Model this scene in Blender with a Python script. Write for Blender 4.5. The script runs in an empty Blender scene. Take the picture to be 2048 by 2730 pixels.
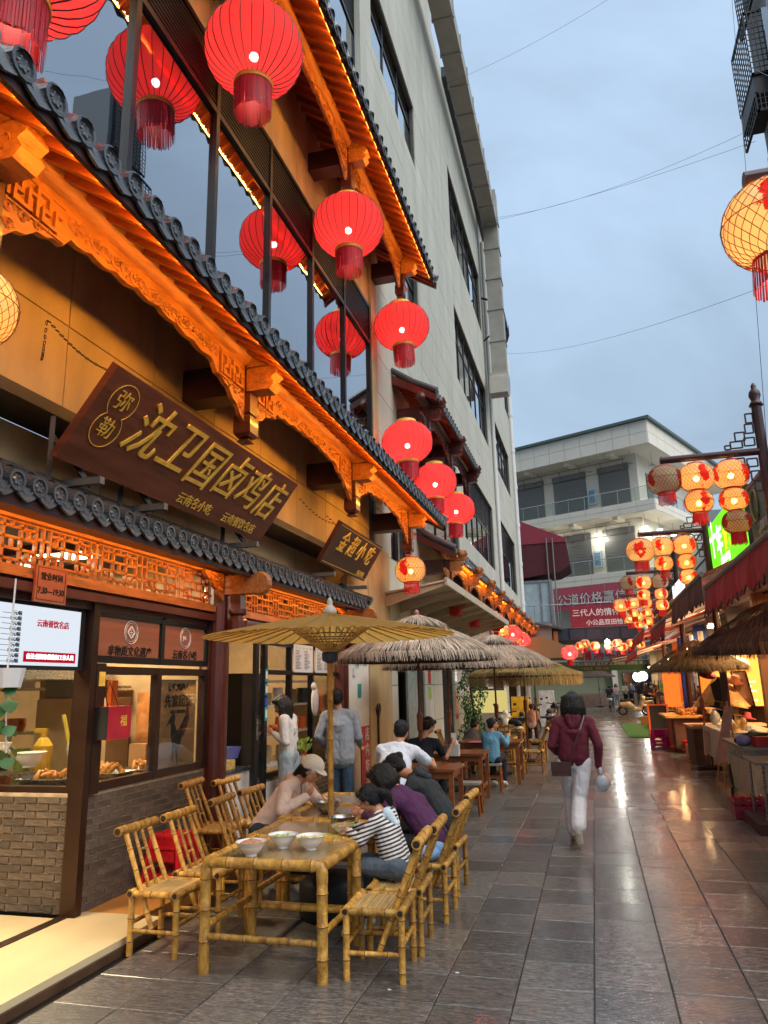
import bpy, bmesh, math, random
from math import sin, cos, pi, radians, sqrt, atan2
from mathutils import Vector, Matrix, noise
random.seed(7)
scene = bpy.context.scene
COL = scene.collection
# ------------------------------------------------------------ camera
YAW, PIT, ROL, FPX = 0.2658, 0.2335, -0.0236, 1958.0
cam_d = bpy.data.cameras.new('camera'); cam = bpy.data.objects.new('camera', cam_d); COL.objects.link(cam)
_fw = Vector((-sin(YAW)*cos(PIT), cos(YAW)*cos(PIT), sin(PIT)))
_r0 = Vector((cos(YAW), sin(YAW), 0)); _u0 = _r0.cross(_fw)
_r = _r0*cos(ROL)+_u0*sin(ROL); _u = _u0*cos(ROL)-_r0*sin(ROL)
cam.matrix_world = Matrix((( _r.x, _u.x, -_fw.x, 0), (_r.y, _u.y, -_fw.y, 0), (_r.z, _u.z, -_fw.z, 1.8), (0, 0, 0, 1)))
cam_d.sensor_fit = 'VERTICAL'; cam_d.sensor_height = 36.0; cam_d.lens = FPX/2730*36.0
cam_d.clip_start = 0.05; cam_d.clip_end = 2000
scene.camera = cam
scene.render.resolution_x = 768; scene.render.resolution_y = 1024
# ------------------------------------------------------------ world and sun
world = bpy.data.worlds.new('World'); scene.world = world; world.use_nodes = True
def setup_world():
    nt = world.node_tree; nt.nodes.clear(); N = nt.nodes.new; L = nt.links.new
    out = N('ShaderNodeOutputWorld'); bg = N('ShaderNodeBackground'); L(bg.outputs[0], out.inputs[0])
    sky = N('ShaderNodeTexSky'); sky.sky_type = 'NISHITA'; sky.sun_disc = False
    sky.sun_elevation = radians(48); sky.sun_rotation = radians(115); sky.air_density = 1.5; sky.dust_density = 2.0
    sk = N('ShaderNodeVectorMath'); sk.operation = 'SCALE'; sk.inputs['Scale'].default_value = 0.085; L(sky.outputs[0], sk.inputs[0])
    tc = N('ShaderNodeTexCoord'); sp = N('ShaderNodeSeparateXYZ'); L(tc.outputs['Generated'], sp.inputs[0])
    # overcast deck: brighter towards the zenith, like any cloud cover
    ramp = N('ShaderNodeValToRGB'); L(sp.outputs[2], ramp.inputs[0])
    cr = ramp.color_ramp; cr.elements[0].position = 0.0; cr.elements[0].color = (0.25, 0.34, 0.45, 1)
    cr.elements[1].position = 1.0; cr.elements[1].color = (1.4, 1.5, 1.6, 1)
    e = cr.elements.new(0.25); e.color = (0.265, 0.35, 0.455, 1)
    e = cr.elements.new(0.74); e.color = (0.34, 0.455, 0.60, 1)
    div = N('ShaderNodeMath'); div.operation = 'ADD'; div.inputs[1].default_value = 0.18; L(sp.outputs[2], div.inputs[0])
    comb = N('ShaderNodeCombineXYZ'); 
    dx = N('ShaderNodeMath'); dx.operation = 'DIVIDE'; L(sp.outputs[0], dx.inputs[0]); L(div.outputs[0], dx.inputs[1])
    dy = N('ShaderNodeMath'); dy.operation = 'DIVIDE'; L(sp.outputs[1], dy.inputs[0]); L(div.outputs[0], dy.inputs[1])
    L(dx.outputs[0], comb.inputs[0]); L(dy.outputs[0], comb.inputs[1])
    nz = N('ShaderNodeTexNoise'); nz.inputs['Scale'].default_value = 1.1; nz.inputs['Detail'].default_value = 8; nz.inputs['Roughness'].default_value = 0.55
    nz.inputs['Distortion'].default_value = 0.6; L(comb.outputs[0], nz.inputs['Vector'])
    mr = N('ShaderNodeMapRange'); mr.inputs[1].default_value = 0.3; mr.inputs[2].default_value = 0.7; mr.inputs[3].default_value = 0.68; mr.inputs[4].default_value = 1.26
    L(nz.outputs[0], mr.inputs[0])
    mul = N('ShaderNodeVectorMath'); mul.operation = 'SCALE'; L(ramp.outputs[0], mul.inputs[0]); L(mr.outputs[0], mul.inputs['Scale'])
    mix = N('ShaderNodeMix'); mix.data_type = 'VECTOR'; mix.inputs[0].default_value = 0.88
    L(sk.outputs[0], mix.inputs[4]); L(mul.outputs[0], mix.inputs[5]); L(mix.outputs[1], bg.inputs[0])
    bg.inputs[1].default_value = 1.0
setup_world()
sl = bpy.data.lights.new('sun', 'SUN'); sun = bpy.data.objects.new('sun', sl); COL.objects.link(sun)
sl.energy = 1.7; sl.angle = radians(60); sl.color = (1.0, 0.97, 0.92)
sun.rotation_euler = (radians(42), 0, radians(65))
scene.view_settings.view_transform = 'Standard'; scene.view_settings.look = 'None'
scene.view_settings.exposure = 0.75; scene.view_settings.gamma = 1
# ------------------------------------------------------------ materials
def H(h):
    h = h.lstrip('#'); c = [int(h[i:i+2], 16)/255 for i in (0, 2, 4)]
    return tuple((x/12.92 if x <= .04045 else ((x+.055)/1.055)**2.4) for x in c)
def mat(name, col, rough=.6, metal=0.0, var=.25, scale=6.0, bump=0.0, bscale=40.0, stretch=(1, 1, 1), spec=.5, col2=None, coat=0.0, rnd=0.0, alpha=None, trans=0.0, detail=4, coord='Object'):
    m = bpy.data.materials.new(name); m.use_nodes = True; nt = m.node_tree; N = nt.nodes.new; L = nt.links.new
    b = nt.nodes['Principled BSDF']
    if isinstance(col, str): col = H(col)
    if isinstance(col2, str): col2 = H(col2)
    tc = N('ShaderNodeTexCoord'); mp = N('ShaderNodeMapping'); mp.inputs['Scale'].default_value = stretch
    if coord == 'Position': L(N('ShaderNodeNewGeometry').outputs['Position'], mp.inputs[0])
    else: L(tc.outputs[coord], mp.inputs[0])
    nz = N('ShaderNodeTexNoise'); nz.inputs['Scale'].default_value = scale; nz.inputs['Detail'].default_value = detail; L(mp.outputs[0], nz.inputs['Vector'])
    rp = N('ShaderNodeValToRGB'); L(nz.outputs[0], rp.inputs[0])
    a = tuple(c*(1-var) for c in col); c2 = col2 if col2 else tuple(min(1, c*(1+var)) for c in col)
    rp.color_ramp.elements[0].position = .3; rp.color_ramp.elements[0].color = (*(col if col2 else a), 1)
    rp.color_ramp.elements[1].position = .7; rp.color_ramp.elements[1].color = (*c2, 1)
    src = rp.outputs[0]
    if rnd:
        oi = N('ShaderNodeObjectInfo'); gi = N('ShaderNodeNewGeometry')
        ad = N('ShaderNodeMath'); ad.operation = 'ADD'; L(oi.outputs['Random'], ad.inputs[0]); L(gi.outputs['Random Per Island'], ad.inputs[1])
        fr = N('ShaderNodeMath'); fr.operation = 'FRACT'; L(ad.outputs[0], fr.inputs[0])
        mr = N('ShaderNodeMapRange'); mr.inputs[3].default_value = 1-rnd; mr.inputs[4].default_value = 1+rnd; L(fr.outputs[0], mr.inputs[0])
        sc = N('ShaderNodeVectorMath'); sc.operation = 'SCALE'; L(src, sc.inputs[0]); L(mr.outputs[0], sc.inputs['Scale']); src = sc.outputs[0]
    L(src, b.inputs['Base Color'])
    b.inputs['Roughness'].default_value = rough; b.inputs['Metallic'].default_value = metal
    b.inputs['Specular IOR Level'].default_value = spec; b.inputs['Coat Weight'].default_value = coat
    b.inputs['Transmission Weight'].default_value = trans
    if var > 0 and rough > .12:
        r2 = N('ShaderNodeMapRange'); r2.inputs[3].default_value = max(.02, rough-.12); r2.inputs[4].default_value = min(1, rough+.12)
        L(nz.outputs[0], r2.inputs[0]); L(r2.outputs[0], b.inputs['Roughness'])
    if bump:
        n2 = N('ShaderNodeTexNoise'); n2.inputs['Scale'].default_value = bscale; n2.inputs['Detail'].default_value = 3; L(mp.outputs[0], n2.inputs['Vector'])
        bm = N('ShaderNodeBump'); bm.inputs['Strength'].default_value = bump; bm.inputs['Distance'].default_value = .02
        L(n2.outputs[0], bm.inputs['Height']); L(bm.outputs[0], b.inputs['Normal'])
    if alpha is not None: b.inputs['Alpha'].default_value = alpha
    return m
def emis(name, col, st):
    m = bpy.data.materials.new(name); m.use_nodes = True; nt = m.node_tree; nt.nodes.clear()
    o = nt.nodes.new('ShaderNodeOutputMaterial'); e = nt.nodes.new('ShaderNodeEmission')
    if isinstance(col, str): col = H(col)
    e.inputs[0].default_value = (*col, 1); e.inputs[1].default_value = st; nt.links.new(e.outputs[0], o.inputs[0]); return m
def glassmat(name, tint=(1, 1, 1), refl=.12, rough=.02, base=.04, smudge=True):
    m = bpy.data.materials.new(name); m.use_nodes = True; nt = m.node_tree; nt.nodes.clear(); N = nt.nodes.new; L = nt.links.new
    o = N('ShaderNodeOutputMaterial'); t = N('ShaderNodeBsdfTransparent'); g = N('ShaderNodeBsdfGlossy'); mx = N('ShaderNodeMixShader')
    t.inputs[0].default_value = (*tint, 1); g.inputs[1].default_value = rough; g.inputs[0].default_value = (.95, .97, 1, 1)
    lw = N('ShaderNodeLayerWeight'); lw.inputs[0].default_value = .5; pw = N('ShaderNodeMath'); pw.operation = 'POWER'; pw.inputs[1].default_value = 4.5; L(lw.outputs['Facing'], pw.inputs[0])
    ad = N('ShaderNodeMath'); ad.operation = 'MULTIPLY_ADD'; ad.inputs[1].default_value = .85; ad.inputs[2].default_value = refl; ad.use_clamp = True
    L(pw.outputs[0], ad.inputs[0]); L(ad.outputs[0], mx.inputs[0]); L(t.outputs[0], mx.inputs[1]); L(g.outputs[0], mx.inputs[2]); L(mx.outputs[0], o.inputs[0])
    if smudge:
        tc = N('ShaderNodeTexCoord'); nz = N('ShaderNodeTexNoise'); nz.inputs['Scale'].default_value = .9; L(tc.outputs['Object'], nz.inputs['Vector'])
        bm = N('ShaderNodeBump'); bm.inputs['Strength'].default_value = .04; bm.inputs['Distance'].default_value = .05; L(nz.outputs[0], bm.inputs['Height']); L(bm.outputs[0], g.inputs['Normal'])
    return m
M = {}
M['tan'] = mat('tan_stone_cladding', '#b0966c', .75, var=.2, scale=2.2, bump=.35, bscale=90, coord='Position', stretch=(1, 1, .35), detail=8)
M['beige'] = mat('beige_stone_cladding', '#a9a799', .7, var=.07, scale=.9, bump=.15, bscale=60, col2='#bab8aa', coord='Position', stretch=(1, 1.6, .22), detail=9, rnd=.035)
M['joint'] = mat('dark_joint', '#55534c', .9)
M['white_wall'] = mat('white_plaster', '#cfcabd', .8, var=.07, scale=1.5, bump=.2, bscale=30)
M['far_white'] = mat('white_panel', '#d8d0c0', .6, var=.04, scale=.6)
M['orange_wood'] = mat('varnished_red_wood', '#a0602a', .5, var=.32, scale=6, stretch=(4, .6, 4), bump=.35, bscale=30, coat=.08, detail=8, rnd=.08)
M['red_wood'] = mat('dark_red_wood', '#4c1f17', .4, var=.25, scale=6, stretch=(3, 3, .5), bump=.1, bscale=30, coat=.2)
M['dark_wood'] = mat('dark_brown_wood', '#3a1c15', .5, var=.25, scale=6, bump=.1)
M['rafter'] = mat('rafter_wood', '#9a4a1e', .5, var=.25, scale=8, stretch=(.4, 4, 4), rnd=.18)
M['board'] = mat('ceiling_board_wood', '#84401e', .6, var=.3, scale=7, stretch=(.5, 6, 3), rnd=.2)
M['sign_wood'] = mat('carved_sign_wood', '#6a3622', .5, var=.35, scale=5, stretch=(1, .35, 3.5), bump=.15, bscale=12)
M['tile'] = mat('grey_roof_tile', '#3d3f42', .32, var=.25, scale=9, bump=.25, bscale=60, rnd=.2, coat=.25)
M['brick'] = mat('grey_brick', '#564a40', .85, var=.3, scale=12, bump=.5, bscale=70, rnd=.28)
M['mortar'] = mat('brick_mortar', '#a8957a', .95, var=.25, scale=10, bump=.4, bscale=50)
M['bronze'] = mat('bronze_frame', '#38261e', .35, metal=.5, var=.15)
M['black_frame'] = mat('black_frame', '#191a1c', .35, metal=.3, var=.15)
M['steel'] = mat('brushed_steel', '#9a9c9c', .28, metal=.9, var=.15, scale=20, stretch=(1, 1, 6))
M['grey_metal'] = mat('painted_grey_metal', '#6f6d69', .45, metal=.4, var=.12)
M['dark_metal'] = mat('dark_metal', '#2a2625', .45, metal=.4, var=.2)
M['lamp_post'] = mat('maroon_lamp_post_paint', '#3c2526', .4, metal=.3, var=.2)
M['gold'] = mat('gold_leaf', '#f0bc4a', .4, metal=.1, var=.2, scale=15, bump=.2, bscale=30)
M['duct'] = mat('galvanised_duct', '#98948a', .5, metal=.35, var=.1, scale=2)
M['marble'] = mat('cream_marble', '#b3a280', .28, var=.0, scale=1.6, stretch=(1.6, .7, 1), bump=.12, bscale=14, col2='#c8b68f', detail=10)
M['plastic_red'] = mat('red_plastic', '#c01020', .3, var=.05)
M['plastic_pink'] = mat('magenta_plastic', '#c8106a', .3, var=.05)
M['plastic_orange'] = mat('orange_plastic', '#e86418', .35, var=.05)
M['melamine'] = mat('white_melamine', '#d8d2cc', .22, var=.03)
M['white_paint'] = mat('white_paint', '#d0d0cc', .4, var=.04)
M['skin'] = mat('skin', '#b98362', .5, var=.07, scale=14, bump=.05)
M['hair'] = mat('black_hair', '#0c0a0a', .5, var=.3, scale=30, stretch=(4, 4, .6), bump=.5, bscale=60)
M['awn'] = mat('maroon_awning_canvas', '#96202b', .75, var=.15, scale=3, bump=.1)
M['awn_red'] = mat('red_awning_canvas', '#c01c16', .7, var=.12, scale=3)
M['awn_brown'] = mat('faded_awning_canvas', '#5c3c38', .8, var=.25, scale=4, stretch=(4, 4, .6))
M['awn_purple'] = mat('purple_awning_canvas', '#7c1c4c', .7, var=.1)
M['tent'] = mat('maroon_tent_canvas', '#7c2436', .7, var=.08)
M['black'] = mat('matt_black', '#0d0d0e', .6, var=.2)
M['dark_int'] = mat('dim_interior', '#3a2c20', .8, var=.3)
M['warm_wall'] = mat('warm_interior_wall', '#a88c66', .7, var=.12)
M['green_leaf'] = mat('green_leaf', '#2e5a22', .5, var=.35, scale=20, rnd=.35)
M['wood_table'] = mat('orange_brown_table_wood', '#84481f', .38, var=.3, scale=4, stretch=(5, .6, 5), coat=.2)
M['stool_wood'] = mat('stool_seat_wood', '#8d8478', .6, var=.2)
M['box_card'] = mat('cardboard', '#a5784a', .8, var=.1)
M['food'] = mat('fried_food', '#b5742a', .5, var=.5, scale=30, bump=.6, bscale=60)
M['noodle'] = mat('meat_topping', '#c08a66', .55, var=.4, scale=60, bump=.8, bscale=120)
M['soup'] = mat('pale_soup', '#b8b88a', .12, var=.2)
M['greens'] = mat('scallion_green', '#8fae4c', .5, var=.3, scale=50, rnd=.3)
M['tassel'] = mat('dark_red_tassel', '#b50e20', .6, var=.2, rnd=.25)
M['glass'] = glassmat('clear_glass', (.93, .95, .94), .03)
M['mirror_glass'] = glassmat('reflective_curtain_glass', (.10, .11, .13), .43, .012)
M['dark_glass'] = glassmat('window_glass', (.25, .28, .3), .35, .03)
def bamboo_mat(name, c1, c2):
    m = mat(name, c1, .42, var=.3, scale=11, col2=c2, bump=.45, bscale=45, rnd=.32, coat=.05, stretch=(2, 2, 1.2), detail=9); return m
M['bamboo'] = bamboo_mat('golden_bamboo', '#8a5a20', '#cf9c42')
M['bamboo_node'] = mat('bamboo_node_ring', '#5d3a16', .5, var=.2)
M['bamboo_end'] = mat('bamboo_hollow_end', '#2c1a0c', .8, var=.2)
M['bamboo_strip'] = mat('bamboo_slats', '#b3925c', .45, var=.35, scale=5, stretch=(8, .8, 1), rnd=.2)
# ------------------------------------------------------------ mesh builder
class MB:
    def __init__(s): s.v = []; s.f = []
    def quad(s, a, b, c, d): n = len(s.v); s.v += [a, b, c, d]; s.f.append((n, n+1, n+2, n+3)); return s
    def tri(s, a, b, c): n = len(s.v); s.v += [a, b, c]; s.f.append((n, n+1, n+2)); return s
    def b2(s, x0, x1, y0, y1, z0, z1):
        n = len(s.v)
        s.v += [(x0, y0, z0), (x1, y0, z0), (x1, y1, z0), (x0, y1, z0), (x0, y0, z1), (x1, y0, z1), (x1, y1, z1), (x0, y1, z1)]
        for q in ((0, 3, 2, 1), (4, 5, 6, 7), (0, 1, 5, 4), (1, 2, 6, 5), (2, 3, 7, 6), (3, 0, 4, 7)): s.f.append(tuple(n+i for i in q))
        return s
    def box(s, c, d, rz=0, mtx=None):
        n = len(s.v); hx, hy, hz = d[0]/2, d[1]/2, d[2]/2
        R = mtx if mtx else Matrix.Rotation(rz, 3, 'Z'); c = Vector(c)
        for p in ((-hx, -hy, -hz), (hx, -hy, -hz), (hx, hy, -hz), (-hx, hy, -hz), (-hx, -hy, hz), (hx, -hy, hz), (hx, hy, hz), (-hx, hy, hz)):
            s.v.append(tuple(c+R@Vector(p)))
        for q in ((0, 3, 2, 1), (4, 5, 6, 7), (0, 1, 5, 4), (1, 2, 6, 5), (2, 3, 7, 6), (3, 0, 4, 7)): s.f.append(tuple(n+i for i in q))
        return s
    def bar(s, a, b, w, t, up=(0, 0, 1)):
        a = Vector(a); b = Vector(b); d = b-a; l = d.length; d.normalize(); up = Vector(up)
        sx = d.cross(up)
        if sx.length < 1e-4: sx = d.cross(Vector((1, 0, 0)))
        sx.normalize(); uz = sx.cross(d)
        R = Matrix((sx, d, uz)).transposed(); return s.box((a+b)/2, (w, l, t), mtx=R)
    def tube(s, pts, r, n=8, cap=True, closed=False):
        pts = [Vector(p) for p in pts]; k = len(pts); rs = r if isinstance(r, (list, tuple)) else [r]*k
        base = len(s.v); prev = None
        for i, p in enumerate(pts):
            if closed: d = pts[(i+1) % k]-pts[i-1]
            else: d = pts[min(i+1, k-1)]-pts[max(i-1, 0)]
            if d.length < 1e-9: d = Vector((0, 0, 1))
            d.normalize()
            if prev is None:
                a = d.cross(Vector((0, 0, 1)) if abs(d.z) < .9 else Vector((1, 0, 0)))
            else: a = prev-d*prev.dot(d)
            a.normalize(); prev = a; b = d.cross(a)
            for j in range(n):
                t = 2*pi*j/n; s.v.append(tuple(p+(a*cos(t)+b*sin(t))*rs[i]))
        for i in range(k if closed else k-1):
            i2 = (i+1) % k
            for j in range(n):
                j2 = (j+1) % n; s.f.append((base+i*n+j, base+i*n+j2, base+i2*n+j2, base+i2*n+j))
        if cap and not closed:
            s.f.append(tuple(base+j for j in range(n))[::-1]); s.f.append(tuple(base+(k-1)*n+j for j in range(n)))
        return s
    def lathe(s, prof, n=16, c=(0, 0, 0), ax='z', a0=0, a1=2*pi, sx=1, sy=1):
        base = len(s.v); full = abs(a1-a0-2*pi) < 1e-6; m = n if full else n+1
        for (r, z) in prof:
            for j in range(m):
                t = a0+(a1-a0)*j/n; x, y = r*cos(t)*sx, r*sin(t)*sy
                if ax == 'z': p = (c[0]+x, c[1]+y, c[2]+z)
                elif ax == 'x': p = (c[0]+z, c[1]+x, c[2]+y)
                else: p = (c[0]+y, c[1]+z, c[2]+x)
                s.v.append(p)
        for i in range(len(prof)-1):
            for j in range(n):
                j2 = (j+1) % m if full else j+1
                s.f.append((base+i*m+j, base+i*m+j2, base+(i+1)*m+j2, base+(i+1)*m+j))
        return s
    def ell(s, c, r, nu=12, nv=8, mtx=None):
        base = len(s.v); c = Vector(c); r = (r, r, r) if isinstance(r, (int, float)) else r
        for i in range(nv+1):
            ph = -pi/2+pi*i/nv
            for j in range(nu):
                t = 2*pi*j/nu; p = Vector((r[0]*cos(ph)*cos(t), r[1]*cos(ph)*sin(t), r[2]*sin(ph)))
                if mtx: p = mtx@p
                s.v.append(tuple(c+p))
        for i in range(nv):
            for j in range(nu):
                j2 = (j+1) % nu; s.f.append((base+i*nu+j, base+i*nu+j2, base+(i+1)*nu+j2, base+(i+1)*nu+j))
        return s
    def cone(s, a, b, ra, rb, n=10):  # round-ended tapered limb
        a = Vector(a); b = Vector(b); d = (b-a); l = d.length
        if l < 1e-6: return s.ell(a, ra, n, 6)
        dn = d/l; pts = []; rs = []
        for k in (1, .85, .5, 0): pts.append(a-dn*ra*k); rs.append(max(.0008, ra*sqrt(max(0, 1-k*k))))
        for k in (0, .5, .85, 1): pts.append(b+dn*rb*k); rs.append(max(.0008, rb*sqrt(max(0, 1-k*k))))
        return s.tube(pts, rs, n)
    def prism(s, poly, f0, f1):  # poly: 2D list, f0/f1 map (u,v)->3D for the two faces
        n = len(poly); b = len(s.v)
        s.v += [tuple(f0(*p)) for p in poly]+[tuple(f1(*p)) for p in poly]
        s.f.append(tuple(range(b, b+n))[::-1]); s.f.append(tuple(range(b+n, b+2*n)))
        for i in range(n): j = (i+1) % n; s.f.append((b+i, b+j, b+n+j, b+n+i))
        return s
    def mesh(s, name, m, smooth=False, recalc=True):
        me = bpy.data.meshes.new(name); me.from_pydata([tuple(v) for v in s.v], [], s.f)
        if recalc and len(s.f) < 60000:
            bm = bmesh.new(); bm.from_mesh(me); bmesh.ops.recalc_face_normals(bm, faces=bm.faces); bm.to_mesh(me); bm.free()
        if smooth: me.shade_smooth()
        if m: me.materials.append(m)
        me.update(); return me
    def build(s, name, m, parent=None, smooth=False, recalc=True, **kw):
        return link(name, s.mesh(name, m, smooth, recalc), parent, **kw)
KIDS = {}
def setp(o, parent):
    if parent: o.parent = parent; KIDS.setdefault(parent.name, []).append(o)
def link(name, me, parent=None, **kw):
    o = bpy.data.objects.new(name, me); COL.objects.link(o)
    setp(o, parent)
    for k, v in kw.items(): o[k] = v
    return o
def auto(o, ang=40):
    me = o.data if hasattr(o, 'data') else o
    try:
        me.shade_smooth(); me.set_sharp_from_angle(angle=radians(ang))
    except Exception: pass
    return o
def thing(name, label, cat, loc=(0, 0, 0), rz=0, group=None):
    o = bpy.data.objects.new(name, None); COL.objects.link(o); o.location = loc; o.rotation_euler = (0, 0, rz)
    o.empty_display_size = .1; o['label'] = label; o['category'] = cat
    if group: o['group'] = group
    return o
def tag(o, label, cat, group=None):
    o['label'] = label; o['category'] = cat
    if group: o['group'] = group
    return o
def dup(root, loc, rz=0, label=None, group=None, sc=None):
    def cp(o, par):
        c = o.copy(); COL.objects.link(c); setp(c, par)
        for ch in KIDS.get(o.name, ()): cp(ch, c)
        return c
    r = cp(root, None); r.location = loc; r.rotation_euler = (0, 0, rz)
    if label: r['label'] = label
    if group: r['group'] = group
    if sc: r.scale = (sc, sc, sc)
    return r
def structure(name, mb, m, **kw):
    return mb.build(name, m, kind='structure', **kw)
# text turned into real thin geometry
def text(body, size, mtx, m, parent=None, name='lettering', bold=0.0, depth=.006, shear=0, align='CENTER', space=1.0, width=None, res=2, xs=1.0):
    cu = bpy.data.curves.new('t', 'FONT'); cu.body = body; cu.size = size; cu.extrude = depth/2; cu.offset = bold; cu.shear = shear
    cu.align_x = align; cu.align_y = 'CENTER'; cu.space_character = space; cu.resolution_u = res
    o = bpy.data.objects.new('t', cu); COL.objects.link(o)
    dg = bpy.context.evaluated_depsgraph_get(); me = bpy.data.meshes.new_from_object(o.evaluated_get(dg))
    bpy.data.objects.remove(o); bpy.data.curves.remove(cu)
    if xs != 1: me.transform(Matrix.Diagonal((xs, 1, 1, 1)))
    me.transform(mtx); me.materials.clear(); me.materials.append(m); me.name = name
    return link(name, me, parent)
def frame_m(origin, right, up):
    r = Vector(right).normalized(); u = Vector(up).normalized(); n = r.cross(u); o = Vector(origin)
    return Matrix(((r.x, u.x, n.x, o.x), (r.y, u.y, n.y, o.y), (r.z, u.z, n.z, o.z), (0, 0, 0, 1)))
def lamp(name, kind, loc, energy, col=(1, .6, .3), size=.1, sy=None, look=None, parent=None, spread=None):
    l = bpy.data.lights.new(name, kind); o = bpy.data.objects.new(name, l); COL.objects.link(o); l.energy = energy; l.color = col
    if kind == 'AREA':
        l.size = size
        if sy: l.shape = 'RECTANGLE'; l.size_y = sy
        if spread: l.spread = spread
    else: l.shadow_soft_size = size
    o.location = loc
    if look is not None:
        o.rotation_mode = 'QUATERNION'; o.rotation_quaternion = Vector(look).to_track_quat('-Z', 'Y')
    setp(o, parent)
    return o
def bamboo(mb, nodes, ends, a, b, r, step=.14, ph=0.0, n=9, hollow=True):
    """a cane: swelling joints, separate joint rings and dark hollow ends"""
    a = Vector(a); b = Vector(b); L = (b-a).length; d = (b-a)/L; t = -ph*step; pts = [a]; rs = [r]
    while t < L:
        if .02 < t < L-.02:
            for dt, k in ((-.012, 1.0), (-.004, 1.1), (.004, 1.1), (.012, .98)): pts.append(a+d*(t+dt)); rs.append(r*k)
            if nodes is not None: nodes.tube([a+d*(t-.003), a+d*(t+.003)], r*1.12, n, cap=False)
        t += step
    pts.append(b); rs.append(r); mb.tube(pts, rs, n)
    if hollow and ends is not None:
        for p, q in ((a, -d), (b, d)): ends.tube([p+q*.0005, p+q*.002], r*.68, n)
    return mb
# ============================================================ ground
GX0, GX1 = -3.39, 4.2
def tile_material(rndmode):
    m = bpy.data.materials.new('wet_stone_paving'); m.use_nodes = True; nt = m.node_tree; N = nt.nodes.new; L = nt.links.new
    b = nt.nodes['Principled BSDF']
    if rndmode == 'obj': r = N('ShaderNodeObjectInfo').outputs['Random']
    else: r = N('ShaderNodeNewGeometry').outputs['Random Per Island']
    geo = N('ShaderNodeNewGeometry')
    rp = N('ShaderNodeValToRGB'); L(r, rp.inputs[0]); cr = rp.color_ramp
    cr.elements[0].color = (0.062, 0.055, 0.049, 1); cr.elements[1].color = (0.125, 0.106, 0.088, 1)
    e = cr.elements.new(.5); e.color = (0.086, 0.076, 0.067, 1); e = cr.elements.new(.8); e.color = (0.105, 0.091, 0.079, 1)
    mp = N('ShaderNodeMapping'); mp.inputs['Scale'].default_value = (1.6, 7, 1); L(geo.outputs['Position'], mp.inputs[0])
    nz = N('ShaderNodeTexNoise'); nz.inputs['Scale'].default_value = 5; nz.inputs['Detail'].default_value = 7; nz.inputs['Roughness'].default_value = .7; L(mp.outputs[0], nz.inputs['Vector'])
    mr = N('ShaderNodeMapRange'); mr.inputs[1].default_value = .3; mr.inputs[2].default_value = .75; mr.inputs[3].default_value = .35; mr.inputs[4].default_value = 2.1; L(nz.outputs[0], mr.inputs[0])
    sk_ = N('ShaderNodeTexNoise'); sk_.inputs['Scale'].default_value = 34; sk_.inputs['Detail'].default_value = 5; sk_.inputs['Roughness'].default_value = .75; mq = N('ShaderNodeMapping'); mq.inputs['Scale'].default_value = (.7, 1.8, 1); L(geo.outputs['Position'], mq.inputs[0]); L(mq.outputs[0], sk_.inputs['Vector'])
    ms_ = N('ShaderNodeMapRange'); ms_.inputs[1].default_value = .38; ms_.inputs[2].default_value = .66; ms_.inputs[3].default_value = .5; ms_.inputs[4].default_value = 1.75; L(sk_.outputs[0], ms_.inputs[0])
    mm_ = N('ShaderNodeMath'); mm_.operation = 'MULTIPLY'; L(mr.outputs[0], mm_.inputs[0]); L(ms_.outputs[0], mm_.inputs[1])
    sc = N('ShaderNodeVectorMath'); sc.operation = 'SCALE'; L(rp.outputs[0], sc.inputs[0]); L(mm_.outputs[0], sc.inputs['Scale'])
    L(sc.outputs[0], b.inputs['Base Color'])
    n3 = N('ShaderNodeTexNoise'); n3.inputs['Scale'].default_value = .55; n3.inputs['Detail'].default_value = 3; L(geo.outputs['Position'], n3.inputs['Vector'])
    # wet film: smoother in the middle of the lane
    sp = N('ShaderNodeSeparateXYZ'); L(geo.outputs['Position'], sp.inputs[0])
    wx = N('ShaderNodeMapRange'); wx.inputs[1].default_value = -1.5; wx.inputs[2].default_value = -.1; wx.inputs[3].default_value = .17; wx.inputs[4].default_value = 0.0; L(sp.outputs[0], wx.inputs[0])
    r1 = N('ShaderNodeMapRange'); r1.inputs[1].default_value = .35; r1.inputs[2].default_value = .7; r1.inputs[3].default_value = .12; r1.inputs[4].default_value = .34; L(n3.outputs[0], r1.inputs[0])
    ra = N('ShaderNodeMath'); L(r1.outputs[0], ra.inputs[0]); L(wx.outputs[0], ra.inputs[1])
    rb = N('ShaderNodeMath'); rb.operation = 'MULTIPLY_ADD'; rb.inputs[1].default_value = .05; L(r, rb.inputs[0]); L(ra.outputs[0], rb.inputs[2]); L(rb.outputs[0], b.inputs['Roughness'])
    b.inputs['Specular IOR Level'].default_value = .7; b.inputs['Coat Weight'].default_value = .4; b.inputs['Coat Roughness'].default_value = .13
    # sawn grooves across the lane plus pitting
    wv = N('ShaderNodeTexWave'); wv.bands_direction = 'Y'; wv.inputs['Scale'].default_value = 15; wv.inputs['Distortion'].default_value = 1.2; wv.inputs['Detail Scale'].default_value = 3
    L(geo.outputs['Position'], wv.inputs['Vector'])
    n2 = N('ShaderNodeTexNoise'); n2.inputs['Scale'].default_value = 55; n2.inputs['Detail'].default_value = 4; L(geo.outputs['Position'], n2.inputs['Vector'])
    mx = N('ShaderNodeMath'); mx.operation = 'MULTIPLY_ADD'; mx.inputs[1].default_value = .45; L(wv.outputs['Fac'], mx.inputs[0]); L(n2.outputs[0], mx.inputs[2])
    bm = N('ShaderNodeBump'); bm.inputs['Strength'].default_value = .30; bm.inputs['Distance'].default_value = .008; L(mx.outputs[0], bm.inputs['Height']); L(bm.outputs[0], b.inputs['Normal'])
    return m
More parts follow.
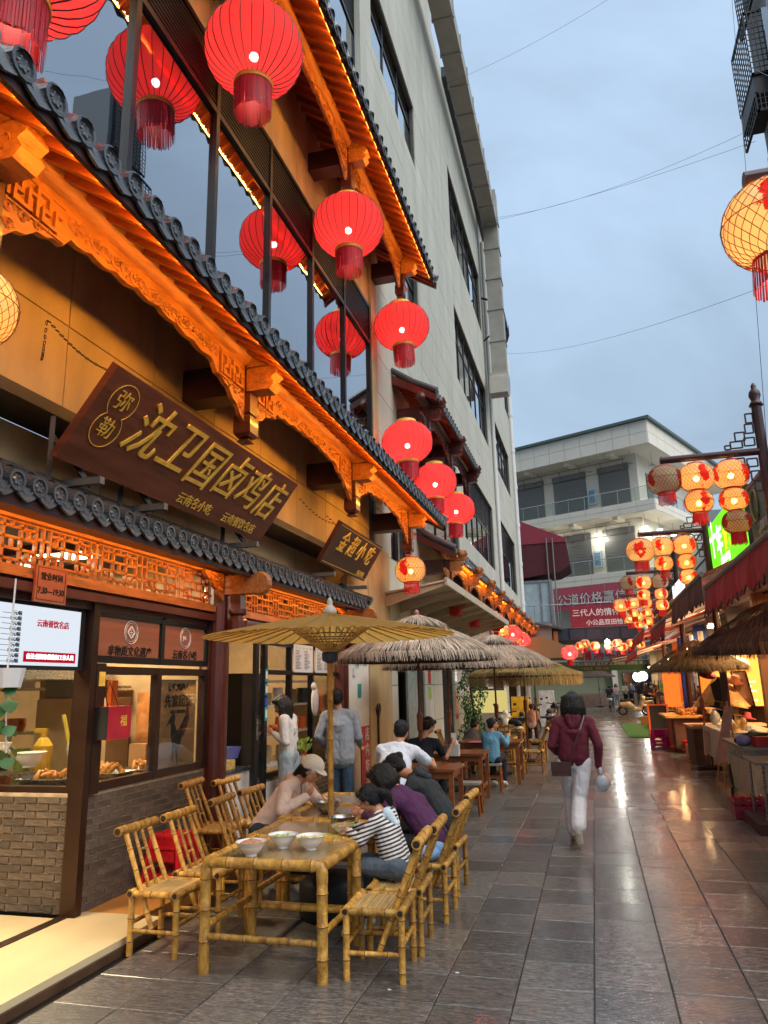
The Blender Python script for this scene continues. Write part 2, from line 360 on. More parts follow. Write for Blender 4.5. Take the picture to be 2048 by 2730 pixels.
M['tile_a'] = tile_material('obj'); M['tile_b'] = tile_material('isl')
gm = mat('dark_wet_grout', '#1c1a19', .4, var=.3, scale=3, bump=.2)
street = structure('ground', MB().b2(-300, 300, -40, 400, -.3, -.012), gm)
def paving():
    rnd = random.Random(3); P = .45; cells = []
    cols = [round(-.15+P*i, 3) for i in range(-7, 10)]
    for ci, x in enumerate(cols):
        x0 = max(x, GX0+.02); ph = rnd.choice((0, 0, .12, -.1)) if x < -.2 else 0.0
        for j in range(0, 142):
            y0 = .66+ph+P*j; y1 = y0+P
            if y1 < 3.6 or y0 > 63: continue
            cells.append((y0, x0, x+P, y1))
    hid = lambda c: c[0] < 8 and c[1] > .95+(c[0]-4)*.32
    cells.sort(); seen = [c for c in cells if not hid(c)]; near = seen[:300]; far = seen[300:]+[c for c in cells if hid(c)]
    meshes = {}
    for (y0, x0, x1, y1) in near:
        w = round(x1-x0-.007, 3); l = round(y1-y0-.007, 3); k = (w, l)
        if k not in meshes:
            mb = MB(); c = .004
            lo = [(-w/2, -l/2), (w/2, -l/2), (w/2, l/2), (-w/2, l/2)]; hi = [(-w/2+c, -l/2+c), (w/2-c, -l/2+c), (w/2-c, l/2-c), (-w/2+c, l/2-c)]
            mb.v = [(p[0], p[1], -.03) for p in lo]+[(p[0], p[1], -c) for p in lo]+[(p[0], p[1], 0) for p in hi]
            mb.f = [(3, 2, 1, 0)]+[(a+i, a+(i+1) % 4, a+4+(i+1) % 4, a+4+i) for a in (0, 4) for i in range(4)]+[(8, 9, 10, 11)]
            meshes[k] = mb.mesh('paving_tile', M['tile_a'])
        o = link('paving_tile', meshes[k], street)
        o.location = ((x0+x1)/2, (y0+y1)/2, rnd.uniform(-.0018, .0012)); o.rotation_euler = (rnd.uniform(-.0025, .0025), rnd.uniform(-.0025, .0025), 0)
    mb = MB()
    for (y0, x0, x1, y1) in far:
        z = rnd.uniform(-.0018, .0012); t = [rnd.uniform(-.001, .001) for _ in range(4)]; g = .004
        n = len(mb.v); mb.v += [(x0+g, y0+g, z+t[0]), (x1-g, y0+g, z+t[1]), (x1-g, y1-g, z+t[2]), (x0+g, y1-g, z+t[3])]
        mb.v += [(x0+g, y0+g, -.02), (x1-g, y0+g, -.02), (x1-g, y1-g, -.02), (x0+g, y1-g, -.02)]
        mb.f += [(n, n+1, n+2, n+3), (n, n+4, n+5, n+1), (n+1, n+5, n+6, n+2), (n+2, n+6, n+7, n+3), (n+3, n+7, n+4, n)]
    mb.build('paving_tiles', M['tile_b'], street, kind='stuff')
paving()
# small litter on the paving
for i, (x, y, s_) in enumerate(((-1.0, 5.2, .014), (-1.36, 4.85, .012))):
    mb = MB(); pts = []
    for k in range(7):
        a = k*2*pi/7; r = s_*random.uniform(.5, 1); pts.append((x+r*cos(a)*1.6, y+r*sin(a)))
    mb.prism(pts, lambda u, v: (u, v, .0008), lambda u, v: (u, v, .003))
    tag(mb.build('litter_scrap', M['melamine']), ['pale scrap of litter on the paving near the front bamboo chair', 'small white scrap just right of the front bamboo chair leg', 'tiny white scrap on the wet tiles in mid lane', 'pale scrap in front of the nearest bamboo table'][i], 'litter', 'scraps on the paving')
# ============================================================ entrance step
st = thing('entrance_step', 'cream marble doorstep running along the lit noodle shop front', 'step')
MB().b2(-4.12, -3.39, 1.0, 5.6, -.01, .096).build('tread', M['marble'], st)
MB().b2(-4.12, -3.56, 5.6, 7.6, -.01, .094).build('side_tread', mat('ochre_marble', '#a9763c', .35, var=.2, scale=3), st)
MB().b2(-3.41, -3.37, 1.0, 5.58, -.008, .05).build('riser', mat('brown_step_edge', '#4a3424', .5), st)
MB().b2(-9, -4.2, 0.0, 5.4, -.01, .094).build('inner_floor', M['marble'], st)
MB().b2(-4.20, -4.12, 1.0, 5.44, -.005, .104).build('door_track', M['bronze'], st)
# ============================================================ brickwork helper
def brick_wall(parent, u0, u1, z0, z1, place, n0, bl=.215, bh=.045, gap=.014, limit=300, proud=.012):
    """place(u, z) -> 3D centre, n0 = outward normal; bricks stand proud of the mortar"""
    n = Vector(n0); t = Vector((0, 0, 1)).cross(n); R = Matrix((t, n, Vector((0, 0, 1)))).transposed(); rnd = random.Random(int(u0*100)); meshes = {}; row = 0; z = z0; items = []
    while z+bh <= z1+.001:
        u = u0-(bl/2 if row % 2 else 0)
        while u < u1:
            a = max(u, u0); b = min(u+bl, u1)
            if b-a > .03: items.append((a, b, z))
            u += bl+gap
        z += bh+gap; row += 1
    for (a, b, z) in items[:limit]:
        k = round(b-a, 2)
        if k not in meshes:
            vs = []
            for _ in range(2):
                mb = MB(); mb.box((0, 0, 0), (b-a, proud*2, bh)); mb.v = [(x+rnd.uniform(-.002, .002), y+rnd.uniform(-.0015, .0015), zz+rnd.uniform(-.0018, .0018)) for x, y, zz in mb.v]
                vs.append(mb.mesh('brick', M['brick']))
            meshes[k] = vs
        o = link('brick', rnd.choice(meshes[k]), parent); p = place((a+b)/2, z+bh/2)
        o.matrix_local = Matrix.Translation(p) @ Matrix.Rotation(rnd.uniform(-.006, .006), 4, n) @ R.to_4x4()
    rest = items[limit:]
    if rest:
        mb = MB()
        for (a, b, z) in rest: mb.box(place((a+b)/2, z+bh/2), (b-a, proud*2, bh), mtx=R)
        mb.build('bricks', M['brick'], parent, kind='stuff')
# ============================================================ noodle shop ground floor
shop = thing('noodle_shop', 'shop front with red posts, orange lattice and brick dado under the big carved sign', 'shop front')
X = -4.1
dado = thing('brick_dado', 'low grey brick wall under the cooking window facing the lane', 'wall')
MB().b2(-4.28, -4.11, 5.50, 7.44, .09, 1.0).build('mortar', M['mortar'], dado)
brick_wall(dado, 5.50, 7.44, .10, .985, lambda u, z: Vector((-4.108, u, z)), (1, 0, 0))
inner = thing('brick_counter', 'lamp-lit grey brick counter inside the open shop doorway', 'counter')
MB().b2(-6.6, -4.28, 5.50, 5.66, .09, 1.0).build('mortar', M['mortar'], inner)
brick_wall(inner, -6.6, -4.24, .10, .985, lambda u, z: Vector((u, 5.497, z)), (0, -1, 0))
dado2 = thing('brick_dado', 'grey brick wall below the far serving windows, behind the standing pair', 'wall')
MB().b2(-4.28, -4.11, 8.97, 12.2, 0, .70).build('mortar', M['mortar'], dado2)
brick_wall(dado2, 8.97, 12.2, .02, .69, lambda u, z: Vector((-4.108, u, z)), (1, 0, 0), limit=280)
def frame(name, x, ys, z0, z1, w=.05, d=.08, m='bronze', hz=()):
    """one window frame: outer bars, mullions, rails (all one part of the shop)"""
    mb = MB(); y0, y1 = ys[0], ys[-1]
    for y in ys: mb.b2(x-d/2, x+d/2, y-w/2, y+w/2, z0, z1)
    for z in (z0+w/2, z1-w/2)+tuple(hz):
        for a, b in zip(ys[:-1], ys[1:]): mb.b2(x-d/2+.004, x+d/2-.004, a+w/2, b-w/2, z-w/2, z+w/2)
    return mb.build(name, M[m], shop)
# glass window and transom over brick, bay 1
f1 = frame('window_frame', -4.13, [5.50, 6.52, 7.44], 1.0, 2.03, w=.07)
MB().b2(-4.125, -4.115, 5.53, 6.49, 1.05, 1.99).build('pane', M['glass'], f1)
MB().b2(-4.125, -4.115, 6.55, 7.41, 1.05, 1.99).build('pane', M['glass'], f1)
MB().b2(-4.2, -4.06, 5.42, 5.50, .09, 2.6).build('door_jamb', M['bronze'], shop)
MB().b2(-4.065, -4.055, 5.50, 5.62, .99, 2.05).build('cover_plate', M['bronze'], shop)
f2 = frame('transom_frame', -4.13, [5.50, 6.55, 7.44], 2.06, 2.52, w=.06, m='black_frame')
signbrown = mat('wood_print_panel', '#8d5238', .5, var=.2, scale=3, stretch=(1, .3, 5))
for (a, b, tx, lg) in ((5.56, 6.50, '非物质文化遗产', 0), (6.60, 7.39, '云南名小吃', 1)):
    pn = MB().b2(-4.128, -4.108, a, b, 2.1, 2.485).build('printed_panel', signbrown, shop); yc = (a+b)/2
    text(tx, .098, frame_m((-4.104, yc, 2.165), (0, 1, 0), (0, 0, 1)), M['black'], pn, bold=.0004, shear=.15)
    mb = MB()
    ring = [(-4.104, yc+.105*cos(t*pi/14), 2.345+.105*sin(t*pi/14)) for t in range(28)]
    ring2 = [(-4.104, yc+.085*cos(t*pi/14), 2.345+.085*sin(t*pi/14)) for t in range(28)]
    mb.tube(ring, .004, 4, closed=True); mb.tube(ring2, .0025, 4, closed=True)
    if lg == 0:
        for s_ in (1, -1):
            mb.bar((-4.104, yc-.055, 2.345+.0*s_), (-4.104, yc, 2.345+.055*s_), .006, .014); mb.bar((-4.104, yc, 2.345+.055*s_), (-4.104, yc+.055, 2.345), .006, .014)
        for dy_, dz_ in ((0, 0), (.018, 0), (-.018, 0), (0, .018), (0, -.018)): mb.b2(-4.107, -4.101, yc+dy_-.005, yc+dy_+.005, 2.345+dz_-.005, 2.345+dz_+.005)
    mb.build('emblem', M['melamine'], pn)
    if lg == 1: text('yn', .07, frame_m((-4.104, yc-.02, 2.35), (0, 1, 0), (0, 0, 1)), M['melamine'], pn, bold=.002)
# menu screen over the doorway
scr = thing('menu_screen', 'bright white menu screen over the open shop doorway', 'screen')
MB().b2(-4.2, -4.13, 2.4, 5.40, 1.99, 2.50).build('bezel', M['black'], scr)
MB().b2(-4.128, -4.124, 2.45, 5.33, 2.02, 2.47).build('display', emis('lit_screen', '#dfe8f2', .62), scr)
ink = emis('screen_ink', '#5a5c66', .3); red_ink = emis('screen_red', '#c01830', .55)
for k, t in enumerate(('7元/碗', '10元/碗', '7元/碗', '10元/碗', '7元/碗', '10元/碗', '7元/碗', '10元/碗', '9元/碗', '13元/碗')):
    text('--------'+t, .036, frame_m((-4.121, 4.48, 2.40-.039*k), (0, 1, 0), (0, 0, 1)), ink, scr, name='price_line', align='RIGHT', bold=0, res=1).location.y = .17
text('云南餐饮名店', .062, frame_m((-4.12, 5.0, 2.34), (0, 1, 0), (0, 0, 1)), red_ink, scr, bold=.0006)
MB().b2(-4.122, -4.1195, 4.70, 5.29, 2.045, 2.125).build('note_banner', red_ink, scr)
text('备注:需要杂酱告知工作人员', .044, frame_m((-4.117, 4.995, 2.085), (0, 1, 0), (0, 0, 1)), emis('w', '#ffffff', 1.2), scr, bold=.0003)
# lintel beams, posts
bm_ = MB().b2(-4.16, -4.02, 1.5, 12.0, 2.56, 2.63).build('lower_beam', M['red_wood'], shop)
MB().b2(-4.15, -4.03, 1.5, 12.0, 2.66, 2.735).build('lattice_sill_beam', M['orange_wood'], shop)
MB().b2(-4.20, -4.09, 1.5, 12.0, 2.50, 2.66).build('lintel', M['dark_wood'], shop)
MB().b2(-4.15, -4.0, 1.5, 12.0, 3.075, 3.12).build('top_beam', M['orange_wood'], shop)
for y in (7.62, 11.95, 3.3):
    MB().tube([(-4.06, y, 0.1 if y < 5 else .04), (-4.06, y, 3.1)], .125, 18).build('post', M['red_wood'], shop, smooth=False)
# lattice panels: every bar of one panel is a small mesh
def lattice(y0, y1, z0, z1, unit=.74):
    la = link('lattice', MB().b2(-4.095, -4.06, y0-.02, y0+.012, z0, z1).mesh('lattice', M['orange_wood']), shop)
    w = .020; mb = MB()
    def b(ya, yb, za, zb): mb.b2(-4.092, -4.062, ya, yb, za, zb)
    n = max(1, round((y1-y0)/unit)); U = (y1-y0)/n; Hh = z1-z0
    for i in range(n):
        o = y0+i*U
        q = lambda u: o+u*U
        zf = lambda v: z0+v*Hh
        for u in (.0, .12, .36, .64, .88): b(q(u)-w/2, q(u)+w/2, z0, z1)
        for u0_, u1_ in ((.24, .24), (.5, .5), (.76, .76)):
            for v0, v1 in ((.14, .36), (.62, .86)) if u0_ != .5 else ((0, .14), (.4, .6), (.86, 1)): b(q(u0_)-w/2+.001, q(u0_)+w/2+.001, zf(v0), zf(v1))
        for v in (.14, .38, .62, .86): b(q(.12), q(.88), zf(v)-w/2, zf(v)+w/2)
        for v in (.3, .7): b(q(0), q(.12), zf(v)-w/2, zf(v)+w/2); b(q(.88), q(1), zf(v)-w/2, zf(v)+w/2)
        for cu, s_ in ((.12, 1), (.88, -1)):  # curled corner pieces
            for cv, t_ in ((0, 1), (1, -1)):
                pts = []
                for k in range(7):
                    a = k*pi/12; rr = .20+.025*sin(k*pi/1.5)
                    pts.append((-4.077, q(cu)+s_*rr*U*.9*sin(a), zf(cv)+t_*rr*1.6*Hh*cos(a)))
                mb.tube(pts, w*.6, 4)
    mb.b2(-4.094, -4.06, y0, y1, z0, z0+.012); mb.b2(-4.094, -4.06, y0, y1, z1-.012, z1)
    mb.build('lattice_bars', M['orange_wood'], la)
for a, b in ((1.6, 3.16), (3.44, 5.4), (5.4, 7.45)): lattice(a, b, 2.735, 3.075)
for a, b in ((7.9, 9.9), (9.9, 11.75)): lattice(a, b, 2.735, 3.075)
# carved corner brackets and hanging lobes at the posts (lower eave)
def carve(y, z, L, h, s_, x=-4.0, m='orange_wood', name='carved_bracket', par=None, th=.05):
    poly = [(0, 0), (L, 0), (L, -.12*h)]; k = 6
    for i in range(1, k): u = 1-i/k; poly.append((L*u, -h*(.12+.88*(1-u)**1.3)-(.06*h if i % 2 else -.03*h)))
    poly += [(0, -h)]
    mb = MB().prism([(p[0], p[1]) for p in poly], lambda u, v: (x-th/2, y+s_*u, z+v), lambda u, v: (x+th/2, y+s_*u, z+v))
    o = mb.build(name, M[m], par)
    r = MB()
    for (u, v, rr) in ((.18, -.25, .17), (.42, -.25, .14), (.2, -.6, .13), (.66, -.2, .1), (.85, -.12, .07)):
        cx, cz = y+s_*u*L, z+v*h; pts = []
        for t in range(14): a = t*.62; q = rr*h*(1-t/15); pts.append((x+th/2+.006, cx+s_*q*cos(a), cz+q*sin(a)))
        r.tube(pts, .011*h/.3, 4)
    r.build('scroll_carving', M[m], o)
    return o
for y in (3.3, 7.62, 11.95):
    carve(y-.13, 3.08, .42, .30, -1, x=-3.96, par=shop); carve(y+.13, 3.08, .42, .30, 1, x=-3.96, par=shop)
    MB().b2(-4.06, -3.55, y-.07, y+.07, 2.86, 3.07).build('bracket_arm', M['orange_wood'], shop)
    MB().lathe([(0, 0), (.09, 0), (.12, .04), (.12, .14), (.07, .2), (.1, .22), (.1, .27), (0, .27)], 12, (-3.82, y, 2.42)).build('hanging_boss', M['red_wood'], shop, smooth=False)
    MB().b2(-3.88, -3.76, y-.06, y+.06, 2.69, 2.86).build('hanging_post', M['red_wood'], shop)
    MB().lathe([(0, -.06), (.12, -.06), (.14, -.02), (.14, .02), (.12, .06), (0, .06)], 14, (-3.55, y, 2.97), 'y').build('scroll_head', M['orange_wood'], shop)
# opening-hours board
hb = thing('hours_board', 'square wooden opening-hours board hung on the beam above the menu screen', 'sign')
MB().b2(-4.02, -4.0, 4.62, 4.97, 2.49, 2.77).build('board', mat('light_red_wood', '#9b5233', .5, var=.2, scale=4, stretch=(1, .4, 5)), hb)
text('营业时间', .062, frame_m((-3.998, 4.795, 2.685), (0, 1, 0), (0, 0, 1)), M['black'], hb, bold=.0003)
text('7:30—19:30', .07, frame_m((-3.998, 4.795, 2.575), (0, 1, 0), (0, 0, 1)), M['black'], hb, bold=.0004, xs=.85)
mb = MB()
for a in ((4.64, 4.95, 2.505, 2.508), (4.64, 4.95, 2.752, 2.755), (4.64, 4.643, 2.505, 2.755), (4.947, 4.95, 2.505, 2.755)): mb.b2(-4.0, -3.997, *a)
mb.build('border_line', M['black'], hb)
# bay 2: doorway, black sliding frames and serving windows
MB().b2(-4.15, -4.07, 7.84, 7.92, .04, 2.52).build('door_frame', M['black_frame'], shop)
MB().b2(-4.15, -4.07, 7.92, 12.2, 2.44, 2.52).build('door_head', M['black_frame'], shop)
sd = MB().b2(-4.10, -4.05, 8.62, 8.70, .04, 2.44).b2(-4.10, -4.05, 8.88, 8.96, .04, 2.44).b2(-4.098, -4.052, 8.70, 8.88, .04, .14).b2(-4.098, -4.052, 8.70, 8.88, 2.36, 2.44).build('sliding_door', M['black_frame'], shop)
MB().b2(-4.08, -4.07, 8.70, 8.88, .14, 2.36).build('pane', M['glass'], sd)
MB().b2(-4.046, -4.036, 8.64, 8.67, 1.2, 1.45).build('handle', M['steel'], sd)
f3 = frame('window_frame', -4.12, [9.0, 9.84, 10.68, 11.55, 12.15], .70, 2.43, w=.06, m='black_frame', hz=(2.02,))
for a, b in ((9.03, 9.81), (9.87, 10.65), (10.71, 11.52), (11.58, 12.12)):
    MB().b2(-4.12, -4.112, a, b, 2.05, 2.39).build('pane', M['glass'], f3)
for a, b in ((10.71, 11.52), (11.58, 12.12)): MB().b2(-4.12, -4.112, a, b, .74, 1.99).build('pane', M['glass'], f3)
for (a, b) in ((9.88, 10.62), (10.75, 11.45)):
    p = MB().b2(-4.07, -4.06, a, b, 2.03, 2.42).build('menu_sheet', M['melamine'], shop)
    mb = MB(); rnd = random.Random(4)
    for i in range(13):
        for j in range(2):
            y = a+.05+j*(b-a-.05)/2; mb.b2(-4.0595, -4.058, y, y+rnd.uniform(.12, .24), 2.33-i*.021, 2.338-i*.021)
    mb.build('print_lines', M['red_wood'], p)
    mb = MB()
    for i in range(5): mb.ell((-4.058, a+.08+i*.14, 2.375), (.002, .03, .016), 8, 4)
    mb.build('print_pictures', M['greens'], p)
tl = mat('teal_sticker', '#1f8c84', .5)
for z, h_ in ((1.98, .16), (1.80, .14), (1.5, .17)):
    s_ = MB().b2(-4.045, -4.042, 8.88, 8.96, z-h_/2, z+h_/2).build('sticker', tl, sd); MB().b2(-4.0415, -4.040, 8.895, 8.945, z-h_*.28, z+h_*.3).build('sticker_face', M['melamine'], s_)
MB().b2(-4.045, -4.042, 8.88, 8.96, 1.60, 1.70).build('sticker', mat('blue_sticker', '#3450a0', .5), sd)
ps = tag(MB().b2(-4.09, -4.083, 9.03, 9.5, .42, .66).build('notice_sheet', M['melamine']), 'white printed notice stuck low on the brick below the serving window', 'notice')
# ---------------------------------------------------------- interiors
room = thing('shop_interior', 'warm lamp-lit kitchen room behind the shop windows', 'room')
MB().b2(-8.2, -8.1, 0, 12.3, 0, 3.5).build('back_wall', M['warm_wall'], room)
MB().b2(-8.1, -4.25, 12.2, 12.3, 0, 3.5).build('end_wall', M['warm_wall'], room)
MB().b2(-8.1, -4.3, 0.9, 1.0, 0, 3.5).build('near_wall', M['warm_wall'], room)
MB().b2(-8.1, -4.3, 1.0, 12.2, 3.3, 3.36).build('ceiling', M['dark_int'], room)
MB().b2(-8.1, -4.3, 5.66, 12.2, -.01, .06).build('kitchen_floor', M['grey_metal'], room)
mb = MB()
for y in (3.5, 4.6, 6.2, 7.4): mb.b2(-8.1, -4.3, y-.03, y+.03, 3.2, 3.3)
mb.build('ceiling_beam', M['dark_wood'], room)
MB().b2(-6.5, -4.35, 7.74, 7.80, 0, 3.3).build('partition', M['warm_wall'], room)
fr_ = MB().b2(-6.6, -4.24, 5.52, 5.60, 1.0, 1.05).b2(-6.6, -4.24, 5.52, 5.60, 2.5, 2.56).b2(-4.30, -4.24, 5.52, 5.60, 1.05, 2.5).build('counter_window_frame', M['bronze'], room)
MB().b2(-6.6, -4.30, 5.555, 5.563, 1.05, 2.5).build('pane', M['glass'], fr_)
for (x, y, e) in ((-5.3, 3.6, 60), (-5.4, 6.5, 75), (-5.6, 10.2, 55)):
    lf = tag(MB().b2(x-.3, x+.3, y-.3, y+.3, 3.24, 3.27).build('ceiling_panel_light', emis('warm_white_panel', (1, .8, .5), 9)), {3.6: 'square warm ceiling light inside the open doorway', 6.5: 'square warm ceiling light over the cooking counter', 10.2: 'square warm ceiling light above the far serving windows'}[y], 'ceiling light')
    lamp('panel_light', 'AREA', (x, y, 3.2), e*1.15, (1, .78, .50), .6, parent=None)
# door spotlight on the threshold
lamp('door_downlight', 'AREA', (-4.75, 3.9, 3.1), 30, (1, .74, .36), .25, look=(.12, .05, -1), spread=radians(110))
# cooking counter goods behind the window
ct = thing('cooking_counter', 'stainless cooking counter behind the glass', 'counter')
MB().b2(-6.4, -4.35, 5.75, 7.6, .9, .96).build('worktop', M['steel'], ct)
MB().b2(-6.35, -4.4, 5.8, 7.55, .06, .9).build('cabinet', M['grey_metal'], ct)
MB().b2(-4.9, -4.36, 6.0, 6.9, .961, 1.02).build('chopping_board', M['box_card'], ct)
def tray(x, y, z, label):
    t = thing('food_tray', label, 'tray', (x, y, z), group='trays of fried chicken behind glass')
    MB().lathe([(0, 0), (.16, 0), (.22, .05), (.21, .052), (.155, .008), (0, .008)], 4, a0=pi/4, a1=2*pi+pi/4, sx=1.5).build('tray', M['steel'], t)
    rnd = random.Random(int(x*37+y*91)); mb = MB()
    for i in range(12):
        a = rnd.uniform(0, 6.28); r = rnd.uniform(0, .11); mb.cone((r*cos(a)*1.4, r*sin(a), .04+rnd.random()*.05), (r*cos(a)*1.4+rnd.uniform(-.09, .09), r*sin(a)+rnd.uniform(-.06, .06), .07+rnd.random()*.06), .035, .018, 7)
    mb.build('fried_chicken', M['food'], t, smooth=True)
tray(-4.75, 5.85, 1.03, 'steel tray of golden fried chicken seen through the inner counter glass')
tray(-4.5, 6.35, 1.03, 'steel tray of fried chicken pieces behind the street window')
tray(-4.5, 6.95, 1.0, 'far steel tray of fried chicken by the rooster poster')
def bowl_me():
    return [(0, 0), (.04, 0), (.042, .012), (.055, .02), (.078, .045), (.08, .048), (.09, .066), (.092, .07), (.102, .088), (.108, .092), (.104, .092), (.09, .072), (.06, .035), (.03, .022), (0, .02)]
bowl_me_obj = auto(MB().lathe(bowl_me(), 28).mesh('bowl', M['melamine']))
for i, (x, y, z) in enumerate(((-5.3, 5.82, 1.2), (-5.05, 5.95, 1.16), (-5.6, 5.85, 1.3), (-5.35, 5.84, 1.25), (-5.8, 5.9, 1.12))):
    o = link('ceramic_bowl', bowl_me_obj); o.location = (x, y, z); tag(o, ['cream bowl on the rack behind the inner counter glass, second from the left', 'cream bowl on the rack nearest the door jamb', 'leftmost cream bowl on the rack behind glass', 'cream bowl nested on another behind the inner glass', 'cream bowl low at the far left behind the glass'][i], 'bowl', 'cream bowls behind the counter glass'); o.scale = (1.4, 1.4, 1.4)
rk = tag(MB().b2(-6.2, -4.95, 5.76, 6.0, 1.10, 1.12).b2(-6.2, -6.16, 5.76, 6.0, .96, 1.1).b2(-5.0, -4.95, 5.76, 6.0, .96, 1.1).build('bowl_rack', M['steel']), 'steel shelf holding cream bowls behind the inner glass', 'shelf')
pot = thing('clay_pot', 'orange-brown pot at the left of the inner counter', 'pot', (-5.45, 5.9, .96))
MB().lathe([(0, 0), (.16, 0), (.2, .05), (.2, .1), (.22, .1), (.22, .12), (.18, .12), (.18, .06), (0, .06)], 20).build('vessel', mat('terracotta', '#a8522a', .5), pot)
bt = thing('pump_bottle', 'yellow pump bottle standing behind the inner counter glass', 'bottle', (-5.2, 6.3, 1.1))
MB().lathe([(0, 0), (.09, 0), (.09, .22), (.05, .28), (.03, .3), (.03, .34), (0, .34)], 14).build('bottle_body', mat('yellow_plastic', '#c9a032', .35), bt); MB().b2(-.1, .03, -.02, .02, .34, .38).build('pump', mat('yellow_plastic2', '#c9a032', .35), bt)
bg = tag(MB().ell((-4.85, 6.45, 1.28), (.17, .14, .16), 14, 9).ell((-4.8, 6.42, 1.42), (.1, .1, .07), 10, 6).build('plastic_sack', mat('frosted_plastic', '#a9aaa2', .4, bump=.5), smooth=True), 'frosted plastic sack piled on the cooking counter', 'bag')
cv = tag(MB().b2(-5.9, -5.0, 7.0, 7.4, 1.0, 1.75).build('storage_box', M['warm_wall']), 'pale storage box at the back of the cooking counter', 'box')
for (x, y, z, sx, sy, sz, m_, l_) in ((-4.7, 7.2, .97, .2, .15, .3, 'box_card', 'small cardboard carton at the far end of the cooking counter'), (-5.6, 7.2, 1.76, .5, .3, .35, 'grey_metal', 'grey metal cabinet stacked on the pale storage box')):
    tag(MB().b2(x-sx/2, x+sx/2, y-sy/2, y+sy/2, z, z+sz).build('carton', M[m_]), l_, 'box')
tag(MB().tube([(-5.0, 6.5, 1.12), (-5.15, 6.5, 1.6)], .02, 8).build('ladle_handle', mat('yellow_handle', '#c4b040', .4)), 'yellow ladle handle leaning behind the inner glass', 'ladle')
mb = MB()
for k in range(4): mb.lathe([(0, 0), (.16, .02), (.17, .05), (.155, .05), (0, .03)], 14, (-4.6, 6.3+.0*k, 1.55+.05*k))
tag(MB().b2(-4.55, -4.5, 6.34, 6.44, 1.36, 1.92).build('hanging_strip_banner', M['plastic_orange']), 'narrow orange hanging banner with white print inside the cooking window', 'banner')
# rooster poster in the second pane
po = thing('rooster_poster', 'tan framed poster of a dark rooster in the second shop window', 'poster')
MB().b2(-4.16, -4.145, 6.62, 7.32, 1.06, 1.92).build('paper', mat('tan_paper', '#7d5b38', .7, var=.2, scale=2), po)
text('让吃鸡的人', .085, frame_m((-4.142, 6.97, 1.84), (0, 1, 0), (0, 0, 1)), M['black'], po, bold=.001)
text('先富起来', .13, frame_m((-4.142, 6.97, 1.70), (0, 1, 0), (0, 0, 1)), M['black'], po, bold=.002)
text('EAT CHICKEN', .045, frame_m((-4.142, 6.97, 1.60), (0, 1, 0), (0, 0, 1)), M['black'], po, bold=.001)
bird = [(.0, .0), (.05, .05), (.09, .16), (.16, .25), (.2, .3), (.19, .42), (.16, .44), (.14, .34), (.08, .27), (.03, .22), (-.03, .2), (-.07, .27), (-.06, .34), (-.1, .37), (-.14, .34), (-.23, .24), (-.17, .27), (-.13, .26), (-.13, .15), (-.09, .06), (-.1, -.08), (-.08, -.1), (-.06, 0), (-.02, -.02), (0, -.14), (.02, -.14)]
MB().prism(bird, lambda u, v: (-4.1445, 6.98+u, 1.22+v), lambda u, v: (-4.141, 6.98+u, 1.22+v)).build('rooster_print', mat('print_black', '#120d0c', .7), po)
MB().prism([(.1, .12), (.17, .22), (.21, .3), (.2, .41), (.17, .43), (.14, .3), (.09, .2)], lambda u, v: (-4.1405, 6.98+u, 1.22+v), lambda u, v: (-4.1395, 6.98+u, 1.22+v)).build('tail_print', mat('print_red', '#4a1512', .7), po)
# hanging red gift bag at the jamb
gb = thing('gift_bag', 'red and black printed paper bag hanging from a gold hook on the jamb', 'bag', (-3.98, 5.6, 1.42))
MB().b2(-.07, .05, -.09, .24, 0, .27).build('bag_body', mat('crimson_card', '#a3162c', .5), gb)
MB().b2(-.072, .052, -.094, -.089, .002, .268).build('side_panel', M['black'], gb)
MB().tube([(-.01, -.02, .27), (-.01, -.05, .36), (-.01, -.01, .47), (-.01, .06, .38), (-.01, .13, .27)], .005, 5).build('handle_cord', M['red_wood'], gb)
text('福', .1, frame_m((.052, .13, .14), (0, 1, 0), (0, 0, 1)), M['gold'], gb)
tag(MB().b2(-4.06, -4.05, 5.53, 5.61, 1.86, 1.98).build('hook_plate', M['gold']), 'small gold hook plate on the door jamb', 'hook')
hd_ = thing('extractor_hood', 'steel extractor hood and pipe above the cooking counter', 'hood'); MB().prism([(-6.6, 1.95), (-5.3, 1.95), (-5.5, 2.3), (-6.6, 2.3)], lambda u, v: (u, 6.0, v), lambda u, v: (u, 7.5, v)).build('hood', M['steel'], hd_); MB().tube([(-6.0, 6.7, 2.3), (-6.0, 6.7, 3.3)], .14, 12).build('pipe', M['steel'], hd_)
wr = thing('wall_rack', 'wall rack with pans and ladles at the back of the kitchen', 'rack')
for z in (1.35, 1.85): MB().b2(-7.9, -5.2, 7.5, 7.7, z, z+.03).build('shelf_board', M['steel'], wr)
rnd = random.Random(31)
for i in range(15):
    z = (1.38, 1.88, .97)[i % 3]; r = rnd.uniform(.06, .14); h = rnd.uniform(.08, .26); mb = MB().lathe([(0, 0), (r*.85, 0), (r, h*.5), (r*.95, h), (r*.85, h), (0, h*.8)], 12); o = mb.build('kitchen_pot', [M['steel'], M['melamine'], M['dark_metal'], M['plastic_orange'], M['food'], M['greens']][i % 6], smooth=False)
    o.location = (-5.25-.17*(i % 3)-i*.16, 7.58, z) if i % 3 < 2 else (-5.0-.11*i, 7.2, .965); tag(o, '%s pot or tin %s from the right on the kitchen %s' % (('steel', 'white', 'dark', 'orange', 'brown', 'green')[i % 6], ('first', 'second', 'third', 'fourth', 'fifth')[i//3], ('lower rack', 'upper rack', 'worktop')[i % 3]), 'pot', 'pots and tins in the cooking area')
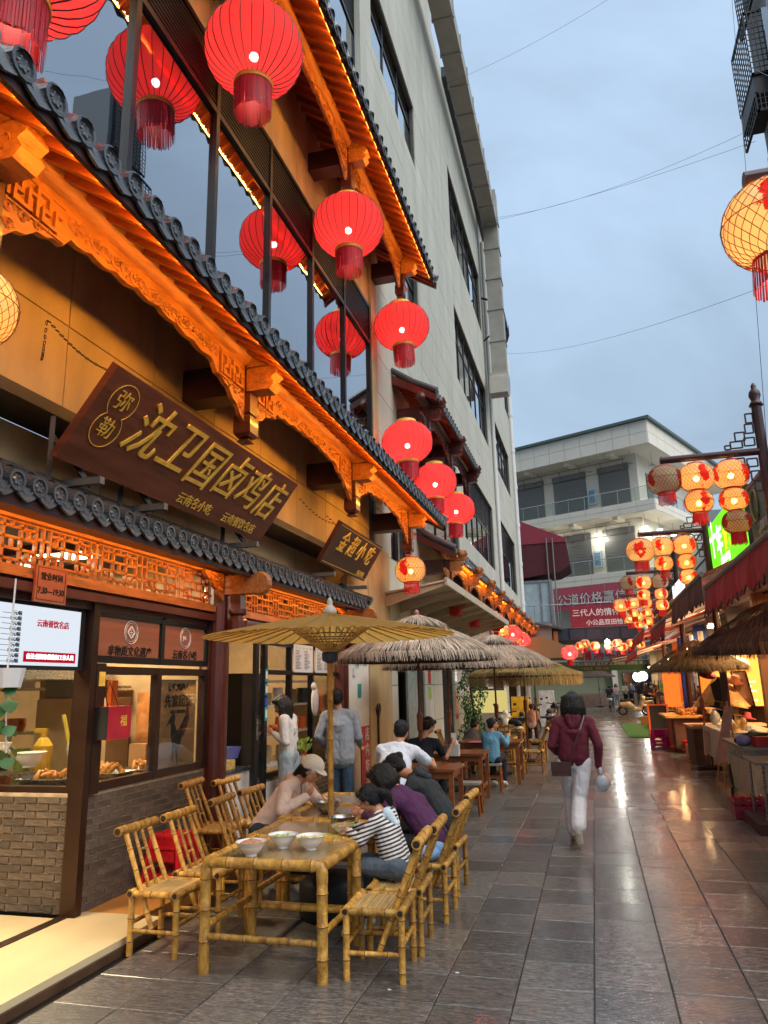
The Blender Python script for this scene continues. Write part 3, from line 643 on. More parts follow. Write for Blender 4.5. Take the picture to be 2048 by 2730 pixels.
tag(MB().b2(-5.1, -4.6, 7.68, 7.73, 1.15, 1.8).build('wall_poster', mat('wall_print', '#b8763c', .6, var=.4, scale=8)), 'orange printed poster on the back partition of the cooking area', 'poster')
tag(MB().b2(-6.9, -6.3, 5.7, 6.3, .06, 1.9).build('steel_fridge', M['steel']), 'steel upright fridge at the far left of the kitchen', 'fridge')
# inside bay 2: black fridge, prep table, tubs
tag(MB().b2(-5.3, -4.55, 9.25, 9.95, .06, 2.02).build('tall_black_cabinet', M['black_frame']), 'tall black cabinet inside the second doorway', 'cabinet')
pt = thing('prep_table', 'steel prep table with cut vegetables inside the second doorway', 'table', (-4.45, 8.4, .06))
MB().b2(-.3, .25, -.4, .45, .78, .82).build('table_top', M['steel'], pt); MB().b2(-.28, .23, -.38, .43, 0, .78).build('cabinet', M['melamine'], pt)
for (z_, y_, s_, l_) in ((2.28, 8.15, .17, 'clear plastic bag of dried noodles hanging high in the second doorway'), (2.12, 8.5, .13, 'amber-filled plastic bag hanging right of the noodles')): tag(MB().ell((0, 0, 0), (s_*.6, s_, s_), 12, 8).tube([(0, 0, s_*.8), (0, 0, s_*1.6)], [.03, .008], 6).build('hanging_food_bag', mat('food_bag_'+str(y_), '#b88a58' if s_ > .15 else '#d08a2a', .3, var=.5, scale=25), smooth=True), l_, 'bag').location = (-4.5, y_, z_)
tag(MB().b2(-4.6, -4.25, 8.1, 8.5, .885, .99).build('food_tub', mat('clear_tub_of_pickles', '#b79a5a', .3, var=.4, scale=25)), 'clear tub of pickled strips on the prep table', 'tub')
tag(MB().lathe([(0, 0), (.11, 0), (.15, .13), (.14, .13), (.1, .01), (0, .01)], 20, (-4.4, 8.62, .99)).build('basin', mat('lilac_plastic', '#6668a8', .35)), 'lilac plastic basin on the prep table', 'basin')
tag(MB().lathe([(0, 0), (.03, 0), (.03, .09), (.012, .12), (.012, .15), (0, .15)], 12, (-4.3, 8.1, .99)).build('sauce_bottle', M['plastic_red']), 'small red sauce bottle on the prep table', 'bottle')
sh = thing('kitchen_shelf', 'white shelf unit with bowls behind the serving windows', 'shelf')
for z in (.72, 1.15, 1.55, 1.9): MB().b2(-5.3, -4.5, 10.0, 11.9, z, z+.03).build('shelf_board', M['melamine'], sh)
rnd = random.Random(8)
for i in range(16):
    mb = MB(); r = rnd.uniform(.06, .11); h = rnd.uniform(.1, .26); mb.lathe([(0, 0), (r*.8, 0), (r, h*.6), (r*.9, h), (0, h)], 10)
    o = mb.build('kitchen_jar', rnd.choice([M['melamine'], M['steel'], M['plastic_orange'], M['warm_wall'], M['tile']])); o.location = (rnd.uniform(-4.75, -4.6), 10.1+i*.115, (.75, 1.18, 1.58)[i % 3])
    tag(o, 'jar or tin on the %s shelf behind the serving windows, %s along' % (('lowest', 'middle', 'upper')[i % 3], ('first', 'second', 'third', 'fourth', 'fifth', 'sixth')[i//3]), 'jar', 'jars and tins on the kitchen shelves')
vg = thing('vegetable_tub', 'clear tub of leafy celery on the serving sill', 'tub', (-4.2, 10.45, .72))
MB().lathe([(0, 0), (.1, 0), (.12, .14), (.11, .14), (.09, .01), (0, .01)], 14).build('tub', M['melamine'], vg)
mb = MB()
for i in range(60):
    a = rnd.uniform(0, 6.28); r = rnd.uniform(.02, .16); z = rnd.uniform(.16, .34); mb.quad((r*cos(a), r*sin(a), z), (r*cos(a)+.03, r*sin(a)+.01, z+.02), (r*cos(a)+.03, r*sin(a)+.03, z+.06), (r*cos(a)-.01, r*sin(a)+.02, z+.04))
mb.build('leaf_stalks', M['greens'], vg, kind='stuff')
tag(MB().ell((-4.0, 10.55, 1.62), (.05, .1, .22), 12, 8).ell((-4.0, 10.5, 1.83), (.04, .06, .06), 8, 6).build('hanging_cloth', M['melamine'], smooth=True), 'white gloves and cloth hanging beside the serving window', 'cloth')
# ============================================================ tiled eaves
def tile_meshes(pitch, run, drop):
    """one cover tile, its round end cap, one drip tile: local x = down-slope (street side), origin at the eave edge"""
    r = pitch*.33; L = sqrt(run*run+drop*drop); sl_ = Vector((-run, 0, drop))/L
    mb = MB(); n = 7; segs = max(2, int(L/.32))
    for k in range(segs):
        a = sl_*(L*k/segs); b = sl_*(L*(k+1)/segs)
        for (p, q, r0, r1) in ((a, b, r*1.04, r*.9),):
            base = len(mb.v); nz = Vector((-sl_.z, 0, sl_.x))*-1
            if nz.z < 0: nz = -nz
            for pt, rr in ((p, r0), (q, r1)):
                for j in range(n+1):
                    t = pi*j/n; mb.v.append(tuple(pt+Vector((0, cos(t)*rr, 0))+nz*sin(t)*rr))
            for j in range(n): mb.f.append((base+j, base+j+1, base+n+2+j, base+n+1+j))
    cover = auto(mb.mesh('cover_tile', M['tile'], recalc=False))
    mb = MB(); mb.lathe([(0, .012), (r*.35, .016), (r*.5, .006), (r*.75, .008), (r*.82, .022), (r*1.08, .022), (r*1.1, -.03), (0, -.03)], 14, (.0, 0, r*.15), 'x')
    for k in range(6): a = k*pi/3; mb.ell((.012, cos(a)*r*.42, r*.15+sin(a)*r*.42), (.008, r*.13, r*.13), 6, 4)
    cap = mb.mesh('end_cap', M['tile'])
    w = pitch*.46; h = pitch*.5; poly = [(-w, 0)]
    for k in range(0, 9): t = pi*k/8; poly.append((-w*cos(t), -h*(sin(t)**.55)*(.80+.20*max(0, 1-abs(k-4)/1.5))))
    poly = poly[1:]
    mb = MB().prism(poly, lambda u, v: (.012+v*-.18, u, v), lambda u, v: (-.008+v*-.18, u, v))
    mb.tube([(.018, -w*.6*cos(t*pi/6), -h*.55*sin(t*pi/6)) for t in range(7)], .006, 4)
    drip = mb.mesh('drip_tile', M['tile'])
    return cover, cap, drip, r, sl_
def eave(name, label, Y0, Y1, xe, ze, xw, pitch, drop, rafters=True, lit=True, brackets=(), detail=True, group='tiled eaves'):
    """tiled eave: edge at x=xe z=ze, climbing back to the wall at xw"""
    t = thing(name, label, 'roof eave', group=group); run = xe-xw
    cover, cap, drip, r, sv = tile_meshes(pitch, run, drop); n = int((Y1-Y0)/pitch); y0 = Y0+pitch/2
    for i in range(n):
        y = y0+i*pitch
        o = link('cover_tile', cover, t); o.location = (xe, y, ze+.03)
        o = link('end_cap', cap, t); o.location = (xe+.01, y, ze+.02)
        o = link('drip_tile', drip, t); o.location = (xe, y+pitch/2, ze+.005)
    # pan layer and boarding below
    MB().prism([(xe-.02, ze-.005), (xw, ze+drop-.005), (xw, ze+drop-.045), (xe-.02, ze-.045)], lambda u, v: (u, Y0, v), lambda u, v: (u, Y1, v)).build('pan_tiles', M['tile'], t)
    MB().prism([(xe-.01, ze-.046), (xe-.01, ze-.13), (xe-.045, ze-.13), (xe-.045, ze-.046)], lambda u, v: (u, Y0, v), lambda u, v: (u, Y1, v)).build('fascia_board', M['dark_wood'], t)
    if rafters:
        meshes = MB().prism([(-.05, -.046), (-run, drop-.046), (-run, drop-.13), (-.05, -.125)], lambda u, v: (u, -.03, v), lambda u, v: (u, .03, v)).mesh('rafter', M['rafter'])
        k = int((Y1-Y0)/.24)
        for i in range(k+1): o = link('rafter', meshes, t); o.location = (xe, Y0+.03+i*(Y1-Y0-.06)/k, ze)
        bd = MB().prism([(-.05, -.0455), (-run, drop-.0455), (-run, drop-.052), (-.05, -.052)], lambda u, v: (u, -.1, v), lambda u, v: (u, .1, v)).mesh('soffit_board', M['board'])
        k = int((Y1-Y0)/.24)
        for i in range(k): o = link('soffit_board', bd, t); o.location = (xe-.001, Y0+.15+i*(Y1-Y0-.06)/k, ze-.002-(i % 2)*.004)
    return t
def gable_end(t, Y, xe, ze, xw, drop, s_=-1, th=.06):
    MB().prism([(xe+.04, ze-.05), (xw, ze+drop-.03), (xw, ze+drop-.26), (xe+.02, ze-.2)], lambda u, v: (u, Y, v), lambda u, v: (u, Y+s_*th, v)).build('barge_board', M['red_wood'], t)
    MB().tube([(xe+.05, Y+s_*.03, ze+.06), ((xe+xw)/2, Y+s_*.03, ze+drop/2+.05), (xw, Y+s_*.03, ze+drop+.10)], .075, 8).build('verge_tile', M['tile'], t)
def meander(mb, x, y0, y1, z0, z1, w=.014, p=.26):
    y = y0; h = z1-z0
    while y+p < y1:
        for (a, b, c, d) in ((0, .1, 0, 1), (.1, .55, .86, 1), (.45, .55, .35, .86), (.22, .45, .35, .49), (.22, .32, .12, .35), (.22, .8, 0, .12), (.7, .8, .12, .7), (.8, 1.0, .58, .7)):
            mb.b2(x, x+.030, y+a*p, y+b*p+.001, z0+c*h, z0+d*h)
        y += p
# ---- structure of each big eave: brackets, round beam, carved valance
def beam_set(t, ys, x, zb, xw, Yend0, Yend1, head=True, valance=True, mm='orange_wood'):
    MB().tube([(x, Yend0, zb), (x, Yend1, zb)], .115, 16).build('round_beam', M[mm], t, smooth=True)
    for y in ys:
        MB().b2(xw, x-.1, y-.15, y+.15, zb-.46, zb-.10).build('wall_beam', M['dark_wood'], t)
        post = MB().b2(x-.09, x+.09, y-.09, y+.09, zb-.66, zb+.02).lathe([(0, 0), (.10, 0), (.14, .04), (.14, .22), (.10, .26), (0, .26)], 4, (x, y, zb-.92), a0=pi/4, a1=2*pi+pi/4).lathe([(0, 0), (.1, 0), (.05, .05), (0, .05)], 4, (x, y, zb-.97), a0=pi/4, a1=2*pi+pi/4).build('hanging_post', M['red_wood'], t)
        mb = MB()
        for k, (L, zz, h) in enumerate(((.46, zb-.02, .24), (.34, zb-.29, .26))):
            poly = [(0, -h/2), (L-.08, -h/2), (L-.02, -h/4), (L-.06, 0), (L, h/6), (L-.03, h/2), (0, h/2)]
            mb.prism(poly, lambda u, v: (x+.05+u, y-.10, zz+v), lambda u, v: (x+.05+u, y+.10, zz+v))
            mb.tube([(x+.05+L-.16+.055*cos(a*.7), y-.105, zz+.055*sin(a*.7)) for a in range(9)], .008, 4)
        mb.build('bracket_head', M[mm], t)
        MB().tube([(x+.36, y-.14, zb+.02), (x+.36, y+.14, zb+.02)], .10, 12).build('bracket_nose', M[mm], t, smooth=True)
        if valance:
            for s_ in (-1, 1): carve(y+s_*.09, zb-.40, .55, .36, s_, x=x, par=t, m=mm)
    if valance:
        yy = sorted([Yend0]+[y for y in ys if Yend0 < y < Yend1]+[Yend1])
        for a, b in zip(yy[:-1], yy[1:]):
            a += .1; b -= .1
            if b-a < .5: continue
            poly = [(a, 0), (b, 0)]; n = max(6, int((b-a)/.075)); m0, m1 = a+.62, b-.62
            for i in range(n+1):
                u = b-(b-a)*i/n; d = -.40
                if m0 < u < m1: d = -.25-.035*abs(sin((u-m0)*pi/.30))-.03*cos((u-m0)/(m1-m0)*2*pi)
                poly.append((u, d))
            v = MB().prism(poly, lambda u, vv: (x-.025, u, zb-.06+vv), lambda u, vv: (x+.025, u, zb-.06+vv)).build('carved_valance', M[mm], t)
            mb = MB(); meander(mb, x+.026, a+.04, a+.58, zb-.43, zb-.2); meander(mb, x+.026, b-.58, b-.04, zb-.43, zb-.2)
            for (p, q) in ((a+.03, a+.6), (b-.6, b-.03)):
                mb.b2(x+.026, x+.04, p, q, zb-.455, zb-.44); mb.b2(x+.026, x+.04, p, q, zb-.185, zb-.17)
            u = m0+.06; k = 0
            while u < m1-.05:
                pts = []; R_ = .055; s_ = 1 if k % 2 else -1
                for i in range(12): th = i*.6; q = R_*(1-i/14); pts.append((x+.034, u+q*cos(th), zb-.24+s_*q*sin(th)))
                mb.tube(pts, .013, 4); mb.ell((x+.028, u+.055, zb-.20), (.024, .03, .018), 6, 4); mb.ell((x+.028, u+.05, zb-.285), (.022, .025, .018), 6, 4); u += .125; k += 1
            mb.build('scroll_carving', M[mm], v)
# warm strip light used below each lit eave
def led_strip(par, x, y0, y1, z, energy, look, col=(1, .42, .045)):
    MB().b2(x-.006, x+.006, y0, y1, z-.004, z+.004).build('led_strip', emis('amber_led', (1, .42, .06), 2.2), par)
    n = max(1, round((y1-y0)/4.0)); d = (y1-y0)/n
    for i in range(n):
        lamp('led_glow', 'AREA', (x, y0+(i+.5)*d, z-.02), energy*d/4, col, d*.96, .04, look=look, parent=par)
E1 = eave('main_eave', 'long grey tiled eave with lit orange carved timber above the big sign', 1.8, 14.9, -2.75, 5.13, -4.12, .262, .86)
E1['label'] = 'long grey tiled eave with lit orange carved timber directly above the big shop sign'
beam_set(E1, (3.17, 6.87, 10.6, 14.3), -3.4, 5.36, -4.12, 1.8, 14.45)
led_strip(E1, -2.81, 1.8, 14.6, 5.03, 33, (-1, 0, -.16))
gable_end(E1, 14.92, -2.75, 5.13, -4.12, .86, 1)
E2 = eave('upper_eave', 'upper tiled eave with lit orange rafters over the mirrored windows and big red lanterns', 3.0, 15.0, -2.75, 10.86, -4.12, .28, .95)
beam_set(E2, (3.17, 6.87, 10.6, 14.3), -3.4, 11.1, -4.12, 3.0, 14.6)
led_strip(E2, -2.81, 3.0, 14.7, 10.76, 24, (-1, 0, .02))
gable_end(E2, 15.02, -2.75, 10.86, -4.12, .95, 1)
# low eave above the lattice
E0 = eave('low_eave', 'low black tiled eave with large round end caps right above the lattice', 1.7, 12.1, -3.62, 3.17, -4.15, .21, .26, rafters=False)
MB().tube([(-4.12, 1.7, 3.47), (-4.12, 12.1, 3.47)], .06, 8).build('ridge_tile', M['tile'], E0)
MB().b2(-4.12, -3.66, 1.7, 12.1, 3.10, 3.125).build('eave_soffit', M['dark_wood'], E0)
led_strip(E0, -3.72, 1.8, 7.4, 3.085, 13, (-.85, 0, -.35), (1, .36, .04)); led_strip(E0, -3.72, 7.9, 11.7, 3.085, 12, (-.85, 0, -.35), (1, .36, .04))
gable_end(E0, 12.12, -3.62, 3.17, -4.15, .26, 1, .05)
# ============================================================ walls above the shop
wall = thing('shop_upper_wall', 'tan stone-clad wall glowing orange behind the carved shop sign', 'wall')
def slabs(par, x, y0, y1, z0, z1, pw, ph, m, name='cladding_panel', gap=.012, th=.05, skip=()):
    MB().b2(x-.3, x-th*.5, y0, y1, z0, z1).build('wall_core', M['joint'], par)
    ny = max(1, round((y1-y0)/pw)); nz = max(1, round((z1-z0)/ph)); w = (y1-y0)/ny; h = (z1-z0)/nz
    me = MB().b2(-th, 0, -w/2+gap/2, w/2-gap/2, -h/2+gap/2, h/2-gap/2).mesh(name, m)
    for i in range(ny):
        for j in range(nz):
            o = link(name, me, par); o.location = (x+random.uniform(-.001, .001), y0+(i+.5)*w, z0+(j+.5)*h)
slabs(wall, -4.1, 1.0, 13.9, 4.12, 6.4, 1.3, .76, M['tan'])
MB().b2(-4.5, -4.05, 1.0, 12.6, 4.02, 4.12).build('lintel_beam', M['dark_metal'], wall)
slabs(wall, -4.5, 1.0, 12.6, 3.3, 4.02, 1.6, .72, M['tan'])
slabs(wall, -4.08, 1.0, 14.4, 9.95, 11.6, 1.5, .82, M['tan'])
slabs(wall, -4.1, 1.0, 14.4, 11.6, 15.2, 2.4, 1.2, M['beige'])
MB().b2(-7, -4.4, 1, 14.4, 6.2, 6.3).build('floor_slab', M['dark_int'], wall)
# mirrored curtain wall of the first floor
cw = thing('curtain_wall', 'tall mirrored windows with dark louvres reflecting the red lanterns', 'window wall')
ys = [1.9, 3.7, 5.46, 7.2, 8.85, 10.6, 12.32, 14.05]
mb = MB()
for y in ys: mb.b2(-4.14, -4.04, y-.04, y+.04, 6.3, 9.95)
for a, b in zip(ys[:-1], ys[1:]):
    for z in (6.34, 9.05, 9.91): mb.b2(-4.135, -4.045, a+.04, b-.04, z-.04, z+.04)
cf = mb.build('mullion_frame', M['black_frame'], cw)
for a, b in zip(ys[:-1], ys[1:]):
    MB().b2(-4.1, -4.09, a+.04, b-.04, 6.38, 9.01).build('pane', M['mirror_glass'], cw)
    lv = MB()
    for k in range(12): lv.b2(-4.10, -4.065, a+.04, b-.04, 9.11+k*.064, 9.135+k*.064)
    lv.build('louvre', M['dark_metal'], cw)
MB().b2(-4.35, -4.15, 1.9, 14.05, 9.05, 9.95).build('louvre_back', M['black'], cw)
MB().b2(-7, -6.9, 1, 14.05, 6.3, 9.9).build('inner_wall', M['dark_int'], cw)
MB().b2(-4.12, -4.02, 14.09, 14.5, 5.6, 12).build('corner_pilaster', M['tan'], cw)
# string of fairy lights reflected in the panes hangs under the upper eave
fl = thing('fairy_light_string', 'string of tiny warm bulbs along the beam of the upper eave', 'string lights')
mb = MB()
for i in range(150): mb.ell((-2.80, 3.2+i*.075, 10.80+.008*sin(i)), .012, 5, 3)
mb.build('bulbs', emis('tiny_bulb', (1, .75, .4), 6), fl, kind='stuff')
MB().tube([(-2.79, 3.2, 10.81), (-2.79, 14.4, 10.81)], .004, 4).build('wire', M['black'], fl)
# ============================================================ signboards
def board(name, label, y0, y1, xb, zb, xt, zt, th, m):
    t = thing(name, label, 'shop sign')
    up = Vector((xt-xb, 0, zt-zb)); h = up.length; up.normalize(); right = Vector((0, 1, 0)); n = right.cross(up)
    mt = frame_m(Vector((xb, (y0+y1)/2, zb))+up*h/2, right, up); w = y1-y0
    mb = MB().b2(-w/2, w/2, -h/2, h/2, -th, 0); mb.v = [tuple(mt@Vector(v)) for v in mb.v]
    mb.build('board', m, t); return t, mt, w, h
sg, mt, w, h = board('main_sign', 'large tilted carved wooden signboard with gold brush characters', 4.60, 8.32, -3.90, 3.60, -3.38, 4.30, .07, M['sign_wood'])
T = lambda x, y, z=.004: mt @ Matrix.Translation((x, y, z))
for i, c in enumerate('沈卫国卤鸡店'):
    text(c, .56, T(-1.13+i*.515, .07+.02*sin(i*2.3)), M['gold'], sg, bold=.001, depth=.02, shear=.30, name='gold_character', res=3, xs=.86)
text('云南名小吃', .135, T(.15, -.33), M['gold'], sg, bold=.0005, depth=.008); text('云南餐饮名店', .135, T(1.15, -.33), M['gold'], sg, bold=.0005, depth=.008)
text('弥', .19, T(-1.58, .20), M['gold'], sg, bold=-.001, depth=.008); text('勒', .19, T(-1.58, -.06), M['gold'], sg, bold=-.001, depth=.008)
mb = MB()
for cy, a0, a1 in ((.20, -.95, pi+.95), (-.06, pi-.95+0.0, 2*pi+.95)):
    pts = [mt @ Vector((-1.58+.16*cos(a0+(a1-a0)*k/20), cy+.16*sin(a0+(a1-a0)*k/20), .006)) for k in range(21)]; mb.tube(pts, .004, 4)
mb.build('gourd_outline', M['gold'], sg)
for y in (4.95, 5.9, 7.9):
    MB().tube([(-4.08, y-.2, 3.44), (-4.08, y-.2, 4.1)], .028, 4).build('support_strut', M['dark_metal'], sg); MB().bar((-4.08, y-.2, 3.85), (-3.9, y+.1, 3.48), .03, .04).build('support_brace', M['dark_metal'], sg)
    MB().b2(-4.08, -3.72, y-.03, y+.03, 3.46, 3.52).build('support_arm', M['grey_metal'], sg)
def chain(par, a, b, n):
    mb = MB(); a = Vector(a); b = Vector(b)
    for i in range(n):
        u = (i+.5)/n; p = a.lerp(b, u)+Vector((0, 0, -.10*sin(pi*u))); d = (b-a).normalized(); s_ = Vector((1, 0, 0)) if i % 2 else d.cross(Vector((1, 0, 0)))
        mb.tube([p+d*.02*cos(k*pi/4)+s_*.011*sin(k*pi/4) for k in range(8)], .004, 4, closed=True)
    mb.build('chain', M['dark_metal'], par)
chain(sg, (-4.05, 4.55, 4.78), (-3.42, 4.85, 4.3), 20); chain(sg, (-4.05, 4.55, 4.78), (-4.04, 4.52, 4.42), 10)
sg2, mt, w, h = board('small_sign', 'small dark tilted signboard with four gold characters beyond the big sign', 10.42, 12.70, -3.87, 3.67, -3.5, 4.27, .06, mat('dark_brown_lacquer', '#3a2620', .45, var=.1))
for i, c in enumerate('金超小吃'): text(c, .38, T(-.70+i*.46, .07), M['gold'], sg2, bold=.003, depth=.02, shear=.25, name='gold_character', xs=.9)
text('刘记专店', .1, T(.75, -.26), M['gold'], sg2, bold=.002)
mb = MB()
for q in ((-w/2+.05, w/2-.05, h/2-.045, h/2-.035), (-w/2+.05, w/2-.05, -h/2+.035, -h/2+.045)): mb.b2(q[0], q[1], q[2], q[3], 0, .005)
mb.v = [tuple(mt@Vector(v)) for v in mb.v]; mb.build('gold_line', M['gold'], sg2)
mb = MB().b2(-w/2-.03, -w/2, -h/2, h/2, -.06, .01); mb.v = [tuple(mt@Vector(v)) for v in mb.v]; mb.build('red_edge', M['red_wood'], sg2)
MB().b2(-4.08, -3.7, 10.6, 10.66, 3.48, 3.54).build('support_arm', M['grey_metal'], sg2); MB().b2(-4.08, -3.7, 12.3, 12.36, 3.48, 3.54).build('support_arm', M['grey_metal'], sg2)
chain(sg2, (-4.05, 10.0, 4.6), (-3.55, 10.6, 4.25), 14); chain(sg2, (-4.05, 11.2, 4.6), (-3.5, 11.4, 4.27), 12)
# ============================================================ lanterns
def fabric_mat(name, col, tr, glow=0.0):
    m = bpy.data.materials.new(name); m.use_nodes = True; nt = m.node_tree; nt.nodes.clear(); N = nt.nodes.new; L = nt.links.new
    o = N('ShaderNodeOutputMaterial'); d = N('ShaderNodeBsdfDiffuse'); t = N('ShaderNodeBsdfTranslucent'); tp = N('ShaderNodeBsdfTransparent')
    d.inputs[0].default_value = (*H(col), 1); t.inputs[0].default_value = (*H(tr), 1); tp.inputs[0].default_value = (1, .45, .35, 1)
    m1 = N('ShaderNodeMixShader'); m1.inputs[0].default_value = .62; L(d.outputs[0], m1.inputs[1]); L(t.outputs[0], m1.inputs[2])
    rf = N('ShaderNodeBsdfRefraction'); rf.inputs['IOR'].default_value = 1.02; rf.inputs['Roughness'].default_value = .62; rf.inputs[0].default_value = (*H(tr), 1)
    m0 = N('ShaderNodeMixShader'); m0.inputs[0].default_value = .30; L(m1.outputs[0], m0.inputs[1]); L(rf.outputs[0], m0.inputs[2])
    m2 = N('ShaderNodeMixShader'); m2.inputs[0].default_value = .035; L(m0.outputs[0], m2.inputs[1]); L(tp.outputs[0], m2.inputs[2]); L(m2.outputs[0], o.inputs[0])
    tc = N('ShaderNodeTexCoord'); nz = N('ShaderNodeTexNoise'); nz.inputs['Scale'].default_value = 9; nz.inputs['Detail'].default_value = 2
    mp = N('ShaderNodeMapping'); mp.inputs['Scale'].default_value = (1, 1, 5); L(tc.outputs['Object'], mp.inputs[0]); L(mp.outputs[0], nz.inputs['Vector'])
    bm = N('ShaderNodeBump'); bm.inputs['Strength'].default_value = .25; L(nz.outputs[0], bm.inputs['Height']); L(bm.outputs[0], d.inputs['Normal'])
    return m
M['red_silk'] = fabric_mat('red_lantern_silk', '#d84c54', '#f24a4a')
M['bulb'] = emis('hot_bulb', (1, .86, .66), 90)
def lantern_shape(R, Hh, n=28, rings=12, lobes=28, depth=.018):
    mb = MB(); base = 0; m = n*2
    for i in range(rings+1):
        ph = -1.25+2.5*i/rings; r = R*cos(ph)**.82; z = Hh*sin(ph)/sin(1.25)
        for j in range(m):
            t = 2*pi*j/m; k = 1-(depth if j % 2 else 0); mb.v.append((r*k*cos(t), r*k*sin(t), z))
    for i in range(rings):
        for j in range(m): j2 = (j+1) % m; mb.f.append((i*m+j, i*m+j2, (i+1)*m+j2, (i+1)*m+j))
    return mb
def red_lantern(R=.60, Hh=.47, tass=True):
    t = thing('red_lantern', 'x', 'lantern', group='big red silk lanterns below the eaves')
    b = lantern_shape(R, Hh).mesh('silk_shade', M['red_silk']); b.shade_smooth(); link('silk_shade', b, t)
    mb = MB()
    for j in range(28):
        a = 2*pi*j/28; pts = []
        for i in range(13): ph = -1.25+2.5*i/12; r = R*cos(ph)**.82+.004; pts.append((r*cos(a), r*sin(a), Hh*sin(ph)/sin(1.25)))
        mb.tube(pts, .0065, 3, cap=False)
    mb.build('rib', mat('dark_red_rib', '#3c060a', .5), t)
    r = R*cos(1.25)**.82
    MB().lathe([(r*.98, 0), (r*1.05, 0), (r*1.05, .075), (r*.98, .075)], 24, (0, 0, Hh-.005)).lathe([(r*.98, 0), (r*1.05, 0), (r*1.05, .055), (r*.98, .055)], 24, (0, 0, -Hh-.05)).build('gold_band', M['gold'], t)
    mb = MB(); rnd = random.Random(2)
    for k in range(2):
        for j in range(70):
            a = 2*pi*(j+.5*k)/70; rr = r*(1.0-.07*k); l = .38+rnd.uniform(-.02, .03); w = .009; da = w/rr; b_ = a+rnd.uniform(-.03, .03); rb = rr*rnd.uniform(.97, 1.03)
            mb.quad((rr*cos(a-da), rr*sin(a-da), -Hh-.03), (rr*cos(a+da), rr*sin(a+da), -Hh-.03), (rb*cos(b_+da*.7), rb*sin(b_+da*.7), -Hh-l-.03), (rb*cos(b_-da*.7), rb*sin(b_-da*.7), -Hh-l-.03))
    mb.build('tassel', M['tassel'], t, kind='stuff')
    MB().ell((0, 0, -Hh*.18), .042, 10, 8).build('bulb', M['bulb'], t, smooth=True)
    MB().tube([(0, 0, -Hh*.18+.04), (0, 0, Hh+.35)], .006, 5).build('cord', M['black'], t)
    lamp('lantern_glow', 'POINT', (0, 0, -Hh*.18), 33, (1, .64, .54), .05, parent=t)
    return t
RL = red_lantern(); G = 'big red silk lanterns below the eaves'
lan = [((-3.4, 3.24, 6.86), 'red lantern cut by the top left corner of the view, underside and tassel showing'), ((-3.4, 6.87, 9.50), 'largest whole red lantern hanging in front of the mirrored windows'),
       ((-3.4, 10.6, 9.50), 'red lantern hanging from the middle bracket of the upper eave'), ((-3.4, 14.33, 9.47), 'red lantern hanging at the far end of the upper eave'),
       ((-3.4, 14.5, 6.85), 'red lantern hanging under the near end of the separate small roof'), ((-3.4, 17.4, 6.75), 'middle red lantern of the three half hidden behind the main eave'),
       ((-3.4, 20.4, 6.72), 'farthest red lantern of the row under the separate small roof')]
for i, (p, l) in enumerate(lan):
    if i == 0: RL.location = p; RL['label'] = l
    else: r_ = dup(RL, p, label=l, sc=(1 if i < 4 else .9)); r_.rotation_euler = (random.uniform(-.05, .05), random.uniform(-.05, .05), i*1.3)
# ---- woven yellow lanterns
def paper_mat(name, base, red=0.0, tr=.6, mix=.04):
    m = fabric_mat(name, base, base); nt = m.node_tree; N = nt.nodes.new; L = nt.links.new
    tc = N('ShaderNodeTexCoord'); vz = N('ShaderNodeTexNoise'); vz.inputs['Scale'].default_value = 9; vz.inputs['Detail'].default_value = 5; vz.inputs['Roughness'].default_value = .65
    L(tc.outputs['Object'], vz.inputs['Vector'])
    sp = N('ShaderNodeSeparateXYZ'); L(tc.outputs['Object'], sp.inputs[0])
    # blossoms painted on the waist of the shade at four spots
    at = N('ShaderNodeMath'); at.operation = 'ARCTAN2'; L(sp.outputs[1], at.inputs[0]); L(sp.outputs[0], at.inputs[1])
    m3 = N('ShaderNodeMath'); m3.operation = 'MULTIPLY'; m3.inputs[1].default_value = 3.0; L(at.outputs[0], m3.inputs[0])
    cs = N('ShaderNodeMath'); cs.operation = 'COSINE'; L(m3.outputs[0], cs.inputs[0])
    nz2 = N('ShaderNodeMath'); nz2.operation = 'MULTIPLY_ADD'; nz2.inputs[1].default_value = 3.4; L(vz.outputs[0], nz2.inputs[0]); L(cs.outputs[0], nz2.inputs[2])
    az = N('ShaderNodeMath'); az.operation = 'ABSOLUTE'; L(sp.outputs[2], az.inputs[0])
    zz = N('ShaderNodeMath'); zz.operation = 'MULTIPLY_ADD'; zz.inputs[1].default_value = -5.0; L(az.outputs[0], zz.inputs[0]); L(nz2.outputs[0], zz.inputs[2])
    gt = N('ShaderNodeMapRange'); gt.inputs[1].default_value = 1.9; gt.inputs[2].default_value = 1.98; L(zz.outputs[0], gt.inputs[0])
    mx = N('ShaderNodeMix'); mx.data_type = 'RGBA'; L(gt.outputs[0], mx.inputs[0]); mx.inputs[6].default_value = (*H(base), 1); mx.inputs[7].default_value = (.60, .015, .02, 1)
    for n in nt.nodes:
        if n.type in ('BSDF_DIFFUSE', 'BSDF_TRANSLUCENT', 'BSDF_REFRACTION'): L(mx.outputs[2], n.inputs[0])
        if n.type == 'BSDF_TRANSPARENT': n.inputs[0].default_value = (1, .8, .5, 1)
    return m
M['paper'] = paper_mat('painted_lantern_paper', '#e9dcbc')
M['net'] = mat('woven_lantern_net', '#6d4a28', .6)
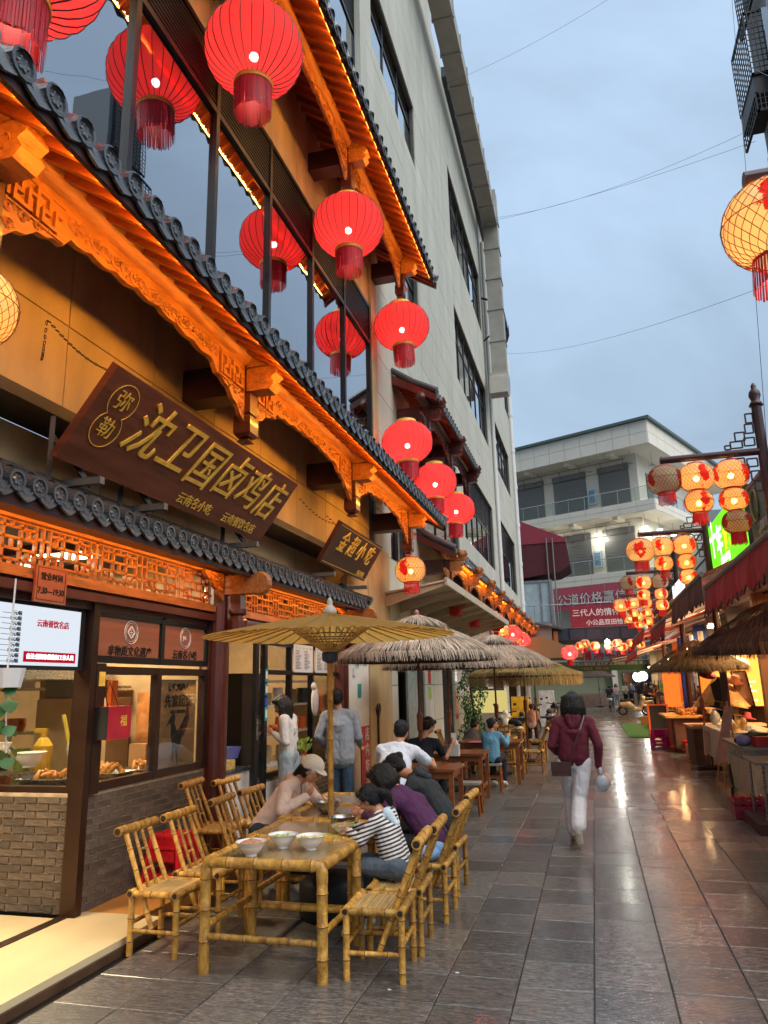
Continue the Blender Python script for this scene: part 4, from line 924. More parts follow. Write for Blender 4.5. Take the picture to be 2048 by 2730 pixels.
def net_lantern(tiers=1, lit=(1, 1, 1), R=.25, energy=4.6, tass=True):
    t = thing('woven_lantern', 'x', 'lantern', group='woven lanterns on the lamp post arms'); z = -.02
    for k in range(tiers):
        r = R if k == 0 else R*.80; h = r*.80; zc = z-h
        prof = []; npf = 9
        for i in range(npf+1):
            ph = -1.2+2.4*i/npf; prof.append((r*cos(ph)**.75, h*sin(ph)/sin(1.2)))
        me = MB().lathe(prof, 24).mesh('paper_shade', M['paper']); me.shade_smooth(); o = link('paper_shade', me, t); o.location = (0, 0, zc)
        mb = MB()
        for s_ in (1, -1):
            for j in range(26):
                pts = []
                for i in range(npf+1): a = 2*pi*j/26+s_*i*.17; rr = prof[i][0]+.005; pts.append((rr*cos(a), rr*sin(a), zc+prof[i][1]))
                mb.tube(pts, .0022, 3, cap=False)
        mb.tube([((r+.006)*cos(a*pi/12), (r+.006)*sin(a*pi/12), zc) for a in range(24)], .003, 3, closed=True)
        mb.build('net', M['net'], t, kind='stuff')
        e = prof[0][0]
        MB().lathe([(e*1.02, 0), (e*1.05, .012), (e*1.02, .024)], 18, (0, 0, zc+h-.012)).lathe([(e*1.02, 0), (e*1.05, .012), (e*1.02, .024)], 18, (0, 0, zc-h-.012)).build('rim', M['tassel'], t)
        if lit[k]:
            lamp('lantern_glow', 'POINT', (0, 0, zc-.02), energy*(r/.25)**2, (1, .40, .06), .04, parent=t)
            MB().ell((0, 0, zc-.02), .022, 8, 6).build('bulb', emis('amber_bulb', (1, .7, .3), 14), t)
        z = zc-h-.015
    if tass:
        e = R*.5 if tiers == 1 else R*.42; mb = MB(); rnd = random.Random(5)
        for j in range(46):
            a = 2*pi*j/46; l = .15+rnd.uniform(-.01, .015); w = .05; mb.quad((e*cos(a-w), e*sin(a-w), z+.02), (e*cos(a+w), e*sin(a+w), z+.02), (e*1.04*cos(a+w), e*1.04*sin(a+w), z-l), (e*1.04*cos(a-w), e*1.04*sin(a-w), z-l))
        mb.build('tassel', mat('bright_red_tassel', '#d01818', .6, rnd=.2), t, kind='stuff')
    MB().tube([(0, 0, -.05), (0, 0, .16)], .006, 5).build('hook', M['black'], t)
    return t
NL = {}
def put_net(kind, p, label, rz=0, sc=None, group=None):
    spec = {'1': (1, (1,)), '1o': (1, (0,)), '2': (2, (1, 1)), '3': (3, (1, 1, 0)), '3l': (3, (1, 1, 1)), '3t': (3, (0, 1, 1))}[kind]
    if kind not in NL: t = net_lantern(*spec); NL[kind] = t; t.location = p; t['label'] = label; t.rotation_euler = (0, 0, rz)
    else: t = dup(NL[kind], p, rz, label)
    t.rotation_euler = (random.uniform(-.05, .05), random.uniform(-.05, .05), rz)
    if sc:
        t.scale = (sc, sc, sc)
        for ch in KIDS.get(t.name, ()):
            if ch.type == 'LIGHT' and sc > 1.1: ch.data = ch.data.copy(); ch.data.energy *= sc*sc
    if group: t['group'] = group
    return t
put_net('1', (-3.4, 14.4, 4.36), 'orange-glowing woven lantern hanging above the beige metal canopy', .3, 1.25, 'woven lanterns along the left building')
o = put_net('1', (-3.4, 3.15, 4.30), 'woven paper lantern cut off at the left edge of the view', 1.2, 1.12, 'woven lanterns along the left building')
# ============================================================ tall building behind
tb = thing('beige_building', 'tall beige stone-clad building with strip windows and a rounded far end', 'building')
def holes_wall(par, x, y0, y1, z0, z1, holes, m, name='wall', th=.4):
    """wall in the plane X=x with rectangular window openings left open"""
    ys_ = sorted({y0, y1, *[h[0] for h in holes], *[h[1] for h in holes]}); mb = MB()
    for a, b in zip(ys_[:-1], ys_[1:]):
        hs = sorted([(h[2], h[3]) for h in holes if h[0] <= a+1e-6 and h[1] >= b-1e-6]); z = z0
        for (c, d) in hs+[(z1, z1)]:
            if c-z > .01: mb.b2(x-th, x, a, b, z, c)
            z = d
    return mb.build(name, m, par)
holes = [(12.0, 13.9, 15.5, 16.4)]
rows = [(14.9, 19.9, 17.8, 20.15, 3), (26.4, 35.5, 19.6, 23.0, 6), (45.8, 49.9, 19.4, 22.8, 3), (26.3, 35.5, 13.4, 16.5, 6), (17.3, 19.6, 12.0, 14.4, 2), (37.1, 46.1, 13.3, 16.1, 6), (26.4, 35.4, 7.1, 10.2, 6), (37.2, 46.4, 7.1, 10.4, 6), (18.2, 25.0, 5.9, 9.3, 4), (15.6, 17.6, 4.6, 6.9, 2)]
wholes = [r[:4] for r in rows]+[(15.9, 18.6, 0, 3.1), (20.9, 22.6, 0, 2.6), (26, 30, 0, 3), (32, 36, 0, 3), (38, 42, 0, 3), (44, 48, 0, 3)]
# cladding colour runs in panels: joints are real grooves made by narrow recessed courses
holes_wall(tb, -4.14, 14.4, 49.8, 0, 27.4, wholes, M['joint'])
def cut(rects, h):
    out = []
    for (a, b, c, d) in rects:
        if h[0] >= b or h[1] <= a or h[2] >= d or h[3] <= c: out.append((a, b, c, d)); continue
        if h[0] > a: out.append((a, h[0], c, d))
        if h[1] < b: out.append((h[1], b, c, d))
        m0, m1 = max(a, h[0]), min(b, h[1])
        if h[2] > c: out.append((m0, m1, c, h[2]))
        if h[3] < d: out.append((m0, m1, h[3], d))
    return out
def cladding():
    ys_ = [14.4+1.77*i for i in range(21)]; zs = [0+.913*i for i in range(31)]; cells = []
    for a, b in zip(ys_[:-1], ys_[1:]):
        for c, d in zip(zs[:-1], zs[1:]):
            r = [(a, b, c, d)]
            for h in wholes: r = cut(r, h)
            cells += [q for q in r if q[1]-q[0] > .06 and q[3]-q[2] > .06]
    cells.sort(key=lambda q: q[0]+abs(q[2]-9)*.4); ms = {}
    for (a, b, c, d) in cells[:300]:
        k = (round(b-a, 2), round(d-c, 2))
        if k not in ms: w, h = b-a-.014, d-c-.014; ms[k] = MB().b2(-.04, 0, -w/2, w/2, -h/2, h/2).mesh('cladding_panel', M['beige'])
        o = link('cladding_panel', ms[k], tb); o.location = (-4.1+random.uniform(-.002, .001), (a+b)/2, (c+d)/2)
    mb = MB()
    for (a, b, c, d) in cells[300:]: x = -4.1+random.uniform(-.002, .001); mb.b2(x-.04, x, a+.007, b-.007, c+.007, d-.007)
    mb.build('cladding_panels', M['beige'], tb, kind='stuff')
cladding()
def window_unit(par, y0, y1, z0, z1, n, x=-4.1, louv=False):
    fr = MB(); d = (y1-y0)/n; w = .07; zt = z0+(z1-z0)*(.66 if not louv else .55)
    for i in range(n+1): y = y0+d*i; fr.b2(x-.22, x-.14, max(y0, y-w/2), min(y1, y+w/2), z0, z1)
    for z in (z0+.04, zt, z1-.04):
        for i in range(n): fr.b2(x-.215, x-.145, y0+d*i+w/2, y0+d*(i+1)-w/2, z-.035, z+.035)
    f = fr.build('window', M['black_frame'], par)
    for i in range(n): MB().b2(x-.185, x-.175, y0+d*i+w/2, y0+d*(i+1)-w/2, z0+.07, zt-.035 if louv else z1-.07).build('pane', M['dark_glass'], f)
    if louv:
        mb = MB(); k = int((z1-zt)/.1)
        for i in range(k): mb.b2(x-.2, x-.15, y0+.04, y1-.04, zt+.06+i*.1, zt+.10+i*.1)
        mb.build('louvre', M['dark_metal'], f)
    return f
for (a, b, c, d, n) in rows: window_unit(tb, a, b, c, d, n, louv=(c < 11 and a > 18) or a in (17.3,))
MB().b2(-8, -4.6, 14.4, 49.8, .1, 27).build('interior_mass', mat('dark_room', '#20242a', .8), tb)
# rounded end
mb = MB()
pts = [(-4.1+0.0, 49.8)]+[(-4.1-6+6*cos(a*pi/20), 49.8+6*sin(a*pi/20)) for a in range(1, 11)]
for (p, q) in zip(pts[:-1], pts[1:]):
    mb.quad((p[0], p[1], 0), (q[0], q[1], 0), (q[0], q[1], 27.4), (p[0], p[1], 27.4))
mb.quad((pts[-1][0], pts[-1][1], 0), (-30, pts[-1][1], 0), (-30, pts[-1][1], 27.4), (pts[-1][0], pts[-1][1], 27.4))
mb.build('rounded_end', M['beige'], tb)
for z0_, z1_ in ((19.4, 22.8), (13.3, 16.6), (7.3, 10.4)):
    mb = MB(); fr = MB()
    for (p, q) in zip(pts[:6], pts[1:7]):
        a = Vector((p[0], p[1], 0)); b = Vector((q[0], q[1], 0)); nrm = Vector(((b-a).y, -(b-a).x, 0)).normalized()*.02
        mb.quad(*[tuple(v+nrm) for v in (a+Vector((0, 0, z0_)), b+Vector((0, 0, z0_)), b+Vector((0, 0, z1_)), a+Vector((0, 0, z1_)))])
        fr.bar(a+nrm*1.5+Vector((0, 0, z0_)), a+nrm*1.5+Vector((0, 0, z1_)), .08, .06, up=(0, 1, 0))
    o = mb.build('curved_window', M['dark_glass'], tb); fr.build('mullion', M['black_frame'], o)
    mb2 = MB()
# cornice
cn = MB().b2(-4.9, -3.9, 26.0, 50.0, 27.0, 27.5).build('cornice', mat('slate_cornice', '#30363f', .5, var=.1), tb)
MB().b2(-4.9, -3.9, 12.0, 24.2, 28.6, 29.2).build('cornice', bpy.data.materials['slate_cornice'], tb)
holes_wall(tb, -4.1, 1.0, 14.4, 15.2, 28.6, [(3.0, 13.9, 15.6, 18.4)], M['beige'], 'near_tower_wall'); window_unit(tb, 3.0, 13.9, 15.6, 18.4, 6, louv=True); MB().b2(-8, -4.1, 14.4, 24.0, 27.4, 28.6).build('parapet', M['beige'], tb)
mb = MB()
pr_ = [(x+(.3 if i else .28), y) for i, (x, y) in enumerate(pts)]
for (p, q) in zip(pts[:-1], pts[1:]):
    c0 = Vector((-10.1, 49.8, 0)); o1 = (Vector((p[0], p[1], 0))-c0)*1.05+c0; o2 = (Vector((q[0], q[1], 0))-c0)*1.05+c0
    mb.quad((o1.x, o1.y, 26.9), (o2.x, o2.y, 26.9), (o2.x, o2.y, 27.8), (o1.x, o1.y, 27.8)); mb.quad((p[0], p[1], 26.9), (q[0], q[1], 26.9), (o2.x, o2.y, 26.9), (o1.x, o1.y, 26.9))
mb.build('curved_cornice', bpy.data.materials['slate_cornice'], tb)
# square air duct along the roof edge, dropping down the wall
dc = thing('air_duct', 'grey square ventilation duct running along the cornice and down the wall', 'duct')
def seg(a, b, w, d):
    w *= .85; d *= .85
    o = MB().bar(a, b, w, d, up=(1, 0, 0)).build('duct_section', M['duct'], dc); a = Vector(a); b = Vector(b); n = (b-a).normalized()
    MB().bar(b-n*.04, b+n*.04, w+.09, d+.09, up=(1, 0, 0)).build('flange', M['duct'], o)
for i in range(10): y = 19.0+i*1.65; seg((-3.35, y, 26.35), (-3.35, y+1.65, 26.35), .9, .9)
for i in range(6): z = 28.2-i*1.8; seg((-3.35, 36.0, z), (-3.35, 36.0, z-1.8), 1.0, .9)
mb = MB()
def _elbow():
    for i in range(7):
        a0, a1 = i*pi/12, (i+1)*pi/12; c = Vector((-3.35, 35.0, 17.4)); q = [c+Vector((0, r*cos(a), -r*sin(a))) for r in (.5, 1.5) for a in (a0, a1)]
        for dx in (0,):
            n = len(mb.v); mb.v += [(p.x+sx, p.y, p.z) for sx in (-.45, .45) for p in (q[0], q[1], q[3], q[2])]
            mb.f += [(n, n+1, n+2, n+3), (n+4, n+7, n+6, n+5), (n, n+4, n+5, n+1), (n+3, n+2, n+6, n+7), (n+1, n+5, n+6, n+2), (n, n+3, n+7, n+4)]
_elbow(); mb.build('elbow', M['duct'], dc)
MB().bar((-4.1, 36.0, 22), (-3.35, 36.6, 22), .08, .08).bar((-4.1, 36.0, 19.5), (-3.35, 36.6, 20.4), .08, .08).build('wall_bracket', M['dark_metal'], dc)
for z, e_ in ((24.0, 1), ):
    dp = thing('drainpipe', 'pale drainpipe running down the beige building near its rounded end', 'pipe')
    MB().tube([(-4.0, 48.4, 0), (-4.0, 48.4, 24.2)], .14, 8).build('pipe', M['white_paint'], dp)
    for k in range(9): MB().tube([(-4.0, 48.4, 1.5+k*2.6), (-4.0, 48.4, 1.75+k*2.6)], .17, 8).build('collar', M['white_paint'], dp)
dp2 = thing('drainpipe', 'thin drainpipe behind the elbow of the big air duct', 'pipe')
MB().tube([(-4.0, 37.0, 3.2), (-4.0, 37.0, 26)], .1, 8).build('pipe', M['white_paint'], dp2)
# small separate roof (z 9) and the far lit eave (z 5.2)
E3 = eave('small_roof', 'separate unlit tiled roof hanging over three red lanterns on the beige wall', 16.1, 23.2, -3.05, 8.55, -4.1, .3, .62)
beam_set(E3, (16.6, 19.6, 22.6), -3.4, 8.5, -4.1, 16.0, 23.2, mm='red_wood'); gable_end(E3, 16.08, -3.05, 8.55, -4.1, .62, -1)
E4 = eave('far_eave', 'long far tiled eave with glowing orange brackets beyond the beige canopy', 18.3, 52.0, -3.15, 5.15, -4.1, .3, .55)
beam_set(E4, [18.8+3.0*i for i in range(11)], -3.4, 5.1, -4.1, 18.4, 51.5); gable_end(E4, 18.28, -3.15, 5.15, -4.1, .55, -1)
led_strip(E4, -3.21, 19.5, 51, 5.055, 26, (-1, 0, -.3))
# beige metal canopy
cp = thing('metal_canopy', 'beige ribbed metal canopy on steel arms over the alley doorway', 'canopy')
cm = mat('beige_sheet_metal', '#b9ae98', .5, var=.08, metal=.1)
MB().prism([(-4.1, 3.72), (-2.75, 3.92), (-2.75, 3.88), (-4.1, 3.67)], lambda u, v: (u, 14.8, v), lambda u, v: (u, 26.5, v)).build('roof_sheet', cm, cp)
for i in range(9):
    y = 14.85+i*1.4
    MB().prism([(-4.08, 3.66), (-2.8, 3.86), (-2.8, 3.80), (-4.08, 3.42)], lambda u, v: (u, y, v), lambda u, v: (u, y+.08, v)).build('arm', cm, cp)
MB().b2(-2.78, -2.72, 14.8, 26.5, 3.8, 3.96).build('front_edge', cm, cp)
# white plaster pier and columns at street level
wp = thing('white_pier', 'white plastered pier with a small fan and teal notice between the shops', 'pillar')
MB().b2(-4.5, -4.08, 12.25, 13.6, 0, 3.3).build('plaster', M['white_wall'], wp)
MB().b2(-4.5, -4.05, 13.6, 15.2, 0, 4.6).build('stone_panel', M['tan'], wp)
MB().b2(-4.5, -4.06, 12.3, 14.4, 3.3, 4.2).build('stone_head', M['tan'], wp)
tag(MB().b2(-4.078, -4.07, 12.9, 13.1, 1.62, 1.86).build('notice_card', tl), 'small teal notice card on the white pier', 'notice')
tag(MB().b2(-4.078, -4.05, 12.62, 12.74, 2.0, 2.13).build('socket_box', M['white_paint']), 'small white electrical socket box on the pier', 'socket')
wf = thing('wall_fan', 'small white wall fan high on the pier', 'fan', (-4.0, 12.75, 2.42))
MB().tube([(.11*0, .11*cos(a*pi/8), .11*sin(a*pi/8)) for a in range(16)], .006, 5, closed=True).tube([(0, .07*cos(a*pi/8), .07*sin(a*pi/8)) for a in range(16)], .004, 5, closed=True).ell((0, 0, 0), .035, 8, 6).build('guard', M['white_paint'], wf)
MB().b2(-.07, 0, -.01, .01, -.3, -.02).build('stem', M['white_paint'], wf)
rb = thing('red_banner_stand', 'red upright banner with white characters behind the standing man', 'banner', (-3.85, 12.6, 0))
MB().b2(-.02, 0, -.25, .25, .1, 1.15).build('banner_sheet', mat('crimson_print', '#a01a28', .6), rb)
for k, c in enumerate('店内吃凉'): text(c, .24, frame_m((.004, .08, 1.0-.26*k), (0, 1, 0), (0, 0, 1)), M['melamine'], rb)
ng = 'tongs'
tg = tag(MB().tube([(-4.03, 14.0, .65), (-4.03, 14.02, 1.25), (-4.03, 13.9, 1.4), (-4.03, 14.0, 1.48), (-4.03, 14.04, 1.25), (-4.03, 14.16, 1.48), (-4.03, 14.24, 1.4), (-4.03, 14.06, 1.22), (-4.03, 14.07, .65)], .014, 6).build('fire_tongs', M['dark_metal']), 'long black iron tongs hanging on the tan pillar', 'tongs')
dr = thing('grey_door', 'open pale grey steel door in the shadowed recess', 'door', (-4.2, 17.2, 0))
MB().b2(-.05, 0, 0, 1.2, 0, 2.9).build('door_leaf', mat('pale_grey_steel', '#8d9893', .5), dr); MB().b2(0, .06, .95, .99, 1.0, 1.3).build('handle', M['steel'], dr)
MB().b2(-4.9, -4.55, 15.6, 20, 0, 3.3).build('recess_wall', M['dark_int'], tb)
for (y, z, h_, m_, l_) in ((19.0, 2.1, .5, 'plastic_red', 'small white-and-red safety notice highest on the pale column'), (19.0, 1.62, .3, 'greens', 'green recycling notice on the pale column'), (19.1, 1.1, .6, 'melamine', 'slim pink-edged notice strip on the pale column')):
    s_ = MB().b2(-4.098, -4.09, y, y+.32, z-h_/2, z+h_/2).build('wall_notice', M[m_]); tag(s_, l_, 'notice')
tag(MB().b2(-4.098, -4.09, 22.8, 23.3, .8, 1.6).build('wall_notice', M['plastic_red']), 'red fire notice low on the column by the ivy', 'notice')
tag(MB().b2(-4.098, -4.09, 22.8, 23.3, 1.9, 2.7).build('wall_notice', M['melamine']), 'tall cream printed notice above the red fire notice', 'notice')
# ============================================================ bamboo furniture
def chair_meshes():
    P = {}
    def bb(key, parts, m='bamboo'):
        mb = MB(); nd = MB(); en = MB()
        for (a, b, r, ph) in parts: bamboo(mb, nd, en, a, b, r, ph=ph, step=.15 if r > .014 else .11)
        P[key] = (auto(mb.mesh(key, M[m])), nd.mesh('joint_ring', M['bamboo_node']), en.mesh('hollow_end', M['bamboo_end']))
    # local: x = to the front (towards the table), back rail on -x, y = width
    for i, (x, y) in enumerate(((.19, -.2), (.19, .2), (-.17, -.2), (-.17, .2))): bb('leg%d' % i, [((x, y, 0), (x, y, .385), .0225, .2*i)])
    bb('seat_rail0', [((.19, -.235, .405), (.19, .235, .405), .027, .3)]); bb('seat_rail1', [((-.17, -.235, .405), (-.17, .235, .405), .027, .6)])
    bb('seat_rail2', [((-.145, -.2, .40), (.165, -.2, .40), .024, .1)]); bb('seat_rail3', [((-.145, .2, .40), (.165, .2, .40), .024, .5)])
    bb('stretcher0', [((-.17, -.2, .16), (.19, -.2, .16), .015, .1)]); bb('stretcher1', [((-.17, .2, .16), (.19, .2, .16), .015, .4)])
    bb('stretcher2', [((-.17, -.2, .21), (-.17, .2, .21), .015, .4)]); bb('stretcher3', [((.19, -.2, .21), (.19, .2, .21), .015, .2)])
    bb('back_post0', [((-.02, -.172, .17), (-.285, -.15, .80), .0185, .3)]); bb('back_post1', [((-.02, .172, .17), (-.285, .15, .80), .0185, .7)])
    bb('back_spindle0', [((-.13, -.05, .41), (-.285, -.045, .80), .0125, .2)]); bb('back_spindle1', [((-.13, .05, .41), (-.285, .045, .80), .0125, .6)])
    bb('back_rung', [((-.175, -.05, .53), (-.175, .05, .53), .009, .5), ((-.228, -.05, .66), (-.228, .05, .66), .009, .5)])
    bb('top_rail', [((-.29, -.245, .815), (-.29, .245, .815), .034, .4)])
    mb = MB()
    for i in range(15): x = -.135+i*.021; mb.b2(x-.0085, x+.0085, -.185, .185, .404, .411)
    P['seat'] = (mb.mesh('seat', M['bamboo_strip']), None, None)
    return P
CP = chair_meshes()
def make_chair():
    t = thing('bamboo_chair', 'x', 'chair', group='golden bamboo chairs')
    for k, (a, n_, e_) in CP.items():
        o = link(k.rstrip('0123456789'), a, t)
        if n_: link('joint_ring', n_, o)
        if e_: link('hollow_end', e_, o)
    return t
CH = make_chair(); first = [True]
def put_chair(x, y, rz, label, z=0.0, sc=None):
    if first[0]: first[0] = False; CH.location = (x, y, z); CH.rotation_euler = (0, 0, rz); CH['label'] = label; return CH
    return dup(CH, (x, y, z), rz, label, sc=sc)
R1 = pi  # chairs on the lane side face -X
for (y, l, dx, dr_) in ((5.14, 'nearest bamboo chair on the lane side of the long bamboo table', 0, .06), (5.64, 'bamboo chair the girl in stripes sits on', .01, .05),
                   (6.39, 'bamboo chair with a pale blue cloth on it beside the woman in purple', .05, .0), (7.12, 'farthest bamboo chair on the lane side, behind the person in the dark hoodie', .02, -.03)):
    put_chair(-1.48+dx, y, R1+dr_, l)
for (x, y, l, z, r_) in ((-3.14, 5.25, 'nearest empty bamboo chair on the shop side, front left of the table', 0, .0), (-3.12, 5.82, 'second empty bamboo chair on the shop side, in front of the red stools', 0, .02),
                 (-3.14, 6.62, 'bamboo chair with bright cut rail end just left of the woman in the white cap', 0, .05), (-3.14, 7.22, 'bamboo chair behind the woman in the white cap', 0, -.04),
                 (-3.66, 6.98, 'empty bamboo chair against the brick dado on the doorstep', .095, .1), (-3.66, 7.66, 'empty bamboo chair standing against the round red post', .03, -.1)):
    put_chair(x, y, r_, l, z)
def table_parts(W, D_, Hh, r=.036):
    P = []
    def bb(key, parts, step=.2):
        mb = MB(); nd = MB(); en = MB()
        for (a, b, r_, ph) in parts: bamboo(mb, nd, en, a, b, r_, ph=ph, step=step, n=12)
        P.append((key, auto(mb.mesh(key, M['bamboo'])), nd.mesh('joint_ring', M['bamboo_node']), en.mesh('hollow_end', M['bamboo_end'])))
    x, y = W/2, D_/2
    for i, (sx, sy) in enumerate(((-1, -1), (1, -1), (1, 1), (-1, 1))): bb('leg', [((sx*x, sy*y, 0), (sx*x, sy*y, Hh-.03), r, .3*i)], .19)
    # rounded corner knuckles
    mb = MB()
    for sx, sy in ((-1, -1), (1, -1), (1, 1), (-1, 1)): P.append(('corner_knuckle', auto(MB().tube([(sx*x, sy*y, Hh-.10), (sx*x, sy*y, Hh-.03), (sx*(x-.012), sy*y, Hh+.0), (sx*(x-.05), sy*y, Hh+.008)], [r*1.04, r*1.08, r*1.06, r*1.0], 12).mesh('corner_knuckle', M['bamboo'])), None, None))
    bb('top_rail', [((-x, -y, Hh), (x, -y, Hh), r, .2)]); bb('top_rail', [((-x, y, Hh), (x, y, Hh), r, .7)])
    bb('top_rail', [((-x, -y, Hh), (-x, y, Hh), r, .4)]); bb('top_rail', [((x, -y, Hh), (x, y, Hh), r, .9)])
    bb('stretcher', [((-x, -y, .22), (x, -y, .22), r*.62, .2)], .16); bb('stretcher', [((-x, y, .22), (x, y, .22), r*.62, .5)], .16)
    bb('stretcher', [((-x, -y, .28), (-x, y, .28), r*.62, .2)], .16); bb('stretcher', [((x, -y, .28), (x, y, .28), r*.62, .5)], .16)
    mb = MB(); n = 34
    for i in range(n): q = -x+.04+(2*x-.08)*(i+.5)/n; w = (2*x-.08)/n*.42; mb.b2(q-w, q+w, -y+.02, y-.02, Hh+.006, Hh+.013)
    P.append(('table_slats', mb.mesh('table_slats', M['bamboo_strip']), None, None))
    mb = MB().b2(-x+.05, x-.05, -y+.05, y-.05, Hh+.016, Hh+.022); P.append(('glass_cover', mb.mesh('glass_cover', M['table_glass']), None, None))
    return P
M['table_glass'] = glassmat('table_glass_cover', (.94, .94, .92), .03, .14, smudge=False)
def make_table(name, label, W, D_, Hh, loc, group):
    t = thing(name, label, 'table', loc, group=group)
    for (k, a, n_, e_) in table_parts(W, D_, Hh):
        o = link(k, a, t)
        if n_: link('joint_ring', n_, o)
        if e_: link('hollow_end', e_, o)
    return t
GT = 'bamboo tables pushed end to end'
TB = make_table('bamboo_table', 'nearest bamboo table holding three white bowls', .83, .72, .675, (-2.21, 5.22, 0), GT)
dup(TB, (-2.26, 5.99, 0), 0, 'bamboo table with the bamboo parasol pole rising at its far edge'); dup(TB, (-2.34, 6.78, 0), 0, 'bamboo table with the steel bowl of the woman in the white cap'); dup(TB, (-2.44, 7.56, 0), 0, 'farthest bamboo table of the row pushed end to end')
# bowls and food
def food_bowl(x, y, z, label, kind, s_=1.0, m='melamine'):
    t = thing('noodle_bowl', label, 'bowl', (x, y, z), group='white bowls on the nearest bamboo table' if kind != 'x' else None)
    link('bowl', bowl_me_obj, t).scale = (s_, s_, s_)
    rnd = random.Random(int(x*100))
    if kind == 'meat':
        mb = MB().lathe([(0, .105), (.04, .098), (.075, .083), (.096, .07)], 20)
        for i in range(90):
            a = rnd.uniform(0, 6.28); r = rnd.uniform(0, .075); mb.ell((r*cos(a), r*sin(a), .105-r*.3), (rnd.uniform(.006, .013), rnd.uniform(.005, .009), .006), 5, 3)
        mb.build('minced_topping', M['noodle'], t)
    else:
        MB().lathe([(0, .074), (.092, .074)], 24).build('broth', M['soup'], t)
        mb = MB()
        for i in range(26 if kind == 'green' else 10):
            a = rnd.uniform(0, 6.28); r = rnd.uniform(0, .06); b = a+rnd.uniform(-.5, .5); mb.tube([(r*cos(a), r*sin(a), .077), (r*cos(a)+.035*cos(b), r*sin(a)+.035*sin(b), .08)], .004, 4)
        mb.build('garnish', M['greens'] if kind == 'green' else mat('egg_yellow', '#c9b53c', .5), t)
    return t
ZT = .675+.022
food_bowl(-2.36, 4.99, ZT, 'white bowl heaped with pinkish minced topping, left of three', 'meat'); food_bowl(-2.24, 5.26, ZT, 'white bowl of soup with green leaves, middle of three', 'green'); food_bowl(-2.02, 5.24, ZT, 'white bowl with a yellow egg garnish, right of three', 'egg')
for (x, y, l) in ((-2.43, 6.72, 'deep steel bowl under the chopsticks of the woman in the white cap'), (-2.03, 5.98, 'steel bowl in front of the girl in stripes')):
    t = thing('steel_bowl', l, 'bowl', (x, y, ZT)); MB().lathe([(0, 0), (.05, 0), (.08, .02), (.10, .06), (.104, .1), (.108, .102), (.1, .1), (.095, .06), (.07, .025), (0, .02)], 26).build('bowl', M['steel'], t, smooth=True); MB().lathe([(0, .07), (.095, .07)], 20).build('noodles', M['noodle'], t)
t = food_bowl(-1.96, 5.78, ZT, 'small white bowl right beside the steel bowl of the girl', 'x', .8)
tag(MB().b2(-2.24, -1.86, 5.68, 5.80, ZT+.001, ZT+.004).build('paper_strip', mat('yellow_print', '#b9ab3c', .6, var=.4, scale=40)), 'yellow printed paper strip lying by the small white bowl', 'paper')
# red plastic stools stacked on the step, tub under the table
def plastic_stool(m, label, loc, n=1, group=None, rz=0):
    t = thing('plastic_stool', label, 'stool', loc, rz, group); 
    for k in range(n):
        z = k*.09; mb = MB(); w0, w1 = .17, .13
        for sx in (-1, 1):
            for sy in (-1, 1): mb.bar((sx*w0, sy*w0, z), (sx*w1, sy*w1, z+.36), .05, .05)
        mb.b2(-w1-.02, w1+.02, -w1-.02, w1+.02, z+.35, z+.375)
        for (a, b) in (((-1, -1), (1, -1)), ((1, -1), (1, 1)), ((1, 1), (-1, 1)), ((-1, 1), (-1, -1))):
            for (zz, h_, w) in ((.30, .1, .135), (.05, .05, .165)):
                p = Vector((a[0]*w, a[1]*w, z+zz)); q = Vector((b[0]*w, b[1]*w, z+zz)); mb.bar(p, q, .012, h_)
        mb.build('stool_shell', M[m], t)
    return t
plastic_stool('plastic_red', 'stack of red plastic stools by the brick dado', (-3.78, 6.35, .095), 2)
bk = thing('black_bin', 'round black tub under the second bamboo table', 'tub', (-2.2, 6.2, 0)); MB().lathe([(0, 0), (.26, 0), (.28, .05), (.27, .26), (.2, .31), (0, .32)], 24).build('tub', M['black'], bk, smooth=True)
# ============================================================ bamboo parasol
up = thing('bamboo_parasol', 'wide flat yellow oil-paper parasol on a bamboo pole over the tables', 'parasol', (-2.27, 6.37, 0))
mb = MB(); nd = MB(); bamboo(mb, nd, None, (0, 0, ZT), (0, 0, 2.2), .026, step=.33, hollow=False); pl = auto(mb.build('pole', M['bamboo'], up)); nd.build('joint_ring', M['bamboo_node'], pl)
paper = mat('oiled_paper', '#c39a3a', .6, var=.25, scale=3, rnd=.12); paper2 = fabric_mat('oiled_paper_panel', '#bca468', '#d2ab58')
NR = 36; RR = 1.13
mes = None
for j in range(NR):
    a0, a1 = 2*pi*j/NR, 2*pi*(j+1)/NR; mb = MB(); am = (a0+a1)/2
    row = [(.05, 2.46), (.35, 2.41), (.75, 2.335), (RR, 2.26)]
    for k in range(3):
        (r0, z0), (r1, z1) = row[k], row[k+1]; sag = .010
        mb.quad((r0*cos(a0), r0*sin(a0), z0), (r1*cos(a0), r1*sin(a0), z1), (r1*cos(am)*.985, r1*sin(am)*.985, z1-sag), (r0*cos(am)*.99, r0*sin(am)*.99, z0-sag))
        mb.quad((r0*cos(am)*.99, r0*sin(am)*.99, z0-sag), (r1*cos(am)*.985, r1*sin(am)*.985, z1-sag), (r1*cos(a1), r1*sin(a1), z1), (r0*cos(a1), r0*sin(a1), z0))
    mb.build('paper_panel', paper2, up)
rm = MB().tube([(.05, 0, 2.45), (.6, 0, 2.352), (RR, 0, 2.252)], [.006, .009, .005], 5).mesh('rib', M['bamboo']); sm = MB().tube([(.035, 0, 2.10), (.42, 0, 2.37)], .005, 5).mesh('strut', M['bamboo_strip'])
for j in range(NR):
    for me, nm in ((rm, 'rib'), (sm, 'strut')): o = link(nm, me, up); o.rotation_euler = (0, 0, 2*pi*j/NR)
mb = MB()
